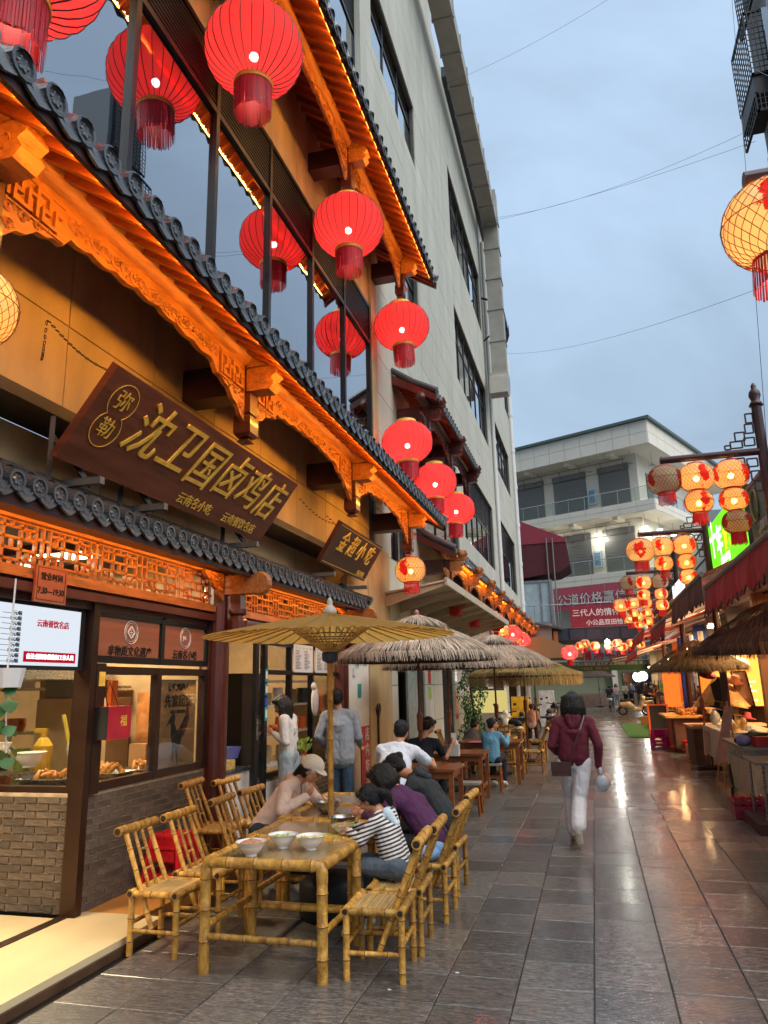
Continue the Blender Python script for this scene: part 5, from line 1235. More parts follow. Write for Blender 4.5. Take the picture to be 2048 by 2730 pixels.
for (r, z) in ((.09, 2.14), (.20, 2.22), (.27, 2.27)): mb.tube([(r*cos(a*pi/18), r*sin(a*pi/18), z) for a in range(36)], .005, 4, closed=True)
mb.build('thread_rings', M['red_wood'], up)
MB().lathe([(.03, 0), (.07, .02), (.075, .08), (.05, .12), (.03, .12)], 16, (0, 0, 2.02)).build('lower_hub', mat('dark_blue_hub', '#28304a', .5), up)
MB().lathe([(0, 0), (.07, -.01), (.06, .05), (.035, .08), (.025, .09), (.028, .12), (.014, .15), (0, .16)], 16, (0, 0, 2.45)).build('finial', mat('pale_wrapped_cap', '#a89a8c', .8), up, smooth=True)
tag(MB().b2(-.04, .04, -.04, .04, 0, .001).lathe([(0, 0), (.05, -.02), (.055, -.08), (.02, -.12), (0, -.12)], 10).build('shell_ornament', mat('ivory_ornament', '#c9b98c', .5)), 'small ivory ornament hanging at the second doorway', 'ornament').location = (-3.95, 7.95, 2.5)
# ============================================================ straw parasols
M['straw'] = mat('dry_straw', '#a5927c', .85, var=.35, scale=3, rnd=.3, col2='#d6c1aa')
M['straw_dark'] = mat('brown_straw', '#6b4f42', .85, var=.3, scale=3, rnd=.35)
M['straw_mid'] = mat('olive_brown_straw', '#7d6a4c', .85, var=.3, scale=3, rnd=.3)
M['straw_yellow'] = mat('golden_straw', '#a98a50', .85, var=.3, scale=3, rnd=.3)
def straw_parasol(R=1.28, apex=.62, m='straw', tiers=((.0, .45), (.30, .72), (.55, 1.0)), pole=True, zr=2.2, fringe=.16, seed=1, dens=1.0):
    t = thing('straw_parasol', 'x', 'parasol'); rnd = random.Random(seed)
    zf = lambda r: zr+apex*(1-(r/R)**1.25)
    MB().lathe([(.02, zf(0)-.01), (R*.3, zf(R*.3)-.06), (R*.6, zf(R*.6)-.06), (R*.97, zr-.05), (R*.96, zr-.08), (R*.5, zf(R*.6)-.10), (.02, zf(0)-.12)], 24).build('canopy_liner', mat(m+'_liner', '#3c3028', .9), t)
    mb = MB()
    for ti, (a, b) in enumerate(tiers):
        n = int(R*(2300 if b > .9 else 1300)*b*dens); lift = .05*(len(tiers)-1-ti)
        for i in range(n):
            th = rnd.uniform(0, 2*pi); r0 = R*(a+(b-a)*rnd.uniform(0, .72)); L = rnd.uniform(.22, .36)*R*.8; r1 = min(r0+L, R*b+rnd.uniform(-.02, .05)); w = rnd.uniform(.0022, .0055)
            dth = rnd.uniform(-.05, .05); z0 = zf(r0)+lift+rnd.uniform(-.005, .015); z1 = zf(min(r1, R))+lift+rnd.uniform(-.02, .012)
            if b > .9 and r1 > R*.93: z1 -= rnd.uniform(.0, fringe)
            elif r1 > R*b*.9: z1 -= rnd.uniform(.0, .05)
            p0 = Vector((r0*cos(th), r0*sin(th), z0)); rm_ = (r0+r1)/2; p1 = Vector((rm_*cos(th+dth*.5), rm_*sin(th+dth*.5), (z0+z1)/2+.015)); p2 = Vector((r1*cos(th+dth), r1*sin(th+dth), z1)); s_ = Vector((-sin(th), cos(th), rnd.uniform(-.4, .4)))*w
            k = len(mb.v); mb.v += [tuple(p0-s_), tuple(p0+s_), tuple(p1+s_), tuple(p1-s_), tuple(p2)]; mb.f += [(k, k+1, k+2, k+3), (k+3, k+2, k+4)]
    n = int(R*900*dens)
    for i in range(n):  # hanging fringe
        th = rnd.uniform(0, 2*pi); r = R*rnd.uniform(.93, 1.0); w = rnd.uniform(.0025, .006); L = fringe+rnd.uniform(.0, .05)
        p = Vector((r*cos(th), r*sin(th), zr+.03)); q = Vector(((r+.02)*cos(th+.02), (r+.02)*sin(th+.02), zr-L)); s_ = Vector((-sin(th), cos(th), 0))*w
        mb.quad(tuple(p-s_), tuple(p+s_), tuple(q+s_*.5), tuple(q-s_*.5))
    mb.build('straw', M[m], t, kind='stuff', recalc=False)
    MB().ell((0, 0, zr+apex+.09), (.04, .04, .045), 10, 8).tube([(0, 0, zr+apex-.05), (0, 0, zr+apex+.06)], [.06, .03], 10).build('finial', mat('pinkish_knob', '#b07a68', .5), t, smooth=True)
    MB().tube([(0, 0, .04), (0, 0, zr+apex)], .02, 10).build('pole', mat(m+'_pole', '#6e3a22', .45), t)
    MB().lathe([(.02, 0), (.045, .05), (.045, .2), (.05, .26), (.03, .3), (.02, .3)], 12, (0, 0, 1.12)).bar((.03, 0, 1.3), (.13, 0, 1.3), .01, .01).build('crank_housing', mat(m+'_housing', '#7a4428', .4), t)
    mb = MB()
    for j in range(8): a = 2*pi*j/8; mb.bar((0, 0, zr+apex-.15), (R*.95*cos(a), R*.95*sin(a), zr-.06), .014, .02)
    mb.build('ribs', M['dark_wood'], t)
    MB().lathe([(0, 0), (.24, 0), (.25, .05), (.05, .08), (0, .08)], 18).build('base', M['dark_metal'], t)
    return t
S1 = straw_parasol(1.26, .56, 'straw', zr=2.24, seed=3, dens=1.0, fringe=.07, tiers=((.0, .40), (.42, 1.0))); S1.location = (-2.52, 11.0, 0); S1['label'] = 'nearest straw parasol on the left, just behind the yellow paper parasol'
for (x, y, l, s_) in ((-2.55, 13.5, 'second straw parasol on the left, largely hidden behind the nearest', .97), (-2.0, 15.9, 'third straw parasol on the left, topped with its own tier', .99)): dup(S1, (x, y, 0), 1.1*y, l, sc=s_)
S4 = straw_parasol(1.40, .36, 'straw_yellow', zr=2.02, seed=9, fringe=.24, dens=.7); S4.location = (-1.62, 18.4, 0); S4['label'] = 'golden deep-fringed straw parasol lowest in the left row'
dup(S4, (-1.75, 23.5, 0), 2, 'far deep-fringed straw parasol by the parked scooters', sc=.98)
S5 = straw_parasol(1.22, .58, 'straw_dark', zr=2.26, seed=5, fringe=.12, dens=.9); S5.location = (2.72, 12.6, 0); S5['label'] = 'nearest dark brown straw parasol at the right edge'
S6 = straw_parasol(1.02, .46, 'straw_mid', zr=2.05, seed=6, fringe=.09, dens=1.0); S6.location = (2.16, 17.2, 0); S6['label'] = 'yellowish straw parasol standing over the right-hand stall tables'
S7 = straw_parasol(1.3, .5, 'straw_dark', zr=2.2, seed=8, fringe=.1, dens=.2); S7.location = (.35, 58, 0); S7['label'] = 'small far brown straw parasol before the pale end wall'
for s_ in (S1, S4, S5, S6, S7): s_['group'] = 'straw parasols along the lane'
# ============================================================ wooden tables and stools
def wood_table(label, loc, W=.62, D_=1.2, Hh=.75, rz=0):
    t = thing('wooden_table', label, 'table', loc, rz, 'orange-brown wooden tables')
    for i in range(3): w = W/3; MB().b2(-W/2+i*w+.001, -W/2+(i+1)*w-.001, -D_/2, D_/2, Hh-.035, Hh).build('top_plank', M['wood_table'], t)
    MB().b2(-W/2+.04, W/2-.04, -D_/2+.05, -D_/2+.08, Hh-.12, Hh-.036).b2(-W/2+.04, W/2-.04, D_/2-.08, D_/2-.05, Hh-.12, Hh-.036).b2(W/2-.07, W/2-.04, -D_/2+.081, D_/2-.081, Hh-.12, Hh-.036).b2(-W/2+.04, -W/2+.07, -D_/2+.081, D_/2-.081, Hh-.12, Hh-.036).build('apron', M['wood_table'], t)
    for sx in (-1, 1):
        for sy in (-1, 1): MB().b2(sx*(W/2-.05)-.025, sx*(W/2-.05)+.025, sy*(D_/2-.06)-.03, sy*(D_/2-.06)+.03, 0, Hh-.036).build('leg', M['wood_table'], t)
    for sy in (-1, 1): MB().b2(-W/2+.08, W/2-.08, sy*(D_/2-.06)-.012, sy*(D_/2-.06)+.012, .22, .27).build('stretcher', M['wood_table'], t)
    MB().b2(-.015, .015, -D_/2+.08, D_/2-.08, .3, .34).build('stretcher', M['wood_table'], t)
    return t
# the tables stand crosswise: long side runs from the wall towards the lane
WT = wood_table('nearest wooden table, where the man in the white T-shirt leans', (-2.38, 10.17, 0), .8, 1.15, .75, pi/2)
dup(WT, (-2.32, 12.35, 0), pi/2, 'second wooden table, holding chopsticks and napkins'); dup(WT, (-1.98, 14.75, 0), pi/2, 'third wooden table, where the child in pale blue sits')
def wood_stool(loc, label, rz=0):
    t = thing('wooden_stool', label, 'stool', loc, rz, 'small wooden stools with grey seats')
    MB().b2(-.15, .15, -.15, .15, .41, .44).build('seat', M['stool_wood'], t)
    for sx in (-1, 1):
        for sy in (-1, 1): MB().bar((sx*.14, sy*.14, 0), (sx*.12, sy*.12, .41), .03, .03).build('leg', M['wood_table'], t)
    MB().b2(-.12, .12, -.135, -.12, .2, .23).b2(-.12, .12, .12, .135, .2, .23).b2(-.135, -.12, -.12, .12, .26, .29).b2(.12, .135, -.12, .12, .26, .29).build('stretcher', M['wood_table'], t)
    return t
WS = wood_stool((-1.83, 11.1, 0), 'grey-topped wooden stool between the nearest two wooden tables')
dup(WS, (-1.83, 13.65, 0), .05, 'wooden stool under the child in pale blue'); dup(WS, (-2.45, 9.1, 0), .1, 'wooden stool under the man in the white T-shirt'); dup(WS, (-2.5, 10.95, 0), 0, 'wooden stool under the man in navy')
for (x, y, z, l) in ((-2.25, 9.75, .75, 'steel cup of chopsticks on the nearest wooden table'), (-2.3, 11.75, .75, 'steel cup of chopsticks on the second wooden table')):
    t = thing('chopstick_cup', l, 'cup', (x, y, z)); MB().lathe([(0, 0), (.035, 0), (.035, .14), (.032, .14), (.032, .01), (0, .01)], 14).build('cup', M['steel'], t)
    mb = MB(); rnd = random.Random(3)
    for i in range(12): a = rnd.uniform(0, 6.28); mb.tube([(0, 0, .02), (.05*cos(a), .05*sin(a), .24)], .003, 4)
    mb.build('chopsticks', M['box_card'], t)
tag(MB().b2(-2.2, -2.06, 11.55, 11.67, .751, .92).ell((-2.13, 11.61, .94), (.06, .05, .05), 8, 6).build('napkin_bag', M['white_paint']), 'white bag of napkins on the second wooden table', 'bag')
tag(MB().ell((-2.62, 11.6, .98), (.09, .08, .16), 10, 8).tube([(-2.62, 11.6, 1.1), (-2.6, 11.6, 1.28)], [.03, .01], 6).build('green_bag', mat('green_plastic_bag', '#7f9a3e', .3, bump=.4), smooth=True), 'green plastic drink bag hanging beside the wooden table', 'bag')
# far bamboo tables and chairs behind the child
FT = dup(TB, (-2.12, 16.3, 0), 0, 'bamboo table beyond the child in pale blue'); FT['group'] = 'far bamboo tables'
FT2 = dup(TB, (-2.2, 18.9, 0), 0, 'farthest bamboo table by the parked scooters'); FT2['group'] = 'far bamboo tables'
for (x, y, r_, l) in ((-1.32, 16.3, pi, 'bamboo chair on the lane side of the far bamboo table'), (-2.1, 17.3, -pi/2, 'bamboo chair with its back to the scooters at the far bamboo table'), (-1.45, 19.1, pi+.2, 'farthest bamboo chair beside the lane'), (-2.95, 15.9, 0, 'bamboo chair near the ivy-covered column')):
    put_chair(x, y, r_, l, sc=1.05)
sf = tag(MB().b2(-2.35, -1.95, 14.2, 14.6, .7505, .754).build('table_print', mat('pink_menu', '#c9798a', .5)), 'pink menu sheet lying on the third wooden table', 'menu')
# litter bin bag, blue cloth on chair
tag(MB().ell((-1.42, 6.33, .47), (.11, .10, .06), 14, 10).ell((-1.36, 6.4, .50), (.08, .07, .05), 12, 8).build('blue_cloth', mat('pale_blue_cloth', '#7fa3c9', .8, bump=.9, bscale=25), smooth=True), 'crumpled pale blue cloth lying on the third lane-side chair', 'cloth')
# ivy column and low planting by the recess
iv = thing('climbing_ivy', 'green leafy climber covering the column by the far canopy', 'plant', (-3.55, 22.6, 0))
MB().tube([(0, 0, 0), (.05, .05, .8), (-.05, .1, 1.6), (0, 0, 2.2)], .03, 6).build('stem', M['dark_wood'], iv)
mb = MB(); rnd = random.Random(12)
for i in range(1500):
    z = rnd.uniform(.25, 2.45); r = (.38+.12*sin(z*5))*rnd.random()**.4; a = rnd.uniform(0, 6.28); s_ = rnd.uniform(.03, .07); c = Vector((r*cos(a), r*sin(a)*1.2, z)); u = Vector((rnd.uniform(-1, 1), rnd.uniform(-1, 1), rnd.uniform(-.4, .4))).normalized()*s_; v = Vector((rnd.uniform(-.4, .4), rnd.uniform(-.4, .4), -1)).normalized()*s_*1.4
    mb.quad(tuple(c), tuple(c+u*.6+v*.4), tuple(c+v), tuple(c-u*.6+v*.4))
mb.build('leaves', M['green_leaf'], iv, kind='stuff')
np_ = thing('pothos_plant', 'green pothos leaves hanging at the left edge by the doorway', 'plant', (-3.62, 4.0, 1.75))
mb = MB()
for i in range(26):
    z = rnd.uniform(-.35, .12); a = rnd.uniform(0, 6.28); r = rnd.uniform(.02, .14); c = Vector((r*cos(a), r*sin(a), z)); s_ = .05; u = Vector((cos(a+1.2), sin(a+1.2), .2))*s_; v = Vector((cos(a)*.5, sin(a)*.5, -.8))*s_*1.6
    k = len(mb.v); mb.v += [tuple(c), tuple(c+u+v*.3), tuple(c+u*.6+v*.8), tuple(c+v*1.1), tuple(c-u*.6+v*.8), tuple(c-u+v*.3)]; mb.f.append((k, k+1, k+2, k+3, k+4, k+5))
mb.build('leaves', M['green_leaf'], np_)
MB().tube([(0, 0, .8), (0, 0, .1), (.03, .02, -.3)], .006, 5).lathe([(0, 0), (.09, 0), (.11, .12), (0, .12)], 12, (0, 0, .1)).build('hanging_pot', M['melamine'], np_)
# ============================================================ people
def remesh(mb, vox, name, m, parent, smooth=3, fold=0.0, fscale=7.0, off=Vector((0, 0, 0))):
    me = mb.mesh(name, m); o = bpy.data.objects.new('tmp', me); COL.objects.link(o)
    r = o.modifiers.new('r', 'REMESH'); r.mode = 'VOXEL'; r.voxel_size = vox
    s_ = o.modifiers.new('s', 'SMOOTH'); s_.factor = .5; s_.iterations = smooth
    dg = bpy.context.evaluated_depsgraph_get(); me2 = bpy.data.meshes.new_from_object(o.evaluated_get(dg)); bpy.data.objects.remove(o); bpy.data.meshes.remove(me)
    if fold:
        nn = [v.normal.copy() for v in me2.vertices]
        for v, n_ in zip(me2.vertices, nn):
            p = v.co; q = noise.noise(Vector((p.x*fscale, p.y*fscale, p.z*fscale*1.5)))
            q2 = noise.noise(Vector((p.x*fscale*2.3+9, p.y*fscale*2.3, p.z*fscale*1.4+p.x*8)))
            v.co = p+n_*(fold*.55*(1-abs(q)*2.6)+fold*.45*(.5-abs(q2)*2)+fold*.5*noise.noise(Vector((p.x*34, p.y*34, p.z*20+p.x*30))))
    me2.transform(Matrix.Translation(-off)); me2.materials.clear(); me2.materials.append(m); me2.name = name; me2.shade_smooth()
    return link(name, me2, parent)
def hand(mb, w, d, side, curl=.6, s_=1.0):
    """palm and five bent fingers: w wrist, d pointing direction, side = across the palm towards the thumb"""
    w = Vector(w); d = Vector(d).normalized(); sd = Vector(side); sd = (sd-d*sd.dot(d)).normalized(); n = d.cross(sd)
    mb.cone(w, w+d*.05*s_, .021*s_, .026*s_, 8); mb.cone(w+d*.045*s_+sd*.018*s_, w+d*.075*s_+sd*.022*s_, .018*s_, .014*s_, 7); mb.cone(w+d*.045*s_-sd*.018*s_, w+d*.07*s_-sd*.026*s_, .018*s_, .013*s_, 7)
    for i, L in enumerate((.066, .075, .07, .055)):
        b = w+d*.078*s_+sd*(.027-.018*i)*s_; a1 = curl*.8; a2 = curl*1.9
        p1 = b+(d*cos(a1)+n*sin(a1))*L*.5*s_; p2 = p1+(d*cos(a2)+n*sin(a2))*L*.5*s_
        mb.cone(b-d*.012*s_, p1, .0095*s_, .0085*s_, 6); mb.cone(p1, p2, .0085*s_, .007*s_, 6)
    b = w+d*.02*s_+sd*.022*s_; p1 = b+(d*.6+sd*.75+n*.2).normalized()*.036*s_; p2 = p1+(d*.9+sd*.1+n*.45).normalized()*.028*s_
    mb.cone(b, p1, .012*s_, .0105*s_, 6); mb.cone(p1, p2, .0105*s_, .008*s_, 6)
def head_basis(fwd, up):
    f = Vector(fwd).normalized(); u = Vector(up); u = (u-f*u.dot(f)).normalized(); r = f.cross(u); return f, u, r
def person(label, loc, J, top, bottom, shoe, hair='short', topm=None, fwd=(0, 1, 0), up=(0, 0, 1), vox=.010, sk=None, sleeves='long', female=False, hood=None, cap=None, scale=1.0, group=None, curl=.7, fold=.005, hairm=None, waistR=.13, hem=0.0, handdir={}, long_hair=.0, skirt=None):
    root = thing('person', label, 'person', loc, group=group); off = Vector(loc); V = {k: Vector(v) for k, v in J.items()}; sk = sk or M['skin']; s_ = scale
    hf, hu, hr = head_basis(fwd, up); hc = V['head']; HM = Matrix((hr, hf, hu)).transposed()
    at = lambda x, y, z: hc+(hr*x+hf*y+hu*z)*s_
    mb = MB()  # ---- one continuous body
    mb.ell(at(0, -.012, .022), (.074*s_, .092*s_, .09*s_), 18, 12, HM); mb.ell(at(0, .016, -.035), (.060*s_, .072*s_, .078*s_), 16, 10, HM)
    mb.cone(at(0, .045, -.088), at(0, .03, -.07), .026*s_, .04*s_); mb.cone(at(0, .083, .0), at(0, .107, -.034), .009*s_, .015*s_, 8)
    mb.cone(at(-.024, .084, -.062), at(.024, .084, -.062), .0085*s_, .0085*s_, 8); mb.cone(at(-.045, .07, .022), at(.045, .07, .022), .018*s_, .018*s_, 8)
    for q in (-1, 1): mb.ell(at(q*.075, -.005, -.008), (.014*s_, .022*s_, .033*s_), 8, 6, HM); mb.ell(at(q*.035, .064, -.028), (.024*s_, .022*s_, .024*s_), 8, 6, HM)
    mb.cone(V['neck'], at(0, -.015, -.05), .055*s_, .05*s_, 12)
    cm_ = (V['shL']+V['shR'])/2; mb.cone(V['neck'], V['chest'], .045*s_, .075*s_); mb.cone(V['chest'], V['pelvis'], .08*s_, .08*s_, 14)
    for q in 'LR':
        mb.cone(V['neck'], V['sh'+q], .038*s_, .038*s_); mb.cone(V['sh'+q], V['el'+q], .046*s_, .037*s_); mb.cone(V['el'+q], V['wr'+q], .038*s_, .024*s_)
        dd = V['wr'+q]-V['el'+q]; hd = handdir.get(q); hand(mb, V['wr'+q], hd[0] if hd else dd, hd[1] if hd else (hf if q == 'L' else hf), curl, s_*1.02)
        mb.cone(V['pelvis'], V['hip'+q], .07*s_, .065*s_); mb.cone(V['hip'+q], V['kn'+q], .062*s_, .046*s_); mb.cone(V['kn'+q], V['an'+q], .042*s_, .030*s_); mb.cone(V['an'+q], V['toe'+q], .028*s_, .022*s_)
    body = remesh(mb, vox*.85, 'body', sk, root, 2, off=off)
    # face marks
    mb = MB()
    for q in (-1, 1): mb.ell(at(q*.032, .083, .004), (.013*s_, .006*s_, .006*s_), 8, 5, HM)
    e = mb.build('eyes', M['hair'], root); e.data.transform(Matrix.Translation(-off))
    mb = MB()
    for q in (-1, 1): mb.cone(at(q*.018, .088, .024), at(q*.048, .078, .026), .0035*s_, .0028*s_, 5)
    e = mb.build('eyebrows', M['hair'], root); e.data.transform(Matrix.Translation(-off))
    mb = MB().cone(at(-.02, .093, -.063), at(.02, .093, -.063), .004*s_, .004*s_, 6); e = mb.build('lips', M['lip'], root); e.data.transform(Matrix.Translation(-off))
    # ---- top
    mb = MB(); g = .018*s_; W_ = waistR*s_
    perp = (V['shR']-V['shL']).normalized()
    mb.cone(V['neck']-(V['neck']-V['chest'])*.18, V['chest'], .065*s_, W_+.01); 
    for q in (-1, 1):
        c = V['chest']+perp*q*.055*s_; w = V['pelvis']+perp*q*.05*s_-Vector((0, 0, hem)); mb.cone(c, w, W_*.86, W_*.9+(.01 if not female else 0), 14); mb.cone(V['neck']-(V['neck']-V['chest'])*.22+perp*q*.03*s_, c, .07*s_, W_*.84)
    for q in 'LR':
        mb.cone(V['neck']-(V['neck']-V['chest'])*.12, V['sh'+q], .058*s_, .066*s_); mb.cone(V['chest'], V['sh'+q], .10*s_, .066*s_)
        if sleeves == 'long': mb.cone(V['sh'+q], V['el'+q], .066*s_, .054*s_); mb.cone(V['el'+q], V['el'+q]+(V['wr'+q]-V['el'+q])*.93, .056*s_, .040*s_)
        elif sleeves == 'short': mb.cone(V['sh'+q], V['sh'+q]+(V['el'+q]-V['sh'+q])*.62, .068*s_, .066*s_)
        elif sleeves == 'rolled': mb.cone(V['sh'+q], V['el'+q], .068*s_, .058*s_); mb.cone(V['el'+q], V['el'+q]+(V['wr'+q]-V['el'+q])*.35, .058*s_, .056*s_)
    if hood:
        b = V['neck']-hf*.02; n_ = (V['neck']-V['chest']).normalized(); bk_ = -Vector((hf.x, hf.y, 0)).normalized() if abs(hf.z) < .9 else Vector((0, -1, 0))
        bk_ = (hood_dir(V, hf)); 
        for a in range(12):
            t = 2*pi*a/12; p = b+perp*.075*s_*cos(t)+bk_*(.02+.06*sin(t))*s_-n_*.02*s_; p2 = b+perp*.075*s_*cos(t+.53)+bk_*(.02+.06*sin(t+.53))*s_-n_*.02*s_; mb.cone(p, p2, .026*s_, .026*s_, 8)
        mb.ell(b+bk_*.06*s_-n_*.08*s_, (.07*s_, .045*s_, .07*s_), 12, 8)
    remesh(mb, vox, 'jacket' if sleeves == 'long' else 'shirt', top, root, 4, fold, off=off)
    if hood and hood is not True:
        mb = MB()
        for q_ in (-.05, 0, .05): mb.cone(b+perp*q_*s_+bk_*.055*s_-n_*.03*s_, b+perp*q_*.5*s_+bk_*.085*s_-n_*.14*s_, .05*s_, .03*s_, 10)
        for a in range(12): t = 2*pi*a/12; mb.cone(b+perp*.082*s_*cos(t)+bk_*(.01+.055*sin(t))*s_-n_*.03, b+perp*.082*s_*cos(t+.53)+bk_*(.01+.055*sin(t+.53))*s_-n_*.03, .026*s_, .026*s_, 8)
        remesh(mb, vox, 'hood', hood, root, 3, fold, off=off)
    # ---- bottom
    mb = MB(); mb.cone(V['hipL'], V['hipR'], .105*s_, .105*s_, 14); mb.cone(V['pelvis'], (V['hipL']+V['hipR'])/2, .12*s_, .11*s_)
    lw = (.098, .072, .062) if not skirt else (.105, .085, .085)
    for q in 'LR':
        mb.cone(V['hip'+q], V['kn'+q], lw[0]*s_, lw[1]*s_); mb.cone(V['kn'+q], V['kn'+q]+(V['an'+q]-V['kn'+q])*.86, lw[1]*s_, lw[2]*s_)
    remesh(mb, vox*1.1, 'trousers', bottom, root, 4, fold*1.2, 5.5, off=off)
    mb = MB()
    for q in 'LR':
        a = V['an'+q]; t_ = V['toe'+q]; d = (t_-a); d.z = 0
        d = d.normalized() if d.length > .001 else Vector((0, 1, 0)); dn = (t_-a).normalized()
        mb.cone(a, t_, .048*s_, .042*s_, 10); mb.cone(a-dn*.045*s_-Vector((0, 0, .02)), t_-Vector((0, 0, .004)), .034*s_, .033*s_, 10)
    remesh(mb, vox, 'shoes', shoe, root, 2, off=off)
    # ---- hair
    mb = MB(); hm = hairm or M['hair']
    if hair:
        mb.ell(at(0, -.022, .040), (.083*s_, .098*s_, .088*s_), 18, 12, HM); mb.ell(at(0, -.045, -.005), (.078*s_, .070*s_, .085*s_), 16, 10, HM)
        for q in (-1, 1): mb.cone(at(q*.066, .015, .05), at(q*.074, -.02, .0), .024*s_, .018*s_)
        if not cap: mb.cone(at(-.04, .055, .085), at(.04, .055, .085), .028*s_, .028*s_)
        if hair == 'bob':
            for k in range(11):
                a = pi*(.02+k/10*.96); x_ = .088*cos(a); y_ = -.02-.085*sin(a); e_ = at(x_*1.34, y_*1.18, -.07); mb.cone(at(x_, y_, .05), e_, .036*s_, .036*s_, 8); mb.cone(e_, e_-Vector((0, 0, .155*s_)), .036*s_, .020*s_, 8)
            for q in (-1, 1): mb.cone(at(q*.08, .03, .04), at(q*.105, .03, -.08), .026*s_, .026*s_, 8); mb.cone(at(q*.105, .03, -.08), at(q*.105, .03, -.08)-Vector((0, 0, .09)), .026*s_, .016*s_, 8)
        if hair == 'long':
            for k in range(11):
                a = pi*(.0+k/10); x_ = .082*cos(a); y_ = -.01-.085*sin(a); e_ = at(x_*1.3, y_*1.25, -.05); mb.cone(at(x_, y_, .04), e_, .034*s_, .03*s_, 8); mb.cone(e_, e_+Vector((0, 0, -long_hair))+hr*x_*.3, .034*s_, .014*s_, 8)
        if hair == 'pony':
            mb.ell(at(0, -.115, .02), (.03*s_, .03*s_, .03*s_), 10, 8); mb.cone(at(0, -.12, .01), at(.01, -.17, -.05), .036*s_, .042*s_); mb.cone(at(.01, -.17, -.05), at(.015, -.16, -.15), .042*s_, .014*s_)
        if hair == 'bun': mb.ell(at(0, -.10, .06), (.04*s_, .04*s_, .04*s_), 10, 8)
        if hair == 'low': mb.cone(at(0, -.10, -.02), at(0, -.14, -.10), .04*s_, .026*s_)
        ho = remesh(mb, vox*.9, 'hair', hm, root, 3, .004, 22, off=off)
        if vox < .0115: strands(ho, hc-off, hu, hf, root, hm)
    if cap:
        mb = MB(); base = 0
        mb.ell(at(0, -.006, .054), (.098*s_, .118*s_, .092*s_), 20, 14, HM); mb.v = [v for v in mb.v]
        # peak
        poly = []
        for k in range(13): t = -1.15+2.3*k/12; poly.append((.082*sin(t)/sin(1.15), .075+.115*cos(t)-.03))
        poly += [(.086, .06), (-.086, .06)]
        mb.prism(poly, lambda u, v: at(u, v, .050-.30*(v-.06)-.9*u*u), lambda u, v: at(u, v, .038-.30*(v-.06)-.9*u*u))
        mb.cone(at(0, -.008, .135), at(0, -.008, .138), .007, .007, 6)
        remesh(mb, .006, 'cap', cap, root, 1, off=off)
    return root
def hood_dir(V, hf):
    t = V['neck']-V['chest']; p = (V['shR']-V['shL']).normalized(); d = t.cross(p).normalized()
    f = Vector((hf.x, hf.y, 0))
    return -d if d.dot(f) > 0 else d
def strands(ho, hc, hu, hf, root, hm, n=950):
    """loose tapering locks laid over the hair so its outline is not smooth"""
    vs = ho.data.vertices; rnd = random.Random(len(vs)); mb = MB()
    for _ in range(n):
        v = vs[rnd.randrange(len(vs))]; nn = v.normal
        crown = hc+hu*.12-hf*.03; d = (v.co-crown); d = d-nn*d.dot(nn)+Vector((0, 0, -.06)); d = d-nn*d.dot(nn)
        if d.length < .005: continue
        d.normalize(); s_ = nn.cross(d)*rnd.uniform(.0012, .0026); low = (v.co-hc).dot(hu) < -.02; L_ = rnd.uniform(.05, .10) if low else rnd.uniform(.03, .07); p = v.co+nn*.0015; d += s_*rnd.uniform(-80, 80)
        a = p-d*L_*.5; b = p+nn*rnd.uniform(.001, .004); c = p+d*L_*.6-nn*rnd.uniform(0, .004)+Vector((0, 0, -.006))
        k = len(mb.v); mb.v += [tuple(a-nn*.003), tuple(b-s_), tuple(b+s_), tuple(c)]; mb.f += [(k, k+1, k+2), (k+1, k+3, k+2)]
    mb.build('hair_strands', hm, root, recalc=False, kind='stuff')
M['lip'] = mat('lip', '#8f4a40', .5)
def cloth(name, c, **k): return mat(name, c, .88, var=k.pop('var', .12), scale=k.pop('scale', 6), bump=.75, bscale=15, stretch=(1.3, 1.3, .8), **k)
def sitting(x, y, face, seat=.43, lean=.25, s_=1.0, arms=None, headdrop=.0, spread=.09, yaw=None):
    """joints of a seated figure; face = unit 2D direction"""
    f = Vector((face[0], face[1], 0)).normalized(); r = Vector((f.y, -f.x, 0)); P = Vector((x, y, 0)); Z = Vector((0, 0, 1))
    pel = P+Z*(seat+.09); ch = pel+(f*sin(lean)+Z*cos(lean))*.33*s_; nk = ch+(f*sin(lean+.15)+Z*cos(lean+.15))*.16*s_
    hd = nk+(f*(.06+headdrop)+Z*(.13-headdrop*.5))*s_
    J = dict(pelvis=pel, chest=ch, neck=nk, head=hd)
    for q, k in (('L', -1), ('R', 1)):
        J['sh'+q] = nk+r*k*.17*s_-Z*.05*s_; J['hip'+q] = pel+r*k*.09*s_-Z*.02; J['kn'+q] = pel+f*.40*s_+r*k*(spread+.02)*s_-Z*.02; J['an'+q] = J['kn'+q]-Z*(J['kn'+q].z-.09)-f*.02*s_; J['toe'+q] = J['an'+q]+f*.13*s_-Z*.05
        el = J['sh'+q]+(f*.16-Z*.19+r*k*.05)*s_; wr = el+(f*.20+Z*.04-r*k*.06)*s_
        if arms and q in arms: el = J['sh'+q]+Vector(arms[q][0]); wr = el+Vector(arms[q][1])
        J['el'+q] = el; J['wr'+q] = wr
    return J
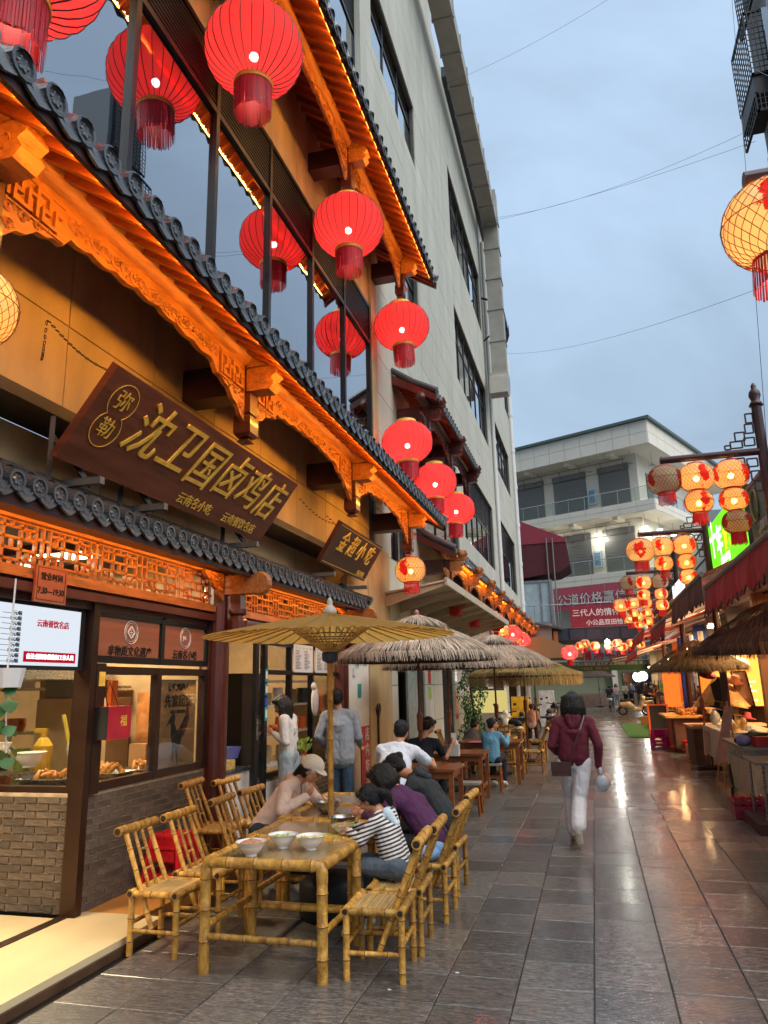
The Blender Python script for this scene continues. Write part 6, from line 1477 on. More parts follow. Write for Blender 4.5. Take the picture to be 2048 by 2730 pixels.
# woman in the white cap, leaning over her bowl
J = sitting(-3.10, 6.86, (1, -.12), seat=.43, lean=.52, headdrop=.05, s_=1.0)
J['pelvis'] = Vector((-3.12, 6.9, .52)); J['chest'] = Vector((-2.90, 6.90, .80)); J['neck'] = Vector((-2.78, 6.90, .96)); J['head'] = Vector((-2.645, 6.88, 1.045))
J['shL'] = Vector((-2.82, 7.07, .90)); J['shR'] = Vector((-2.84, 6.72, .90)); J['elR'] = Vector((-2.80, 6.56, .735)); J['wrR'] = Vector((-2.60, 6.66, .845)); J['elL'] = Vector((-2.66, 7.10, .745)); J['wrL'] = Vector((-2.47, 6.93, .745))
capw = person('woman in pale pink jacket and white cap eating with chopsticks', (-3.12, 6.88, 0), J, cloth('pale_pink_nylon', '#d6bfb4', var=.05), cloth('dark_denim', '#26323f'), M['white_paint'], hair='low', fwd=(.93, -.05, -.38), up=(.38, 0, .93), vox=.009, hood=cloth('pink_hood', '#c9a699'), cap=cloth('white_cap', '#d6d0c4', var=.03), fold=.007, curl=1.0, handdir={'R': (Vector((.55, .1, .75)), Vector((0, 1, .2)))})
zp = MB().tube([(-2.735, 6.84, .93), (-2.72, 6.82, .86), (-2.76, 6.82, .76), (-2.86, 6.80, .66)], .006, 5).build('zip', M['dark_metal'], capw); zp.data.transform(Matrix.Translation((3.12, -6.88, 0)))
t = tag(MB().tube([(-2.555, 6.69, .97), (-2.44, 6.715, .78)], .0035, 5).tube([(-2.56, 6.675, .965), (-2.42, 6.70, .785)], .0035, 5).build('chopsticks', M['box_card']), 'wooden chopsticks held by the woman in the white cap', 'chopsticks')
# girl in stripes on the second chair
stripe = bpy.data.materials.new('striped_jersey'); stripe.use_nodes = True
def mk_stripe():
    nt = stripe.node_tree; N = nt.nodes.new; L = nt.links.new; b = nt.nodes['Principled BSDF']; tc = N('ShaderNodeTexCoord'); mp = N('ShaderNodeMapping'); mp.inputs['Rotation'].default_value = (0, .3, 0)
    L(tc.outputs['Object'], mp.inputs[0]); w = N('ShaderNodeTexWave'); w.bands_direction = 'Z'; w.inputs['Scale'].default_value = 11.5; w.inputs['Distortion'].default_value = 1.1; w.inputs['Detail'].default_value = 1; w.inputs['Detail Scale'].default_value = .7; L(mp.outputs[0], w.inputs['Vector'])
    r = N('ShaderNodeValToRGB'); r.color_ramp.interpolation = 'CONSTANT'; r.color_ramp.elements[0].color = (*H('#3a2e2e'), 1); r.color_ramp.elements[1].position = .48; r.color_ramp.elements[1].color = (*H('#cfcac4'), 1); L(w.outputs['Fac'], r.inputs[0]); L(r.outputs[0], b.inputs['Base Color']); b.inputs['Roughness'].default_value = .85
mk_stripe()
J = sitting(-1.50, 5.72, (-1, .12), seat=.43, lean=.42, s_=.80, headdrop=.06)
J['pelvis'] = Vector((-1.52, 5.74, .50)); J['chest'] = Vector((-1.60, 5.76, .73)); J['neck'] = Vector((-1.66, 5.78, .86)); J['head'] = Vector((-1.755, 5.80, .955))
J['shL'] = Vector((-1.66, 5.63, .81)); J['shR'] = Vector((-1.65, 5.92, .81)); J['elL'] = Vector((-1.76, 5.57, .70)); J['wrL'] = Vector((-1.88, 5.68, .735)); J['elR'] = Vector((-1.78, 5.97, .70)); J['wrR'] = Vector((-1.92, 5.90, .74))
girl = person('girl in black-and-white striped top with a ponytail bent over her bowl', (-1.5, 5.74, 0), J, stripe, cloth('grey_jeans', '#4f5a62'), M['white_paint'], hair='pony', fwd=(-.86, .1, -.5), up=(-.45, 0, .85), vox=.008, scale=.84, hood=cloth('pale_blue_hood', '#bccbd2', var=.04), fold=.004, waistR=.125)
tag(MB().tube([(-1.88, 5.72, .80), (-1.985, 5.93, .775)], .003, 5).tube([(-1.87, 5.74, .80), (-1.99, 5.955, .775)], .003, 5).build('chopsticks', M['box_card']), 'wooden chopsticks in the hand of the girl in stripes', 'chopsticks')
# woman in purple
J = sitting(-1.42, 6.55, (-1, .1), seat=.43, lean=.55)
J['pelvis'] = Vector((-1.40, 6.55, .53)); J['chest'] = Vector((-1.60, 6.6, .78)); J['neck'] = Vector((-1.76, 6.63, .92)); J['head'] = Vector((-1.905, 6.66, 1.0)); J['shL'] = Vector((-1.74, 6.46, .86)); J['shR'] = Vector((-1.72, 6.81, .86))
J['elL'] = Vector((-1.82, 6.34, .68)); J['wrL'] = Vector((-1.98, 6.42, .735)); J['elR'] = Vector((-1.9, 6.88, .72)); J['wrR'] = Vector((-2.08, 6.8, .74))
person('woman in a purple sweater with dark shoulder-length hair leaning over the table', (-1.4, 6.58, 0), J, cloth('purple_knit', '#4c2249'), cloth('black_trousers', '#15161a'), M['black'], hair='bob', fwd=(-.80, .05, -.6), up=(-.55, 0, .83), vox=.010, fold=.006, female=True)
# person in the dark hoodie
J = sitting(-1.42, 7.3, (-1, .1), seat=.43, lean=.5)
J['pelvis'] = Vector((-1.43, 7.3, .53)); J['chest'] = Vector((-1.63, 7.36, .80)); J['neck'] = Vector((-1.80, 7.4, .95)); J['head'] = Vector((-1.975, 7.42, 1.02)); J['shL'] = Vector((-1.75, 7.22, .88)); J['shR'] = Vector((-1.74, 7.58, .88))
J['elL'] = Vector((-1.85, 7.12, .72)); J['wrL'] = Vector((-2.05, 7.2, .74)); J['elR'] = Vector((-1.9, 7.64, .72)); J['wrR'] = Vector((-2.12, 7.55, .745))
person('person in a charcoal hoodie with black hair tied back, bent over the table', (-1.43, 7.33, 0), J, cloth('charcoal_hoodie', '#26292c'), cloth('dark_trousers', '#202329'), M['white_paint'], hair='bun', fwd=(-.80, -.05, -.55), up=(-.5, 0, .85), vox=.010, hood=cloth('charcoal_hood', '#2c3033'), fold=.006)
# standing woman in white at the serving window
J = dict(pelvis=(-3.86, 9.22, 1.0), chest=(-3.86, 9.2, 1.30), neck=(-3.88, 9.19, 1.48), head=(-3.945, 9.17, 1.60), shL=(-3.87, 9.36, 1.42), shR=(-3.85, 9.03, 1.42), elL=(-3.86, 9.40, 1.15), wrL=(-4.02, 9.28, 1.26), elR=(-3.80, 8.98, 1.15), wrR=(-4.0, 9.06, 1.25),
         hipL=(-3.86, 9.31, .95), hipR=(-3.86, 9.13, .95), knL=(-3.86, 9.33, .52), knR=(-3.85, 9.12, .52), anL=(-3.86, 9.34, .09), anR=(-3.84, 9.10, .09), toeL=(-3.98, 9.34, .04), toeR=(-3.97, 9.09, .04))
person('slim woman with long black hair in a white cardigan at the serving window', (-3.86, 9.2, 0), J, cloth('white_knit', '#c4bcb4', var=.04), cloth('pale_denim', '#8a9499'), M['white_paint'], hair='long', long_hair=.26, fwd=(-.85, -.1, -.5), up=(-.5, 0, .85), vox=.010, fold=.004, waistR=.105, skirt=True, female=True)
# standing man in a grey shirt
J = dict(pelvis=(-3.42, 10.0, 1.0), chest=(-3.42, 10.0, 1.30), neck=(-3.44, 10.0, 1.50), head=(-3.47, 10.0, 1.66), shL=(-3.63, 9.98, 1.43), shR=(-3.22, 10.02, 1.43), elL=(-3.72, 9.92, 1.16), wrL=(-3.66, 10.12, 1.0), elR=(-3.16, 10.02, 1.14), wrR=(-3.2, 10.2, 1.02),
         hipL=(-3.51, 10.0, .95), hipR=(-3.33, 10.0, .95), knL=(-3.51, 10.02, .5), knR=(-3.33, 10.02, .5), anL=(-3.52, 10, .09), anR=(-3.32, 10, .09), toeL=(-3.54, 10.12, .04), toeR=(-3.3, 10.12, .04))
person('man in a loose grey shirt and jeans standing with his back to the lane', (-3.42, 10.0, 0), J, cloth('grey_linen', '#8b9095', var=.08), cloth('mid_blue_denim', '#32495e'), M['black'], hair='short', fwd=(-.35, .94, -.1), up=(0, 0, 1), vox=.011, fold=.007, waistR=.165, hem=.12)
# white T-shirt man with his back to us
J = sitting(-2.45, 9.15, (.25, 1), seat=.44, lean=.38)
J['pelvis'] = Vector((-2.50, 9.2, .54)); J['chest'] = Vector((-2.48, 9.36, .86)); J['neck'] = Vector((-2.45, 9.46, 1.10)); J['head'] = Vector((-2.43, 9.54, 1.245)); J['shL'] = Vector((-2.68, 9.44, 1.02)); J['shR'] = Vector((-2.25, 9.46, 1.0)); J['elR'] = Vector((-2.06, 9.68, .80)); J['wrR'] = Vector((-2.12, 9.92, .84)); J['elL'] = Vector((-2.78, 9.7, .82)); J['wrL'] = Vector((-2.62, 9.92, .84))
person('broad man in a white T-shirt sitting with his back to us', (-2.48, 9.2, 0), J, cloth('white_cotton', '#c9ccd4', var=.04), cloth('dark_shorts', '#1d2028'), M['black'], hair='short', fwd=(.15, .96, -.2), up=(0, .2, 1), vox=.011, fold=.006, waistR=.165, sleeves='short', scale=1.08)
J = sitting(-2.5, 11.0, (.3, 1), seat=.44, lean=.35)
J['pelvis'] = Vector((-2.52, 10.95, .54)); J['chest'] = Vector((-2.5, 11.0, .84)); J['neck'] = Vector((-2.48, 11.06, 1.04)); J['head'] = Vector((-2.42, 11.13, 1.22)); J['shL'] = Vector((-2.67, 11.05, .98)); J['shR'] = Vector((-2.30, 11.05, .98)); J['elR'] = Vector((-2.19, 11.2, .76)); J['wrR'] = Vector((-2.12, 11.34, .93)); J['elL'] = Vector((-2.75, 11.25, .77)); J['wrL'] = Vector((-2.58, 11.45, .80))
person('man in a navy T-shirt looking down at a phone in his raised hand', (-2.5, 11.0, 0), J, cloth('navy_cotton', '#10141f'), cloth('black_trousers_b', '#111318'), M['white_paint'], hair='short', fwd=(.55, .7, -.45), up=(.2, .3, .9), vox=.011, sleeves='short')
tag(MB().box((-2.11, 11.44, 1.02), (.075, .012, .15), rz=.4).build('phone', M['white_paint']), 'pale phone held up by the man in navy', 'phone')
# child in pale blue
J = sitting(-1.86, 13.7, (.2, 1), seat=.44, lean=.12, s_=.88)
J['head'] = J['neck']+Vector((.03, .03, .14)); J['elR'] = J['shR']+Vector((.10, .10, -.16)); J['wrR'] = J['elR']+Vector((.02, .16, .12))
person('child in a pale blue top with tied black hair at the third wooden table', (-1.86, 13.7, 0), J, cloth('pale_blue_jersey', '#5f93ad', var=.05), cloth('navy_track_trousers', '#14182a'), M['white_paint'], hair='bun', fwd=(.85, .4, -.05), up=(0, 0, 1), vox=.012, scale=.92, waistR=.125)
J = sitting(-2.55, 15.3, (.3, 1), seat=.42, lean=.75)
person('person in a grey hooded top bent forward beside the child in blue', (-2.55, 15.3, 0), J, cloth('taupe_hoodie', '#5c5553'), cloth('dark_trousers_c', '#22242a'), M['black'], hair='short', fwd=(.5, .7, -.5), up=(0, .5, .85), vox=.014, hood=True)
# woman walking away in maroon
J = dict(pelvis=(-.30, 9.30, .93), chest=(-.28, 9.32, 1.22), neck=(-.27, 9.34, 1.42), head=(-.265, 9.38, 1.565), shL=(-.46, 9.32, 1.34), shR=(-.09, 9.34, 1.34), elL=(-.54, 9.28, 1.08), wrL=(-.50, 9.50, .98), elR=(-.01, 9.26, 1.08), wrR=(-.03, 9.30, .84),
         hipL=(-.39, 9.30, .88), hipR=(-.20, 9.30, .88), knL=(-.37, 9.42, .50), knR=(-.27, 9.22, .49), anL=(-.37, 9.40, .10), anR=(-.30, 8.95, .20), toeL=(-.38, 9.54, .04), toeR=(-.295, 9.00, .08))
wm = person('woman in a maroon hooded sweatshirt and white trousers walking away down the lane', (-.30, 9.30, 0), J, cloth('maroon_sweat', '#611a29'), cloth('off_white_trousers', '#d6d0cf', var=.04), cloth('beige_sneaker', '#d8ccae'), hair='bob', fwd=(.05, 1, -.08), up=(0, 0, 1), vox=.009, fold=.004, hood=cloth('maroon_hood', '#5c1826'), waistR=.135, skirt=True)
hb_ = thing('shoulder_bag', 'small brown leather shoulder bag on the walking woman', 'bag', (-.44, 9.10, .76))
lt = mat('brown_leather', '#4e2c22', .4); MB().b2(-.11, .11, -.04, .04, .0, .15).build('bag_body', lt, hb_); MB().b2(-.112, .112, -.046, -.04, .05, .152).build('flap', lt, hb_); MB().tube([(.1, 0, .15), (.17, -.02, .34), (.24, -.01, .50), (.30, .1, .66)], .012, 5).build('strap', lt, hb_)
tag(MB().ell((.0, 9.27, .66), (.075, .06, .10), 12, 9).tube([(.0, 9.27, .74), (-.02, 9.29, .86)], [.03, .012], 6).build('plastic_bag', mat('milky_plastic', '#b9bcc0', .3, bump=.8, bscale=18), smooth=True), 'small white plastic bag in the right hand of the walking woman', 'bag')
# distant figures
def standing(x, y, face, h=1.65, arms='fold'):
    s_ = h/1.7; f = Vector((*face, 0)).normalized(); r = Vector((f.y, -f.x, 0)); P = Vector((x, y, 0)); Z = Vector((0, 0, 1)); J = dict(pelvis=P+Z*.95*s_, chest=P+Z*1.25*s_, neck=P+Z*1.44*s_, head=P+Z*1.58*s_+f*.02)
    for q, k in (('L', -1), ('R', 1)):
        J['sh'+q] = P+r*k*.18*s_+Z*1.37*s_; J['hip'+q] = P+r*k*.09*s_+Z*.9*s_; J['kn'+q] = P+r*k*.1*s_+Z*.5*s_+f*.02; J['an'+q] = P+r*k*.11*s_+Z*.09; J['toe'+q] = J['an'+q]+f*.13-Z*.05
        J['el'+q] = J['sh'+q]+r*k*.06-Z*.26*s_; J['wr'+q] = J['el'+q]+(f*.2+Z*.05 if arms == 'fold' else f*.06-Z*.22)-r*k*.06
    return J
for (x, y, f, h_, tc_, bc, hr_, l) in ((1.49, 56, (.3, -1), 1.62, '#c8a8a8', '#8a8c96', 'long', 'distant woman in a pale pink shirt and grey trousers by the parked scooter'),
        (2.1, 56, (.6, -.8), 1.72, '#c3b598', '#16171b', 'short', 'distant man in a cream sweater and black trousers'), (3.06, 56.5, (-.2, -1), 1.74, '#3a3038', '#7a5c40', 'short', 'distant person in a dark jacket and tan trousers'),
        (3.63, 56.5, (-.5, -1), 1.6, '#7a4438', '#26262c', 'bob', 'distant woman in a rust top near the round bright lamp'), (4.0, 56.8, (-1, -.3), 1.68, '#2a211f', '#202024', 'short', 'distant person in a black coat at the right of the far group'),
        (2.55, 57.5, (0, -1), 1.7, '#4a4a52', '#1c1c20', 'short', 'distant person in a slate jacket half hidden in the far group'), (4.3, 55.6, (-.4, 1), 1.66, '#b8b0a8', '#30343c', 'bob', 'distant woman in a pale grey coat standing farthest right'), (2.95, 40.5, (-1, .2), 1.64, '#8a5a3a', '#22242a', 'bob', 'stall keeper in a tan apron beside the farther awnings'), (3.1, 24.6, (-1, -.2), 1.62, '#2c3038', '#22242a', 'bob', 'stall keeper in dark clothes beside the orange sign panel')):
    person(l, (x, y, 0), standing(x, y, f, h_, 'down' if 'coat' in l else 'fold'), cloth('far_top'+str(x), tc_), cloth('far_bottom'+str(x), bc), M['white_paint'], hair=hr_, long_hair=.2, fwd=(f[0], f[1], 0), vox=.022, fold=0)
J = sitting(.95, 54, (.3, 1), seat=.72, lean=.1); person('distant rider in black sitting on the far cream scooter', (.95, 54, 0), J, cloth('far_black', '#17181c'), cloth('far_jeans', '#3c5474'), M['black'], hair='short', fwd=(.3, 1, 0), vox=.022, fold=0, sleeves='short')
J = sitting(-1.95, 24.0, (0, 1), seat=.45, lean=.3, s_=.9); person('small girl with a bun wearing a pink backpack among the dark tables', (-1.95, 24, 0), J, cloth('pale_pink_tee', '#c9a8a0'), cloth('grey_leggings', '#2a2c32'), M['white_paint'], hair='bun', fwd=(0, 1, -.2), vox=.016, scale=.9)
tag(MB().ell((-1.95, 23.82, .82), (.14, .08, .18), 12, 8).build('backpack', mat('pink_backpack', '#c98f84', .6), smooth=True), 'pink backpack on the small girl', 'backpack')
# worker's forearm behind the prep table
J = standing(-4.95, 7.98, (1, .3), 1.6); J['elR'] = Vector((-4.75, 7.95, 1.15)); J['wrR'] = Vector((-4.52, 8.12, 1.10)); J['elL'] = Vector((-4.85, 8.2, 1.13))
person('kitchen worker in black reaching to the basin inside the second doorway', (-4.95, 7.98, 0), J, M['black'], M['black'], M['black'], hair='short', fwd=(1, .3, -.3), vox=.013, sleeves='short', fold=0)
# ============================================================ lamp posts with lantern arms
M['iron'] = M['lamp_post']
def lamp_post(loc, label):
    t = thing('lamp_post', label, 'lamp post', loc, group='maroon lamp posts with lantern arms')
    MB().tube([(0, 0, 0), (0, 0, .3), (0, 0, .32), (0, 0, 5.75)], [.12, .12, .075, .07], 14).build('post', M['iron'], t)
    MB().lathe([(0, 0), (.10, 0), (.08, .05), (.055, .08), (.085, .16), (.075, .22), (.035, .27), (.04, .31), (.015, .36), (0, .36)], 14, (0, 0, 5.72)).build('finial', M['iron'], t, smooth=True)
    a = MB().tube([(-.05, 0, 5.02), (-1.42, 0, 5.02)], .055, 12).build('arm', M['iron'], t)
    mbs = []
    def sq(cx, cz, w, h, mb=None):
        mb = mbs[-1]
        for q in ((cx, cz+h/2, w, .02), (cx, cz-h/2, w, .02)): mb.box((q[0], 0, q[1]), (q[2], .02, q[3]))
        for q in ((cx-w/2, cz), (cx+w/2, cz)): mb.box((q[0], 0, q[1]), (.02, .021, h))
    for s_ in (1, -1):
        mb = MB(); mbs.append(mb)
        for (cx, cz, w, h) in ((-.16, .16, .14, .12), (-.34, .13, .16, .1), (-.28, .25, .13, .13), (-.14, .36, .11, .14), (-.12, .52, .10, .14), (-.46, .10, .08, .06)): sq(cx, 5.02+s_*cz, w, h)
        mb.build('fretwork', M['iron'], t)
    return t
LP = lamp_post((2.66, 4.75, 0), 'nearest lamp post, mostly beyond the right edge, holding the big woven lantern'); ly = [11.35, 17.3, 23.6, 30.0]
ll = ['second lamp post with six woven lanterns before the far white building', 'lamp post beside the green lit sign', 'third lamp post arm up the lane, above the awnings', 'farthest lamp post arm before the red banners']
for y, l in zip(ly, ll): dup(LP, (2.66, y, 0), 0, l)
def arm_set(y, tag_, kinds, xs=(1.27, 1.72, 2.19), z=4.98):
    for k, x, nm in zip(kinds, xs, ('outermost', 'middle', 'innermost')):
        put_net(k, (x, y, z-.05), '%s woven lantern stack on %s' % (nm, tag_), random.uniform(0, 6), group='woven lanterns on the lamp post arms')
put_net('1', (1.40, 4.75, 4.95), 'largest woven lantern with a red blossom at the right edge of the view', .4, 1.28, 'woven lanterns on the lamp post arms')
arm_set(11.35, 'the arm before the far white building', ('1o', '2', '3')); arm_set(17.3, 'the lamp post arm beside the green sign', ('1', '2', '3l')); arm_set(23.6, 'the third arm up the lane', ('1o', '2', '3t')); arm_set(30.0, 'the fourth arm, just above the red banners', ('1', '2', '3l'))
arm_set(36.5, 'the fifth arm, low before the banners', ('1', '2', '3l'), xs=(1.9, 2.3, 2.7))
# row of small round lanterns under the walkway
for i, (x, z) in enumerate(((-.56, 3.85), (-.29, 3.97), (.24, 3.82), (1.01, 3.80), (1.52, 3.93), (1.77, 3.70), (2.30, 3.90), (2.75, 3.8))):
    put_net('1', (x, 45, z+.26), '%s small orange lantern in the row hung below the dark walkway' % ('first', 'second', 'third', 'fourth', 'fifth', 'sixth', 'seventh', 'eighth')[i], i, 1.15, 'orange lanterns in the row below the dark walkway')
dup(RL, (-.94, 35, 3.1), label='single red lantern hanging low over the lane before the end banner', sc=.62)
# red and yellow lanterns below the far eave
for i, (y, z, k) in enumerate(((18.9, 4.30, 'n'), (22.3, 4.25, 'n'), (26.4, 3.95, 'r'), (29.2, 4.15, 'n'), (33.0, 3.95, 'r'), (35.2, 4.15, 'n'), (37.6, 3.93, 'r'), (40.5, 4.15, 'n'), (43.0, 3.9, 'r'))):
    nm = ('first', 'second', 'third', 'fourth', 'fifth', 'sixth', 'seventh', 'eighth', 'ninth')[i]
    if k == 'n': put_net('1', (-3.3, y, z), '%s lantern along the far eave, woven orange' % nm, y, 1.3, 'lanterns along the far eave')
    else: dup(RL, (-3.25, y, z), label='%s lantern along the far eave, red silk' % nm, sc=.68, group='lanterns along the far eave')
# ============================================================ awnings on the right
def awning(name, label, y0, y1, xf, zf, xb, zb, m, val=.40, saw=True, ms='awn', arms=2):
    t = thing(name, label, 'awning', group='canvas awnings over the right-hand stalls'); n = max(3, int((y1-y0)/.9)); mb = MB()
    for i in range(n):
        a, b = y0+(y1-y0)*i/n, y0+(y1-y0)*(i+1)/n
        for k in range(4):
            u0, u1 = k/4, (k+1)/4; sg_ = lambda u: -.10*sin(pi*u); X_ = lambda u: xf+(xb-xf)*u; Z_ = lambda u: zf+(zb-zf)*u+sg_(u)
            mb.quad((X_(u0), a, Z_(u0)), (X_(u1), a, Z_(u1)), (X_(u1), b, Z_(u1)), (X_(u0), b, Z_(u0)))
    c = mb.build('canvas', M[m], t, recalc=False); md = c.modifiers.new('thickness', 'SOLIDIFY'); md.thickness = .012
    MB().tube([(xf, y0-.03, zf), (xf, y1+.03, zf)], .035, 10).build('front_bar', M['grey_metal'], t)
    pts = [(y0, 0)]; rnd = random.Random(int(y0*10)); k = int((y1-y0)/.115)
    low = []
    for i in range(k+1): u = y0+(y1-y0)*i/k; d = -val+(.05 if i % 2 else -.02)+rnd.uniform(-.008, .008); low.append((u, d))
    # rippled valance sheet: columns of quads between the bar and the serrated hem
    mb = MB()
    for i in range(k):
        (ua, da), (ub, db) = low[i], low[i+1]; wa = .03*sin(ua*5.1)+.015*sin(ua*13); wb = .03*sin(ub*5.1)+.015*sin(ub*13)
        mb.quad((xf, ua, zf), (xf, ub, zf), (xf+wb*.5-.03, ub, zf+db/2), (xf+wa*.5-.03, ua, zf+da/2)); mb.quad((xf+wa*.5-.03, ua, zf+da/2), (xf+wb*.5-.03, ub, zf+db/2), (xf+wb-.04, ub, zf+db), (xf+wa-.04, ua, zf+da))
    v = mb.build('valance', M[ms], t, recalc=False); md = v.modifiers.new('thickness', 'SOLIDIFY'); md.thickness = .006
    hm = MB().tube([(xf+.03*sin(u*5.1)+.015*sin(u*13)-.043, u, zf+d) for (u, d) in low], .007, 4).build('hem_trim', M['dark_metal'], v)
    for i in range(arms):
        y = y0+(y1-y0)*(i+.5)/arms; MB().bar((xf+.02, y-.5, zf-.04), ((xf+xb)/2, y+.25, (zf+zb)/2-.16), .03, .05).bar(((xf+xb)/2, y+.25, (zf+zb)/2-.16), (xb, y-.3, zb-.25), .03, .05).build('folding_arm', M['white_paint'], t)
    MB().tube([(xb, y0, zb), (xb, y1, zb)], .06, 8).build('roller', M['grey_metal'], t)
    return t
awning('awning', 'big maroon awning nearest the camera with a jagged black hem', 4.2, 11.1, 1.62, 3.05, 3.5, 4.05, 'awn')
awning('awning', 'second awning with a faded brown valance seen edge-on', 11.35, 15.5, 1.62, 3.27, 3.5, 4.35, 'awn', .42, ms='awn_brown')
awning('awning', 'third awning with a short maroon valance and grey front bar', 15.7, 20.0, 1.50, 3.02, 3.5, 4.0, 'awn', .36)
a4 = awning('awning', 'bright red awning in the middle distance with a round bar end', 20.6, 27.0, 1.42, 3.15, 3.6, 3.9, 'awn_red', .3, ms='awn_red'); MB().ell((1.42, 20.5, 3.15), .07, 10, 8).build('bar_end', M['white_paint'], a4)
awning('awning', 'lower bright red awning farther up the lane', 27.4, 36.0, 1.55, 2.85, 3.6, 3.7, 'awn_red', .25, ms='awn_red')
awning('awning', 'farthest awning with a purple point hanging over the lane', 36.5, 47.0, .95, 2.9, 3.6, 3.6, 'awn_purple', .15, ms='awn_purple')
# ============================================================ right-hand shop row
rr = thing('right_shop_row', 'dim row of open stall fronts behind the right-hand awnings', 'building')
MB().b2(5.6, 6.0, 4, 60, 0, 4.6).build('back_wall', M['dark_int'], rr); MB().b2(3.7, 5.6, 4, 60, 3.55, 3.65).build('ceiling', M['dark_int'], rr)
MB().b2(3.6, 6.0, 4, 62, 4.05, 4.75).build('parapet', M['grey_metal'], rr); MB().b2(3.55, 3.75, 4, 60, 3.6, 4.05).build('shutter_box', M['grey_metal'], rr)
cols_ = ['#1c1a1e', '#241e1c', '#2a2426', '#6a4424', '#3a3a36', '#54504a', '#2f4a9a', '#8d8776', '#a8552a', '#55606c', '#6a5f55', '#8f8f8a']
for i, y in enumerate([8.5, 11.5, 14.2, 17.6, 20.8, 24.4, 27.6, 31.2, 35.0, 39.5, 44, 49]):
    MB().b2(3.45, 5.6, y-.12, y+.12, 0, 3.6).build('party_wall', mat('stall_wall_%d' % i, cols_[i], .7, var=.12), rr)
rnd = random.Random(21)
for i, y in enumerate([10, 13, 16, 19.2, 22.6, 26, 29.4, 33, 37, 42, 47]):
    MB().b2(5.5, 5.58, y-1.3, y+1.3, .2, 3.2).build('display_wall', mat('stall_back_%d' % i, ['#b98848', '#8a5a34', '#c58a4a', '#d46a1c', '#9a7a52', '#c0a060', '#a8642c', '#8a7a60', '#b07038', '#907860', '#a08058'][i], .8, var=.45, scale=9), rr)
    lamp('stall_light', 'AREA', (4.1, y, 3.45), 35 if i < 2 else (130 if i != 3 else 170), (1, .62, .30), .5)
    tag(MB().b2(4.2, 4.8, y-.08, y+.08, 3.47, 3.52).build('strip_light', emis('warm_tube_%d' % i, (1, .8, .5), 6)), 'warm strip light on the ceiling of the %s right-hand stall from the camera' % ('first', 'second', 'third', 'fourth', 'fifth', 'sixth', 'seventh', 'eighth', 'ninth', 'tenth', 'eleventh')[i], 'strip light', 'strip lights in the right-hand stalls')
# goods on the stall walls
goods = ['#a23040', '#3a4a7a', '#caa25a', '#6a7a3a', '#2a2a30', '#c8c0b0', '#8a4a2a', '#b05a7a']
gm_ = [mat('hung_goods_%d' % i, c, .75, var=.3, scale=12) for i, c in enumerate(goods)]
names_ = ['crimson', 'navy', 'sand', 'olive', 'black', 'cream', 'rust', 'pink']; used_ = set()
spots_ = ((9.8, 'behind the steel trolley'), (12.6, 'behind the pale cabinet'), (15.9, 'behind the white-clothed table'), (18.8, 'behind the hat stall'), (22, 'behind the wooden counter'))
for i in range(44):
    k = i % 8; (yc, wh) = spots_[(i // 3) % 5]; hz, hw = ((1.0, 'lowest'), (1.75, 'middle'), (2.5, 'highest'))[i % 3]; key = (k, yc, hz)
    if key in used_: continue
    used_.add(key); y = yc+rnd.uniform(-1.3, 1.3); z = hz+rnd.uniform(-.15, .15); x = rnd.uniform(3.75, 4.8); w = rnd.uniform(.2, .42); h = rnd.uniform(.3, .62)
    mb = MB().ell((0, 0, 0), (w*.3, w*.5, h*.5), 12, 8).ell((0, .02, -h*.3), (w*.33, w*.55, h*.25), 10, 6).tube([(0, -w*.2, h*.4), (0, 0, h*.72), (0, w*.2, h*.4)], .012, 5)
    o = mb.build('hung_bag', gm_[k], smooth=True); o.location = (x, y, z); tag(o, '%s bag or garment hung in the %s row %s' % (names_[k], hw, wh), 'goods', 'bags and garments hanging in the right-hand stalls')
for i, (y, c) in enumerate(((27.2, '#2440a0'), (26.0, '#8a94b4'), (24.0, '#b0b0a8'))):
    tag(MB().tube([(3.0+.1*i, y, 0), (3.0+.1*i, y, 3.2)], .14 if i < 2 else .08, 8).build('shop_column', mat('column_%d' % i, c, .6)), ['deep blue column in the right row', 'lilac grey column next to the blue one', 'slim grey column in the right row'][i], 'column')
# signs
gs = thing('green_led_sign', 'bright green lit sign with white and yellow characters', 'sign')
MB().b2(3.2, 3.34, 15.7, 21.0, 4.35, 5.6).build('cabinet', M['dark_metal'], gs)
MB().b2(3.17, 3.2, 15.72, 20.98, 4.37, 5.58).build('lit_face', emis('green_led', (.16, .85, .02), 1.0), gs)
yl = emis('yellow_led', (.80, .80, .02), 1.2); wl = emis('white_led', (.85, .92, .80), 1.2)
# facing -X: text reads from far (left) to near (right)
FR = lambda y, z: frame_m((3.165, y, z), (0, -1, 0), (0, 0, 1))
text('十', .95, FR(19.6, 5.1), wl, gs, bold=.02); text('年', .8, FR(18.7, 4.95), wl, gs, bold=.02); text('记', .8, FR(17.8, 4.95), yl, gs, bold=.02); text('忆', .9, FR(16.8, 5.0), yl, gs, bold=.02)
text('SHI NIAN JI', .24, FR(18.2, 4.5), wl, gs, bold=.006)
MB().b2(3.155, 3.17, 20.2, 20.5, 4.5, 5.1).build('bottle_print', wl, gs)
dg = thing('dark_green_sign', 'dark green shop sign with a leaf ring and cream characters at the right edge', 'sign')
MB().b2(3.2, 3.3, 10.5, 15.3, 4.3, 5.35).build('panel', mat('deep_green_panel', '#16321e', .3, var=.1), dg)
MB().b2(3.18, 3.33, 10.5, 15.3, 5.35, 5.42).build('copper_edge', mat('copper_edge', '#a8642c', .4, metal=.5), dg)
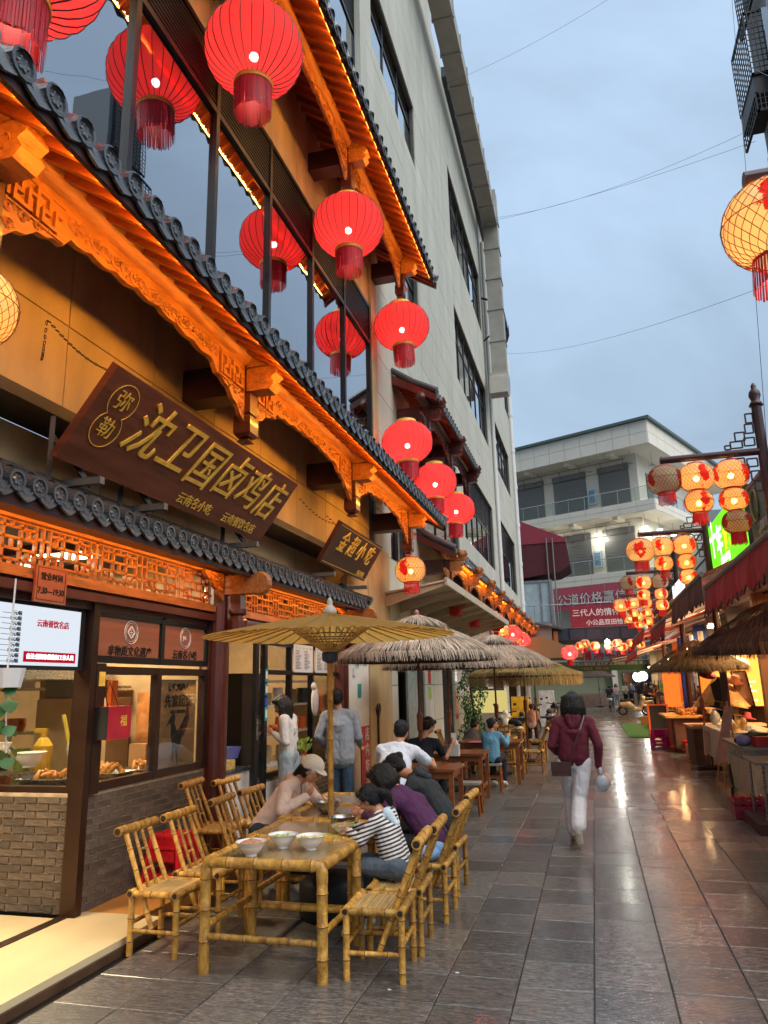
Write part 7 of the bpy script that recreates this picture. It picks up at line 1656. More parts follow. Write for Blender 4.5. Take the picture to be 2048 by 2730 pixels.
text('保', .75, frame_m((3.19, 13.6, 4.9), (0, -1, 0), (0, 0, 1)), M['melamine'], dg, bold=.012); text('山', .75, frame_m((3.19, 12.8, 4.9), (0, -1, 0), (0, 0, 1)), M['melamine'], dg, bold=.012); text('高黎贡山', .2, frame_m((3.19, 14.2, 4.5), (0, -1, 0), (0, 0, 1)), M['melamine'], dg)
MB().tube([(3.19, 14.8+.26*cos(a*pi/12), 4.95+.3*sin(a*pi/12)) for a in range(24)], .02, 5, closed=True).build('ring_emblem', mat('olive_gold', '#8a8a3a', .5), dg)
ws = thing('white_led_panel', 'small glaring white lit panel above the second awning', 'sign'); MB().b2(2.62, 2.7, 20.2, 24.4, 3.9, 4.62).build('cabinet', M['dark_metal'], ws); MB().b2(2.6, 2.62, 20.22, 24.38, 3.92, 4.6).build('lit_face', emis('white_panel', (.85, .92, 1), 1.5), ws)
gp = thing('gold_fretted_panel', 'amber-lit fretted metal panel beyond the white lit sign', 'panel'); MB().b2(2.7, 2.76, 25, 33, 3.4, 4.7).build('panel', mat('gold_metal', '#b07a2a', .35, metal=.6), gp)
mb = MB()
for i in range(26):
    for j in range(4): mb.b2(2.66, 2.69, 25.1+i*.3, 25.25+i*.3, 3.5+j*.3, 3.7+j*.3)
mb.build('fret_cutout', M['dark_metal'], gp); lamp('panel_uplight', 'AREA', (2.3, 29, 3.2), 14, (1, .55, .1), .1, 6, look=(.5, 0, 1), parent=gp)
fl_ = thing('flood_lamp', 'small glaring white flood lamp under the awnings above the straw parasol', 'lamp', (2.95, 20, 3.10)); MB().b2(-.09, .09, -.12, .12, 0, .05).build('housing', M['white_paint'], fl_); MB().b2(-.08, .08, -.14, .1, -.05, -.001).build('lens', emis('flood', (1, .93, .75), 40), fl_); lamp('flood', 'AREA', (0, 0, -.08), 40, (1, .85, .6), .2, look=(-.5, -.5, -.8), parent=fl_)
# ============================================================ right-hand stall furniture
def box_thing(name, label, cat, c, d, m, rz=0):
    return tag(MB().box(c, d, rz).build(name, M[m] if isinstance(m, str) else m), label, cat)
cb = thing('display_cabinet', 'pale sloping-sided cabinet piled with dark umbrellas and bags', 'cabinet', (2.38, 12.6, 0))
MB().prism([(-.35, .0), (.7, .0), (.7, .7), (-.40, .7)], lambda u, v: (u, -.85, v+.12), lambda u, v: (u, .85, v+.12)).build('side_panels', mat('cream_laminate', '#a89c86', .45), cb)
MB().b2(-.45, .75, -.95, .95, .82, .86).build('counter_top', M['grey_metal'], cb)
for sx, sy in ((-.4, -.8), (-.4, .8), (.65, -.8), (.65, .8)): MB().b2(sx-.02, sx+.02, sy-.02, sy+.02, 0, .12).build('leg', M['dark_metal'], cb)
for j in range(9): MB().tube([(-.42+.05*(j % 2), -.9+j*.12, .82), (-.44, -.9+j*.12, .72), (-.46, -.88+j*.12, .69), (-.48, -.9+j*.12, .73)], .006, 5).build('hook', M['steel'], cb)
for k in range(6): 
    o = MB().tube([(-.32, -.02, 0), (-.1, 0, .02), (.32, .02, 0)], [.03, .05, .02], 10).build('folded_umbrella', [M['black'], M['dark_metal'], gm_[4]][k % 3], smooth=True); o.location = (2.2+.07*(k % 2), 12.0+.14*k, .93+.05*(k % 2)); o.rotation_euler = (0, 0, .3*k)
    tag(o, 'dark folded umbrella, %s from the near end of the row on the pale cabinet' % ('first', 'second', 'third', 'fourth', 'fifth', 'sixth')[k], 'umbrella', 'folded umbrellas on the pale cabinet')
box_thing('maroon_box', 'flat maroon box lying on the front of the pale cabinet', 'box', (2.35, 11.85, .93), (.5, .22, .13), 'awn', .1)
tag(MB().ell((2.0, 12.0, .93), (.12, .1, .08), 12, 8).ell((2.6, 12.9, .96), (.1, .1, .1), 10, 8).build('cloth_pile', mat('lilac_cloth', '#6c6c92', .8, bump=.9), smooth=True), 'crumpled lilac cloth on the corner of the pale cabinet', 'cloth')
rk_ = thing('steel_trolley', 'steel-framed low trolley with a heart-shaped mirror at the right edge', 'trolley', (2.15, 10.45, 0))
mb = MB()
for sx in (-.3, .45):
    for sy in (-.3, .5): mb.tube([(sx, sy, .14), (sx+.02, sy, .78)], .016, 6)
mb.build('leg', M['steel'], rk_); MB().b2(-.36, .5, -.35, .55, .78, .81).build('top_shelf', M['grey_metal'], rk_); MB().tube([(-.3, -.3, .4), (.45, -.3, .4)], .013, 6).tube([(-.3, -.3, .4), (.45, .5, .15)], .013, 6).build('brace', M['steel'], rk_)
MB().b2(-.42, .5, -.4, .6, .0, .13).build('plinth', mat('worn_red_brown_board', '#4a2620', .7), rk_)
hp = [(0, -.12), (.1, .0), (.11, .07), (.06, .11), (0, .07), (-.06, .11), (-.11, .07), (-.1, .0)]
hm_ = thing('heart_mirror', 'heart-shaped mirror with white rim on the trolley', 'mirror', (2.12, 10.3, .95)); MB().prism(hp, lambda u, v: (u, 0, v), lambda u, v: (u, .02, v)).build('mirror_face', mat('dark_mirror', '#2a2020', .1), hm_); MB().tube([(u*1.05, -.005, v*1.05) for u, v in hp], .010, 5, closed=True).build('rim', M['white_paint'], hm_)
cr_ = thing('drink_crate', 'magenta plastic crate of red bottles under the trolley', 'crate', (1.92, 11.35, 0))
mb = MB().b2(-.27, .27, -.2, .2, .01, .03)
for (a, b, c, d) in ((-.27, .27, -.2, -.18), (-.27, .27, .18, .2), (-.27, -.25, -.18, .18), (.25, .27, -.18, .18)): mb.b2(a, b, c, d, .03, .16); mb.b2(a, b, c, d, .19, .23)
mb.build('crate_shell', mat('crimson_plastic', '#8a1030', .4), cr_)
bo = MB().lathe([(0, 0), (.03, 0), (.03, .14), (.013, .2), (.015, .25), (0, .25)], 10).mesh('bottle', mat('red_drink_bottle', '#8c1416', .15)); bo.shade_smooth()
k = 0
for i in range(5):
    for j in range(3):
        o = link('drink_bottle', bo); o.location = (1.72+.1*i, 11.24+.1*j, .035); tag(o, 'red drink bottle, %s from the left in the %s row of the magenta crate' % (('first', 'second', 'third', 'fourth', 'fifth')[i], ('front', 'middle', 'back')[j]), 'bottle', 'red bottles in the magenta crate')
es = thing('folding_easel', 'leaning wooden easel holding a long pink-and-cream banner', 'easel', (2.0, 14.3, 0)); wd = M['box_card']
MB().bar((-.02, -.12, 0), (.20, -.02, 1.42), .03, .02).bar((-.12, .1, 0), (.20, .04, 1.42), .03, .02).bar((.35, .3, 0), (.20, .05, 1.4), .03, .02).build('leg', wd, es)
MB().prism([(-.13, .42), (.05, .40), (.27, 1.32), (.13, 1.34)], lambda u, v: (u, -.16, v), lambda u, v: (u, -.145, v)).build('banner_board', mat('pink_cream_print', '#b48a80', .5, var=.3, scale=7), es)
wt = thing('stall_table', 'stall table under a long white cloth with printed posters', 'table', (2.5, 15.9, 0))
MB().b2(-.35, .6, -1.2, 1.2, .83, .87).build('table_top', M['melamine'], wt)
mb = MB(); n = 26
for i in range(n):
    a, b = -1.2+2.4*i/n, -1.2+2.4*(i+1)/n; f_ = lambda y: -.37-.02*abs(sin(y*9)); mb.quad((f_(a), a, .87), (f_(b), b, .87), (f_(b)-.03, b, .33+.05*sin(b*4)), (f_(a)-.03, a, .33+.05*sin(a*4)))
for i in range(8):
    a, b = -.36+.95*i/8, -.36+.95*(i+1)/8; mb.quad((a, -1.22, .87), (b, -1.22, .87), (b, -1.25, .35), (a, -1.25, .35))
v = mb.build('white_cloth', mat('off_white_sheet', '#b0a898', .7, var=.08), wt, recalc=False); v.modifiers.new('t', 'SOLIDIFY').thickness = .01
MB().b2(-.42, -.41, .2, .9, .35, .8).build('poster', mat('poster_print', '#a87860', .6, var=.5, scale=14), wt)
for sx, sy in ((-.3, -1.1), (.5, -1.1), (-.3, 1.1), (.5, 1.1)): MB().tube([(sx, sy, 0), (sx, sy, .83)], .02, 6).build('leg', M['dark_metal'], wt)
for i in range(14):
    y = 14.9+i*.15; h = rnd.uniform(.08, .24); mb = MB().lathe([(0, 0), (.05, 0), (.055, h*.7), (.03, h), (0, h)], 12); o = mb.build('jar', rnd.choice([M['steel'], M['melamine'], M['glass_jar'] if 'glass_jar' in M else M['white_paint'], gm_[2]]), smooth=False); o.location = (rnd.uniform(2.25, 2.8), y, .871); tag(o, 'jar or cup, number %s counted from the near end of the white-clothed stall table' % ('one', 'two', 'three', 'four', 'five', 'six', 'seven', 'eight', 'nine', 'ten', 'eleven', 'twelve', 'thirteen', 'fourteen')[i], 'jar', 'jars and cups on the white-clothed stall table')
tag(MB().ell((2.3, 16.6, 1.03), (.1, .12, .15), 12, 8).ell((2.35, 15.2, .98), (.09, .09, .1), 10, 8).build('plastic_sack', mat('frosted_bag', '#a8a8a0', .3, bump=.8), smooth=True), 'frosted plastic sack on the white-clothed table', 'bag')
hs = thing('hat_stand', 'draped cream display with dark hats and a black top hanging at the hat stall', 'display', (2.75, 18.4, 0))
mb = MB(); n = 16
for i in range(n):
    a0, a1 = 2*pi*i/n, 2*pi*(i+1)/n; r0 = .12; r1 = .62+.05*sin(5*a0); r2 = .62+.05*sin(5*a1); mb.quad((r0*cos(a0), r0*sin(a0), 1.85), (r0*cos(a1), r0*sin(a1), 1.85), (r2*cos(a1), r2*sin(a1), 1.2), (r1*cos(a0), r1*sin(a0), 1.2))
mb.build('cream_drape', mat('peach_cloth', '#c49a62', .8, var=.15, scale=8), hs)
MB().b2(-.8, .9, -.6, .9, .75, .8).build('table_top', M['box_card'], hs); MB().b2(-.75, .85, -.55, .85, 0, .75).build('skirt', mat('brown_skirt', '#4a3426', .8), hs)
def hat(p, m, l, r=.16, tilt=0):
    t = thing('hat', l, 'hat', p, group='hats on the hat stall'); MB().lathe([(0, .12), (r*.55, .11), (r*.62, .02), (r*1.25, 0), (r*1.22, -.01), (r*.6, .0), (0, .09)], 16).build('hat_body', m, t, smooth=True); t.rotation_euler = (tilt, .2, 0); return t
for i, (x, y, z) in enumerate(((2.35, 18.0, .95), (2.6, 17.9, 1.02), (2.85, 17.8, 1.06), (3.1, 17.9, .98), (2.3, 18.6, 1.05), (2.55, 17.75, 1.2), (2.95, 17.7, 1.22), (2.45, 18.1, 1.9), (3.0, 18.1, 1.75))):
    hat((x, y, z), [gm_[6], gm_[4], gm_[2], gm_[0]][i % 4], ['rust hat at the left front of the hat stall', 'black hat second from the left on the hat stall', 'sand hat in the middle of the hat stall table', 'crimson hat at the right of the hat stall table', 'rust hat at the back left of the hat stall', 'black hat raised at the front centre of the hat stall', 'sand hat raised at the front right of the hat stall', 'dark crimson hat hung high left of the black top', 'broad rust-brown hat hung high right of the black top'][i], tilt=.5 if z > 1.5 else .1)
tag(MB().prism([(-.12, 0), (.1, -.05), (.16, .2), (.17, .32), (.06, .42), (0, .5), (-.06, .42), (-.17, .34), (-.15, .15)], lambda u, v: (2.62+u, 17.75, 1.35+v), lambda u, v: (2.62+u, 17.80, 1.35+v)).build('tank_top', M['black']), 'black top hanging in front of the peach drape', 'garment')
mr_ = thing('standing_mirror', 'tall mirror in a dark frame beside the hat stall', 'mirror', (3.2, 18.2, 0)); MB().bar((-.16, 0, 1.2), (-.24, 0, 1.95), .03, .03).bar((.16, 0, 1.2), (.06, 0, 1.95), .03, .03).bar((-.24, 0, 1.95), (.06, 0, 1.95), .03, .03).bar((-.16, 0, 1.2), (.16, 0, 1.2), .03, .03).build('frame', M['dark_wood'], mr_); MB().prism([(-.16, 1.2), (.16, 1.2), (.06, 1.95), (-.24, 1.95)], lambda u, v: (u, .012, v), lambda u, v: (u, .02, v)).build('mirror_face', mat('peach_mirror', '#b89878', .15), mr_)
sb = thing('low_stall_counter', 'wooden stall counter with a printed red banner on its end', 'counter', (2.35, 21.6, 0)); MB().b2(-.65, .5, -.9, 1.3, .85, .9).build('counter_top', mat('yellow_board', '#c08a3a', .5), sb); MB().b2(-.45, .45, -.8, 1.2, .1, .85).build('counter_body', mat('brown_board', '#5a3c2a', .7), sb); MB().b2(-.47, -.455, -.3, 1.1, .12, .82).build('banner', mat('red_print', '#a04038', .6, var=.5, scale=10), sb)
plastic_stool('plastic_pink', 'magenta plastic stool stack nearest the chalkboard', (1.62, 22.7, 0), 2, 'magenta stools', .1); plastic_stool('plastic_pink', 'magenta plastic stool just behind the chalkboard stools', (1.98, 22.9, 0), 2, 'magenta stools', .3)
plastic_stool('plastic_orange', 'orange plastic stool behind the magenta ones', (2.1, 24.0, 0), 1, None, .2); plastic_stool('plastic_pink', 'magenta stool tucked beside the wooden counter', (2.75, 20.6, 0), 2, 'magenta stools', 0)
bu = thing('red_bucket', 'red and black bucket standing on the wet paving', 'bucket', (2.22, 20.6, 0)); MB().lathe([(0, 0), (.14, 0), (.2, .3), (.21, .31), (.19, .3), (.13, .02), (0, .02)], 18).build('bucket', M['plastic_red'], bu)
af = thing('chalkboard', 'orange-framed chalkboard with coloured menu writing', 'chalkboard', (1.78, 24.2, 0))
for s_ in (-1, 1):
    a = Vector((-.27, s_*.22, 0)); mb = MB().bar((-.27, s_*.22, 0), (-.27, s_*.03, 1.1), .05, .03).bar((.27, s_*.22, 0), (.27, s_*.03, 1.1), .05, .03).bar((-.27, s_*.03, 1.08), (.27, s_*.03, 1.08), .05, .03).bar((-.27, s_*.16, .32), (.27, s_*.16, .32), .05, .03); mb.build('frame', M['plastic_orange'], af)
MB().prism([(-.25, .34), (.25, .34), (.25, 1.06), (-.25, 1.06)], lambda u, v: (u, -.235+v*.19+.02, v), lambda u, v: (u, -.225+v*.19+.02, v)).build('board', M['black'], af)
for k, (tx, c) in enumerate((('特色小吃', 'melamine'), ('烤豆腐', 'greens'), ('木瓜水', 'plastic_pink'), ('米线 8元', 'gold'))): text(tx, .13, frame_m((0, -.225+(.98-.16*k)*.19+.015, .98-.16*k), (1, 0, 0), (0, .19, 1)), M[c], af, res=1)
gmt = thing('green_mat', 'rectangle of green artificial turf on the paving before the far stall', 'mat', (1.6, 30.5, 0)); MB().b2(-.65, .75, -4.4, 4.2, .002, .02).build('mat', mat('turf_green', '#2e6a2c', .9, var=.3, scale=60, bump=.8, bscale=200), gmt)
for i, (x, y) in enumerate(((2.3, 31.5), (2.35, 27.5))):
    t = thing('green_bench', ['sage green bench on the far end of the turf mat', 'sage green bench on the near end of the turf mat'][i], 'bench', (x, y, 0)); gmn = mat('sage_paint', '#56674c', .6); MB().b2(-.25, .25, -.8, .8, .42, .46).build('seat', M['wood_table'] if i else gmn, t)
    for sy in (-.65, .65): MB().b2(-.2, .2, sy-.04, sy+.04, 0, .42).build('leg', gmn, t)
t = thing('far_stall_table', 'far stall table heaped with orange fruit snacks', 'table', (2.9, 29, 0)); MB().b2(-.5, .4, -1.2, 1.2, .72, .77).build('table_top', gmn, t); MB().b2(-.4, .3, -1.1, 1.1, 0, .72).build('table_body', gmn, t)
mb = MB()
for i in range(60): mb.ell((rnd.uniform(-.4, .3), rnd.uniform(-1.1, 1.1), rnd.uniform(.8, .95)), .07, 7, 5)
mb.build('fruit_heap', M['food'], t, kind='stuff')
# ============================================================ scooters
def scooter(loc, rz, label, body='#b8b09a'):
    t = thing('scooter', label, 'scooter', loc, rz, 'parked scooters'); bm_ = mat('scooter_paint', body, .3, coat=.4)
    for x in (-.58, .62):
        w = MB().tube([(x+.205*cos(a*pi/10), 0, .26+.205*sin(a*pi/10)) for a in range(20)], .05, 8, closed=True).build('wheel', M['black'], t, smooth=True); MB().lathe([(0, -.03), (.13, -.03), (.14, 0), (.13, .03), (0, .03)], 16, (x, 0, .26), 'y').build('rim', M['steel'], w)
    mb = MB(); mb.cone((-.62, 0, .58), (-.25, 0, .58), .15, .19, 14); mb.cone((-.25, 0, .55), (-.05, 0, .45), .18, .14, 12); mb.cone((-.05, 0, .34), (.32, 0, .32), .12, .12, 12); mb.cone((.32, 0, .34), (.50, 0, .85), .10, .13, 12); mb.cone((.5, 0, .85), (.46, 0, 1.0), .13, .10); mb.cone((.56, 0, .50), (.72, 0, .50), .09, .07); mb.cone((.46, -.1, .9), (.46, .1, .9), .08, .08)
    remesh(mb, .025, 'fairing', bm_, t, 3)
    mb = MB(); mb.cone((-.60, 0, .76), (-.05, 0, .77), .10, .11, 12); remesh(mb, .025, 'saddle', M['black'], t, 2)
    MB().tube([(.42, -.32, 1.06), (.46, -.1, 1.02), (.46, .1, 1.02), (.42, .32, 1.06)], .018, 8).build('handlebar', M['black'], t)
    for s_ in (-1, 1): m_ = MB().tube([(.44, s_*.22, 1.04), (.46, s_*.27, 1.2)], .007, 5).ell((.46, s_*.29, 1.24), (.015, .055, .04), 10, 6).build('mirror', M['black'], t, smooth=True)
    MB().ell((.60, 0, .92), (.04, .075, .075), 12, 8).build('headlight', M['melamine'], t, smooth=True); MB().ell((-.78, 0, .60), (.03, .07, .035), 10, 6).build('tail_light', M['plastic_red'], t, smooth=True)
    MB().bar((-.74, 0, .5), (-.92, 0, .2), .16, .02, up=(1, 0, 0)).build('mudguard', M['black'], t); MB().bar((-.1, -.1, .3), (-.16, -.2, .02), .02, .02).build('kickstand', M['steel'], t)
    return t
SC = scooter((1.95, 42.6, 0), .15, 'cream scooter parked at the right behind the turf mat')
dup(SC, (.95, 54, 0), 1.6, 'far cream scooter with the rider sitting on it'); dup(SC, (3.2, 46, 0), .8, 'grey-cream scooter half hidden behind the fruit stall'); dup(SC, (-2.25, 20.9, 0), 2.0, 'white scooter with black seat standing beside the far bamboo tables'); 
SB = scooter((-2.3, 27.5, 0), 1.2, 'black scooter in the row parked beyond the dark tables', '#1a1a1e'); dup(SB, (-1.6, 29.5, 0), 1.4, 'second black scooter in the parked row'); dup(SB, (-2.9, 30, 0), 1.3, 'black scooter closest to the left wall')
mo = MB()
for j, (x, y) in enumerate(((-2.6, 24.6), (-1.7, 25.2))):
    t = thing('dark_cafe_table', ['dark metal café table beside the girl with the pink backpack', 'dark metal café table nearer the lane'][j], 'table', (x, y, 0)); MB().b2(-.5, .5, -.4, .4, .7, .74).build('table_top', M['black'], t)
    for sx in (-.45, .45):
        for sy in (-.35, .35): MB().b2(sx-.02, sx+.02, sy-.02, sy+.02, 0, .7).build('leg', M['dark_metal'], t)
for j, (x, y, c, h, l) in enumerate(((-2.55, 27.0, '#d8a020', 1.35, 'yellow and white sign box against the left wall'), (-1.9, 31.5, '#c8c8c4', 1.5, 'white upright panel behind the parked scooters'))):
    tag(MB().b2(x-.3, x+.3, y-.1, y+.1, .1, h).build('sign_box', mat('sign_box_%d' % j, c, .5)), l, 'sign box')
t = thing('glowing_display_case', 'yellow-lit food display case beside the ivy', 'display case', (-3.35, 25.2, 0)); MB().b2(-.5, .5, -.5, .5, 0, .9).build('case_base', M['melamine'], t); MB().b2(-.5, .5, -.5, .5, .9, 1.6).build('lit_case', emis('yellow_case', (.9, .75, .25), .45), t); MB().b2(-.53, .53, -.53, .53, 1.6, 1.66).build('case_top', M['steel'], t)
# ============================================================ end of the lane
ew = thing('end_wall', 'pale green end wall of the lane with a low pinkish counter', 'wall'); MB().b2(-7, 9, 61, 61.4, 0, 3.0).build('wall', mat('pale_green_wall', '#98a085', .5, var=.06, scale=.8), ew); MB().b2(-1.2, 3.2, 60.3, 60.9, 0, .9).build('low_counter', mat('pinkish_plinth', '#8a7468', .5), ew)
MB().b2(1.4, 1.8, 60.2, 60.6, 0, 4).build('column', M['far_white'], ew); MB().b2(2.2, 5.6, 60.7, 60.9, .3, 2.4).build('window', M['dark_glass'], ew); MB().b2(-7, 9, 60.0, 61.4, 3.0, 3.2).build('beam', M['red_wood'], ew)
bl = thing('round_wall_lamp', 'large round glowing white lamp above the distant group', 'lamp', (3.5, 58.0, 2.12)); MB().ell((0, 0, 0), .34, 20, 14).build('globe', emis('globe', (1, 1, .95), 2.5), bl, smooth=True); lamp('globe_light', 'POINT', (0, -.6, 0), 90, (1, .97, .9), .4, parent=bl); MB().tube([(0, .1, -.4), (0, .1, -2.12)], .03, 6).build('pole', M['dark_metal'], bl)
bn = thing('beef_soup_banner', 'pale blue banner reading beef soup in red at the end of the lane', 'banner'); MB().b2(-.9, 3.4, 49.9, 49.95, 3.1, 3.72).build('banner_sheet', mat('pale_blue_print', '#8fb4cc', .6, var=.15, scale=1.5), bn); text('清汤牛肉馆', .72, frame_m((1.15, 49.88, 3.42), (1, 0, 0), (0, 0, 1)), mat('banner_red_ink', '#c0202c', .6), bn, bold=.014)
gb_ = thing('green_banner', 'long green banner with small white print below the blue one', 'banner'); MB().b2(-2.2, 5, 50.1, 50.15, 2.48, 3.08).build('banner_sheet', mat('dull_green_print', '#3f6b42', .6), gb_); text('特色小锅米线 豆花米线 凉卷粉 铜锅饭 稀豆粉', .24, frame_m((1.2, 50.08, 2.9), (1, 0, 0), (0, 0, 1)), M['melamine'], gb_, bold=.003, res=1); text('二十年老店   欢迎光临', .2, frame_m((0, 50.08, 2.62), (1, 0, 0), (0, 0, 1)), mat('pink_ink', '#d08080', .6), gb_, bold=.003, res=1)
bt_ = thing('beige_tent', 'beige canvas canopy beyond the far straw parasols', 'canopy'); MB().prism([(-3.9, 3.0), (-.4, 3.0), (-.5, 3.25), (-2.3, 4.1), (-3.9, 3.9)], lambda u, v: (u, 38, v), lambda u, v: (u, 43, v)).build('canvas', mat('beige_canvas', '#8f7148', .7, var=.08), bt_)
# dark steel walkway across the lane
wk = thing('steel_walkway', 'dark grey ribbed steel walkway crossing above the end of the lane', 'walkway'); MB().b2(-3.6, 8, 46.8, 47.0, 4.3, 5.02).build('beam', mat('blue_grey_steel', '#3a3c46', .45, metal=.3), wk); MB().b2(-3.6, 8, 46.7, 49.5, 4.16, 4.3).build('deck', M['dark_metal'], wk)
for i in range(10): MB().b2(-3.2+i*1.0, -3.15+i*1.0, 46.74, 46.8, 4.31, 5.01).build('rib', M['dark_metal'], wk)
for i in range(14): MB().tube([(-3.2+i*.8, 46.9, 5.35), (-3.2+i*.8, 46.9, 6.5)], .02, 5).build('rail_post', M['steel'], wk)
MB().tube([(-3.6, 46.9, 6.5), (8, 46.9, 6.5)], .03, 6).build('handrail', M['steel'], wk)
br1 = thing('red_slogan_banner', 'red banner with white slogan tied along the walkway railing', 'banner'); MB().b2(-1.04, 3.9, 46.70, 46.72, 5.05, 6.30).build('banner_sheet', mat('slogan_red', '#861424', .6), br1); text('三代人的情怀重塑酸汤', .47, frame_m((1.42, 46.68, 5.88), (1, 0, 0), (0, 0, 1)), M['melamine'], br1, bold=.004); text('小公品双田恰言一', .36, frame_m((1.3, 46.68, 5.28), (1, 0, 0), (0, 0, 1)), M['melamine'], br1, bold=.006)
br2 = thing('price_banner', 'pinkish-red banner with large outlined slogan on the white building', 'banner')
ec = thing('left_end_block', 'grey timber end block under the far roof corner', 'building'); MB().b2(-4.0, -2.2, 46, 49.5, 3.5, 5.3).build('end_block', mat('grey_timber', '#8a7f74', .7, var=.12, stretch=(3, 3, .5)), ec); MB().prism([(-4.1, 5.6), (-1.6, 5.0), (-1.6, 4.9), (-4.1, 5.45)], lambda u, v: (u, 45.8, v), lambda u, v: (u, 49.8, v)).build('roof', M['tile'], ec); MB().b2(-2.1, -1.85, 46, 46.4, 4.0, 4.8).build('bracket', M['orange_wood'], ec)
gl = thing('glass_annexe', 'pale glass-walled annexe with maroon tent top between the buildings', 'annexe'); MB().b2(-4.2, -2.15, 50, 52, 5.6, 8.5).build('glazing', mat('milky_glass', '#98a8b0', .25, var=.12, scale=1.5), gl)
mb = MB()
for z in (5.6, 8.35): mb.b2(-4.2, -2.1, 49.93, 50.0, z, z+.14)
for x in (-2.95, -2.25): mb.b2(x, x+.1, 49.92, 50.0, 5.6, 8.5)
mb.build('frame', M['steel'], gl)
tn = thing('maroon_tent', 'maroon canvas tent roof on thin poles between the two buildings', 'tent'); MB().prism([(-4.1, 12.7), (-1.0, 11.25), (-1.0, 11.0), (-4.1, 11.0)], lambda u, v: (u, 50, v), lambda u, v: (u, 54, v)).build('roof_canvas', M['tent'], tn); MB().prism([(-4.1, 10.99), (-1.0, 10.99), (-.85, 9.4), (-1.6, 9.0), (-4.1, 8.7)], lambda u, v: (u, 50.05, v), lambda u, v: (u, 54, v)).build('side_canvas', mat('dark_maroon_canvas', '#4a1420', .8), tn)
for x in (-2.3, -1.9): MB().tube([(x, 49.9, 5.2), (x, 49.9, 11.3)], .05, 6).build('pole', M['grey_metal'], tn)
# ---- white building with gallery floors at the end
fb = thing('white_gallery_building', 'white two-gallery building with roller shutters and glass railings', 'building')
D_ = Vector((-.910, .4145, 0)); E_ = Vector((.4145, .910, 0)); P0 = Vector((6.43, 66, 0)); ZB = lambda z: z
def fbp(u, w, z): return tuple(P0+D_*u+E_*w+Vector((0, 0, z)))
def fbox(u0, u1, w0, w1, z0, z1, name, m, par=fb, **k):
    mb = MB(); n = 0; mb.v = [fbp(a, b, c) for c in (z0, z1) for (a, b) in ((u0, w0), (u1, w0), (u1, w1), (u0, w1))]
    mb.f = [(0, 3, 2, 1), (4, 5, 6, 7), (0, 1, 5, 4), (1, 2, 6, 5), (2, 3, 7, 6), (3, 0, 4, 7)]; return mb.build(name, m, par, **k)
fw_ = M['far_white']
fbox(-.35, 30, -.35, 24, 24.5, 24.75, 'roof_edge', mat('slate_roof_edge', '#4c5a56', .5))
for (za, zb_) in ((22.3, 24.5), (16.25, 17.25), (10.3, 11.25)):
    sl_ = fbox(0, 30, 0, 24, ZB(za), ZB(zb_), 'gallery_slab', fw_)
    me = None; zc = [(ZB(za)+.02, (ZB(za)+ZB(zb_))/2-.02), ((ZB(za)+ZB(zb_))/2+.02, ZB(zb_)-.02)]
    for i in range(14):
        for (a, b) in zc: fbox(.02+i*1.6, 1.58+i*1.6, -.05, 0, a, b, 'facing_panel', fw_)
    for i in range(8):
        for (a, b) in zc: fbox(-.05, 0, .02+i*2.2, 2.18+i*2.2, a, b, 'facing_panel', fw_)
wallm = mat('pale_render', '#cbc3b4', .7, var=.05); shm = mat('grey_shutter', '#6d6c68', .5, metal=.2, var=.1, scale=2, stretch=(1, 1, 12))
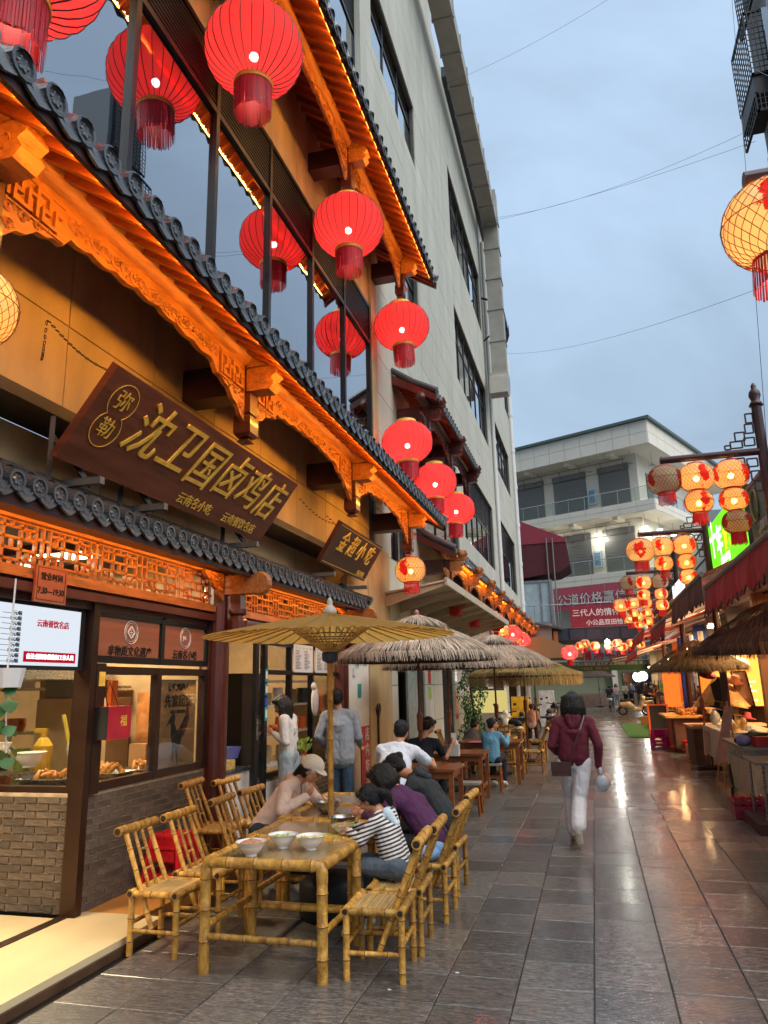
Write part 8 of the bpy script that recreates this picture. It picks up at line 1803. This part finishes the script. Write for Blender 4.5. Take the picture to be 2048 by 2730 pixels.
for (z0_, z1_, lit) in ((17.25, 22.3, 0), (11.25, 16.25, 1), (0, 10.3, 0)):
    fbox(2.05, 30, 2.2, 24, z0_, z1_, 'recessed_wall', wallm)
    if z0_ == 0: continue
    for i, u in enumerate((2.85, 7.1, 11.6, 16.0)):
        sh_ = fbox(u, u+(2.95 if i == 0 else 3.4), 2.12, 2.2, z0_+.1, z1_-1.3, 'roller_shutter', shm); fbox(u-.05, u+(3.0 if i == 0 else 3.45), 2.02, 2.2, z1_-1.3, z1_-.75, 'shutter_housing', M['grey_metal'], sh_)
        for k in range(12): fbox(u+.02, u+2.9, 2.09, 2.12, z0_+.2+k*(z1_-z0_-1.8)/12, z0_+.24+k*(z1_-z0_-1.8)/12, 'slat_line', M['grey_metal'], sh_)
    for i, w in enumerate((4.2, 8.4)): fbox(1.97, 2.05, w, w+2.8, z0_+.1, z1_-1.5, 'roller_shutter', shm)
    fbox(6.1, 6.9, 1.9, 2.2, z0_+.9, z0_+2.4, 'switch_box', mat('blue_white_box', '#a8b8c0', .4)); fbox(6.2, 6.8, 1.88, 1.9, z0_+1.05, z0_+2.25, 'box_window', mat('box_blue', '#6c8496', .3))
    # frames of thin steel tube around the shop fronts
    mb = MB()
    for u in (3.2, 5.4, 7.5, 9.6, 11.6, 13.6, 15.6): mb.tube([fbp(u, 1.9, z1_-1.5), fbp(u, 1.9, z1_-.35)], .03, 4)
    mb.tube([fbp(3, 1.9, z1_-.35), fbp(18, 1.9, z1_-.35)], .035, 4); mb.tube([fbp(3, 1.9, z1_-1.3), fbp(18, 1.9, z1_-1.3)], .025, 4); mb.build('sign_rail', M['grey_metal'], fb)
    # railing
    rl = MB().tube([fbp(.1, 12, z0_+1.25), fbp(.1, .1, z0_+1.25), fbp(22, .1, z0_+1.25)], .04, 6)
    for k in range(14): rl.tube([fbp(.1+k*1.6, .1, z0_), fbp(.1+k*1.6, .1, z0_+1.25)], .03, 4)
    for k in range(6): rl.tube([fbp(.1, .1+k*2, z0_), fbp(.1, .1+k*2, z0_+1.25)], .03, 4)
    rl = rl.build('railing', M['steel'], fb); gg = glassmat('railing_glass', (.90, .93, .92), .05, .03, smudge=False)
    for k in range(13): fbox(.15+k*1.6, 1.65+k*1.6, .09, .11, z0_+.12, z0_+1.15, 'glass_panel', gg, rl)
    for k in range(5): fbox(.09, .11, .15+k*2, 2.05+k*2, z0_+.12, z0_+1.15, 'glass_panel', gg, rl)
    for u in (3.6, 7.9, 12.2): mb = MB(); fbox(u, u+.5, .4, 2.2, z1_-.3, z1_, 'ceiling_beam', fw_)
def pend(u, w, z, lit, l):
    t = thing('gallery_lamp', l, 'lamp', fbp(u, w, z)); MB().tube([(0, 0, -1.1), (0, 0, 0)], .02, 5).lathe([(.05, .12), (.3, 0), (.27, -.02), (0, .05)], 14, (0, 0, -1.15)).build('shade', M['steel'], t)
    if lit: MB().lathe([(0, 0), (.25, 0), (.2, -.06), (0, -.07)], 12, (0, 0, -1.17)).build('bulb', emis('cool_white', (1, 1, .93), 9), t); lamp('lamp_glow', 'POINT', (0, 0, -1.3), 130, (1, .98, .85), .15, parent=t)
for i, u in enumerate((2.2, 6.2, 12.0)): pend(u, 1.2, 22.3, 0, 'unlit pendant shade %s from the corner on the top gallery' % ('first', 'second', 'third')[i])
pend(1.0, 3.2, 22.3, 0, 'unlit pendant shade round the corner of the top gallery')
for i, u in enumerate((1.5, 6.0, 11.5)): pend(u, 1.2, 16.25, 1, 'lit pendant lamp %s from the corner on the middle gallery' % ('first', 'second', 'third')[i])
pend(1.0, 3.4, 16.25, 1, 'lit pendant lamp round the corner on the middle gallery'); pend(1.0, 7.0, 16.25, 1, 'lit pendant lamp farthest round the corner on the middle gallery')
pend(5.0, -.6, 10.3, 0, 'unlit pendant shade above the pink slogan banner'); pend(9.5, -.6, 10.3, 0, 'unlit pendant shade at the left of the pink slogan banner')
fbox(2.6, 10.2, -.1, -.06, 8.2, 10.28, 'banner_sheet', mat('pink_slogan_print', '#b04858', .6, var=.12, scale=1), br2)
ti = (-D_); text('公道价格赢信赖', 1.12, frame_m(fbp(6.0, -.12, 9.05), ti, (0, 0, 1)), mat('dark_red_ink', '#7c1220', .6), br2, bold=.04, name='lettering_shadow'); text('公道价格赢信赖', 1.12, frame_m(fbp(6.0, -.14, 9.05), ti, (0, 0, 1)), M['melamine'], br2, bold=.006)
g2 = thing('grey_back_building', 'grey panelled building far right behind the lamp post', 'building'); MB().b2(9.5, 30, 60, 90, 0, 14.5).build('wall', mat('grey_panels', '#8b8f92', .6, var=.06, scale=.6), g2)
for k in range(5): MB().b2(9.4, 9.5, 60, 90, 9+k*1.1, 9.05+k*1.1).build('panel_joint', M['joint'], g2); MB().b2(9.5, 30, 59.9, 60, 9+k*1.1, 9.05+k*1.1).build('panel_joint', M['joint'], g2)
for k in range(3): MB().b2(10.3+k*2.4, 11.9+k*2.4, 59.88, 60, 9.6, 11.2).build('window', M['dark_glass'], g2)
# ============================================================ building corner with cages top right
tr = thing('caged_balcony_building', 'grey building corner with steel cage balconies at the top right', 'building')
MB().b2(5.75, 7.2, 17.6, 19.4, 3.8, 21.6).build('wall', mat('grey_render', '#6d757c', .7, var=.1), tr)
def cage(z0, z1, x0, x1, y0, y1, st=.16):
    mb = MB(); k = int((z1-z0)/st)
    for i in range(k+1): z = z0+(z1-z0)*i/k; mb.b2(x0, x1, y0, y0+.02, z-.008, z+.008); mb.b2(x0, x0+.02, y0, y1, z-.008, z+.008)
    for i in range(6): x = x0+(x1-x0)*i/5; mb.b2(x-.01, x+.01, y0-.002, y0+.018, z0, z1)
    for i in range(10): y = y0+(y1-y0)*i/9; mb.b2(x0-.002, x0+.018, y-.01, y+.01, z0, z1)
    for z in (z0, z1): mb.b2(x0, x1, y0, y0+.06, z-.03, z+.03); mb.b2(x0, x0+.06, y0, y1, z-.03, z+.03)
    mb.build('balcony_cage', M['dark_metal'], tr)
cage(16.9, 18.8, 5.22, 5.75, 17.8, 19.4); cage(15.8, 16.3, 5.22, 5.75, 17.8, 19.4); MB().b2(5.24, 5.75, 17.85, 19.4, 16.3, 16.9).build('cage_floor', M['dark_metal'], tr); cage(19.4, 21.5, 5.55, 5.75, 17.8, 19.4)
MB().b2(5.6, 5.75, 17.55, 17.6, 16.5, 18.6).b2(6.2, 7.0, 17.5, 17.6, 16.6, 18.4).build('window', M['dark_glass'], tr)
# ============================================================ wires in the sky
def wire(a, b, sag, label):
    a = Vector(a); b = Vector(b); mb = MB(); mb.tube([tuple(a.lerp(b, k/14)+Vector((0, 0, -sag*4*(k/14)*(1-k/14)))) for k in range(15)], .0055, 4); tag(mb.build('overhead_wire', M['dark_metal']), label, 'wire')
wire((-3.6, 24.5, 25.2), (6.5, 15.5, 20.5), .6, 'uppermost thin wire crossing the sky from the duct to the caged building'); wire((-3.3, 31, 23.3), (5.4, 19, 16.2), .5, 'middle wire of the close pair crossing the sky'); wire((-3.3, 31, 23.1), (5.4, 19, 15.8), .2, 'lower wire of the close pair crossing the sky'); wire((-3.4, 40, 20.5), (5.6, 14, 9.5), .6, 'lowest wire crossing the sky to the right')
for i, (p, q, l) in enumerate((((5.1, 18, 19.5), (3.2, 13.5, 5.1), 'slack wire dropping steeply from the caged building to the dark sign'), ((5.3, 18.2, 17.5), (2.66, 4.8, 5.2), 'wire dropping from the cage to the nearest lamp post'))): wire(p, q, .2, l)
# glaring white lamp hung under the walkway: it draws the long bright streak on the wet tiles
wl_ = thing('white_flood_lamp', 'glaring round white lamp among the small orange lanterns', 'lamp', (.95, 44.6, 4.1)); MB().lathe([(0, .05), (.14, .05), (.16, -.02), (0, -.02)], 14).build('housing', M['white_paint'], wl_); MB().ell((0, 0, -.06), .13, 12, 8).build('bulb', emis('flood_bulb', (1, 1, .92), 22), wl_, smooth=True); lamp('flood_glow', 'POINT', (0, 0, -.3), 90, (1, .98, .88), .16, parent=wl_); MB().tube([(0, 0, .05), (0, 0, .2)], .01, 5).build('hook', M['black'], wl_)

lmn = thing('lit_menu_wall', 'glowing orange lit menu wall behind the hat stall', 'lit sign', (3.45, 20.4, 1.1)); MB().b2(-.55, .6, .02, .08, 0, 1.35).build('frame', M['dark_metal'], lmn); MB().b2(-.52, .57, 0, .02, .03, 1.32).build('lit_face', emis('orange_panel', (1, .34, .05), 1.6), lmn)
mb = MB()
for i in range(7): mb.tube([(.02+.33*cos(a*pi/8)*(.4+.09*i), -.006, 1.0+.3*sin(a*pi/8)*(.4+.06*i)) for a in range(9)], .01, 4)
for i in range(5): mb.b2(-.4, .4-.1*(i % 2), -.006, 0, .15+.11*i, .19+.11*i)
mb.build('print_lines', emis('pale_yellow_print', (1, .8, .4), 1.8), lmn)
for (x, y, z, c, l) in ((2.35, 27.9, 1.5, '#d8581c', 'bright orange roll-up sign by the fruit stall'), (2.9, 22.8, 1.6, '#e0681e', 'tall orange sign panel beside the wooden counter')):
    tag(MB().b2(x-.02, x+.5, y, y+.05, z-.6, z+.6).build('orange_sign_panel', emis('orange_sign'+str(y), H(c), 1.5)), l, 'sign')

# crowded racks of small goods along the right-hand stalls
def goods_rack(x, y, h, w, label, cols, shelves=4, per=6):
    t = thing('goods_rack', label, 'rack', (x, y, 0)); rn = random.Random(int(y*13))
    for sy in (-w/2, w/2): MB().b2(-.02, .02, sy-.02, sy+.02, 0, h).build('upright', M['dark_metal'], t); MB().b2(.28, .32, sy-.02, sy+.02, 0, h).build('upright', M['dark_metal'], t)
    for k in range(shelves):
        z = .35+(h-.4)*k/shelves; MB().b2(-.02, .32, -w/2, w/2, z, z+.02).build('shelf_board', M['box_card'], t)
        for j in range(per):
            yy = -w/2+(j+.5)*w/per; hh = rn.uniform(.08, .22); r = w/per*.38
            mb = MB().lathe([(0, 0), (r, 0), (r, hh*.6), (r*.5, hh*.85), (r*.4, hh), (0, hh)], 9) if rn.random() < .6 else MB().b2(-r, r, -r, r, 0, hh)
            o = mb.build('packaged_item', rn.choice(cols), t); o.location = (.12, yy, z+.021)
    return t
bright = [mat('pack_%d' % i, c, .5, var=.2, scale=20) for i, c in enumerate(('#c8342c', '#d8b040', '#3f7a4a', '#d0c8b8', '#3c5a8c', '#d07028', '#a84a78'))]
goods_rack(3.15, 11.0, 1.9, 1.6, 'crowded goods rack just behind the steel trolley', bright); goods_rack(3.15, 13.9, 2.0, 1.3, 'crowded goods rack behind the folding easel', bright, 5); goods_rack(3.3, 21.5, 1.9, 1.5, 'goods rack behind the wooden stall counter', bright, 4)
goods_rack(3.0, 26.0, 1.7, 1.8, 'goods rack beside the blue column', bright, 4); goods_rack(2.9, 33.5, 1.8, 2.2, 'far goods rack beyond the turf mat', bright, 4, 7); goods_rack(2.9, 38.5, 1.8, 2.2, 'farthest goods rack in the right row', bright, 4, 7)
rn = random.Random(77)
for i in range(26):
    k = i % 7; y = 17.1+.075*i; x = 2.15+rn.uniform(0, 1.1)
    pass
mb = MB()
for i in range(160): mb.ell((rn.uniform(2.1, 2.75), rn.uniform(20.9, 22.7), rn.uniform(.92, 1.02)), (rn.uniform(.03, .06),)*3, 6, 4)
tag(mb.build('snack_heap', M['food'], kind='stuff'), 'heap of golden snacks laid out on the wooden stall counter', 'snacks')
for i, (x, y, s_, c) in enumerate(((2.2, 19.7, .36, 'box_card'), (2.3, 25.2, .4, 'white_paint'), (2.55, 19.3, .3, 'grey_metal'), (2.0, 33.6, .42, 'box_card'))):
    tag(MB().b2(x-s_/2, x+s_/2, y-s_/2, y+s_/2, 0, s_*.8).build('storage_carton', M[c]), ['brown carton on the ground beside the hat stall', 'white carton on the ground by the orange sign', 'grey box just behind the brown carton', 'brown carton at the far end of the turf mat'][i], 'box')

# bare bulbs hung below the awnings
for i, (y, z) in enumerate(((10.2, 2.55), (13.6, 2.75), (18.6, 2.62), (24.0, 2.7), (29.5, 2.55), (34.0, 2.5), (40.0, 2.45))):
    t = thing('hanging_bulb', 'bare warm bulb hung below the %s awning from the camera' % ('first', 'second', 'third', 'fourth', 'fifth', 'fifth far', 'last')[i], 'bulb', (2.75, y, z), group='bare bulbs below the awnings')
    MB().ell((0, 0, 0), .045, 10, 8).build('glass_bulb', emis('warm_bulb_%d' % i, (1, .78, .45), 14), t, smooth=True); MB().tube([(0, 0, .04), (0, 0, .75)], .006, 4).build('cord', M['black'], t); lamp('bulb_glow', 'POINT', (0, 0, -.0), 26 if i < 2 else 42, (1, .62, .28), .06, parent=t)
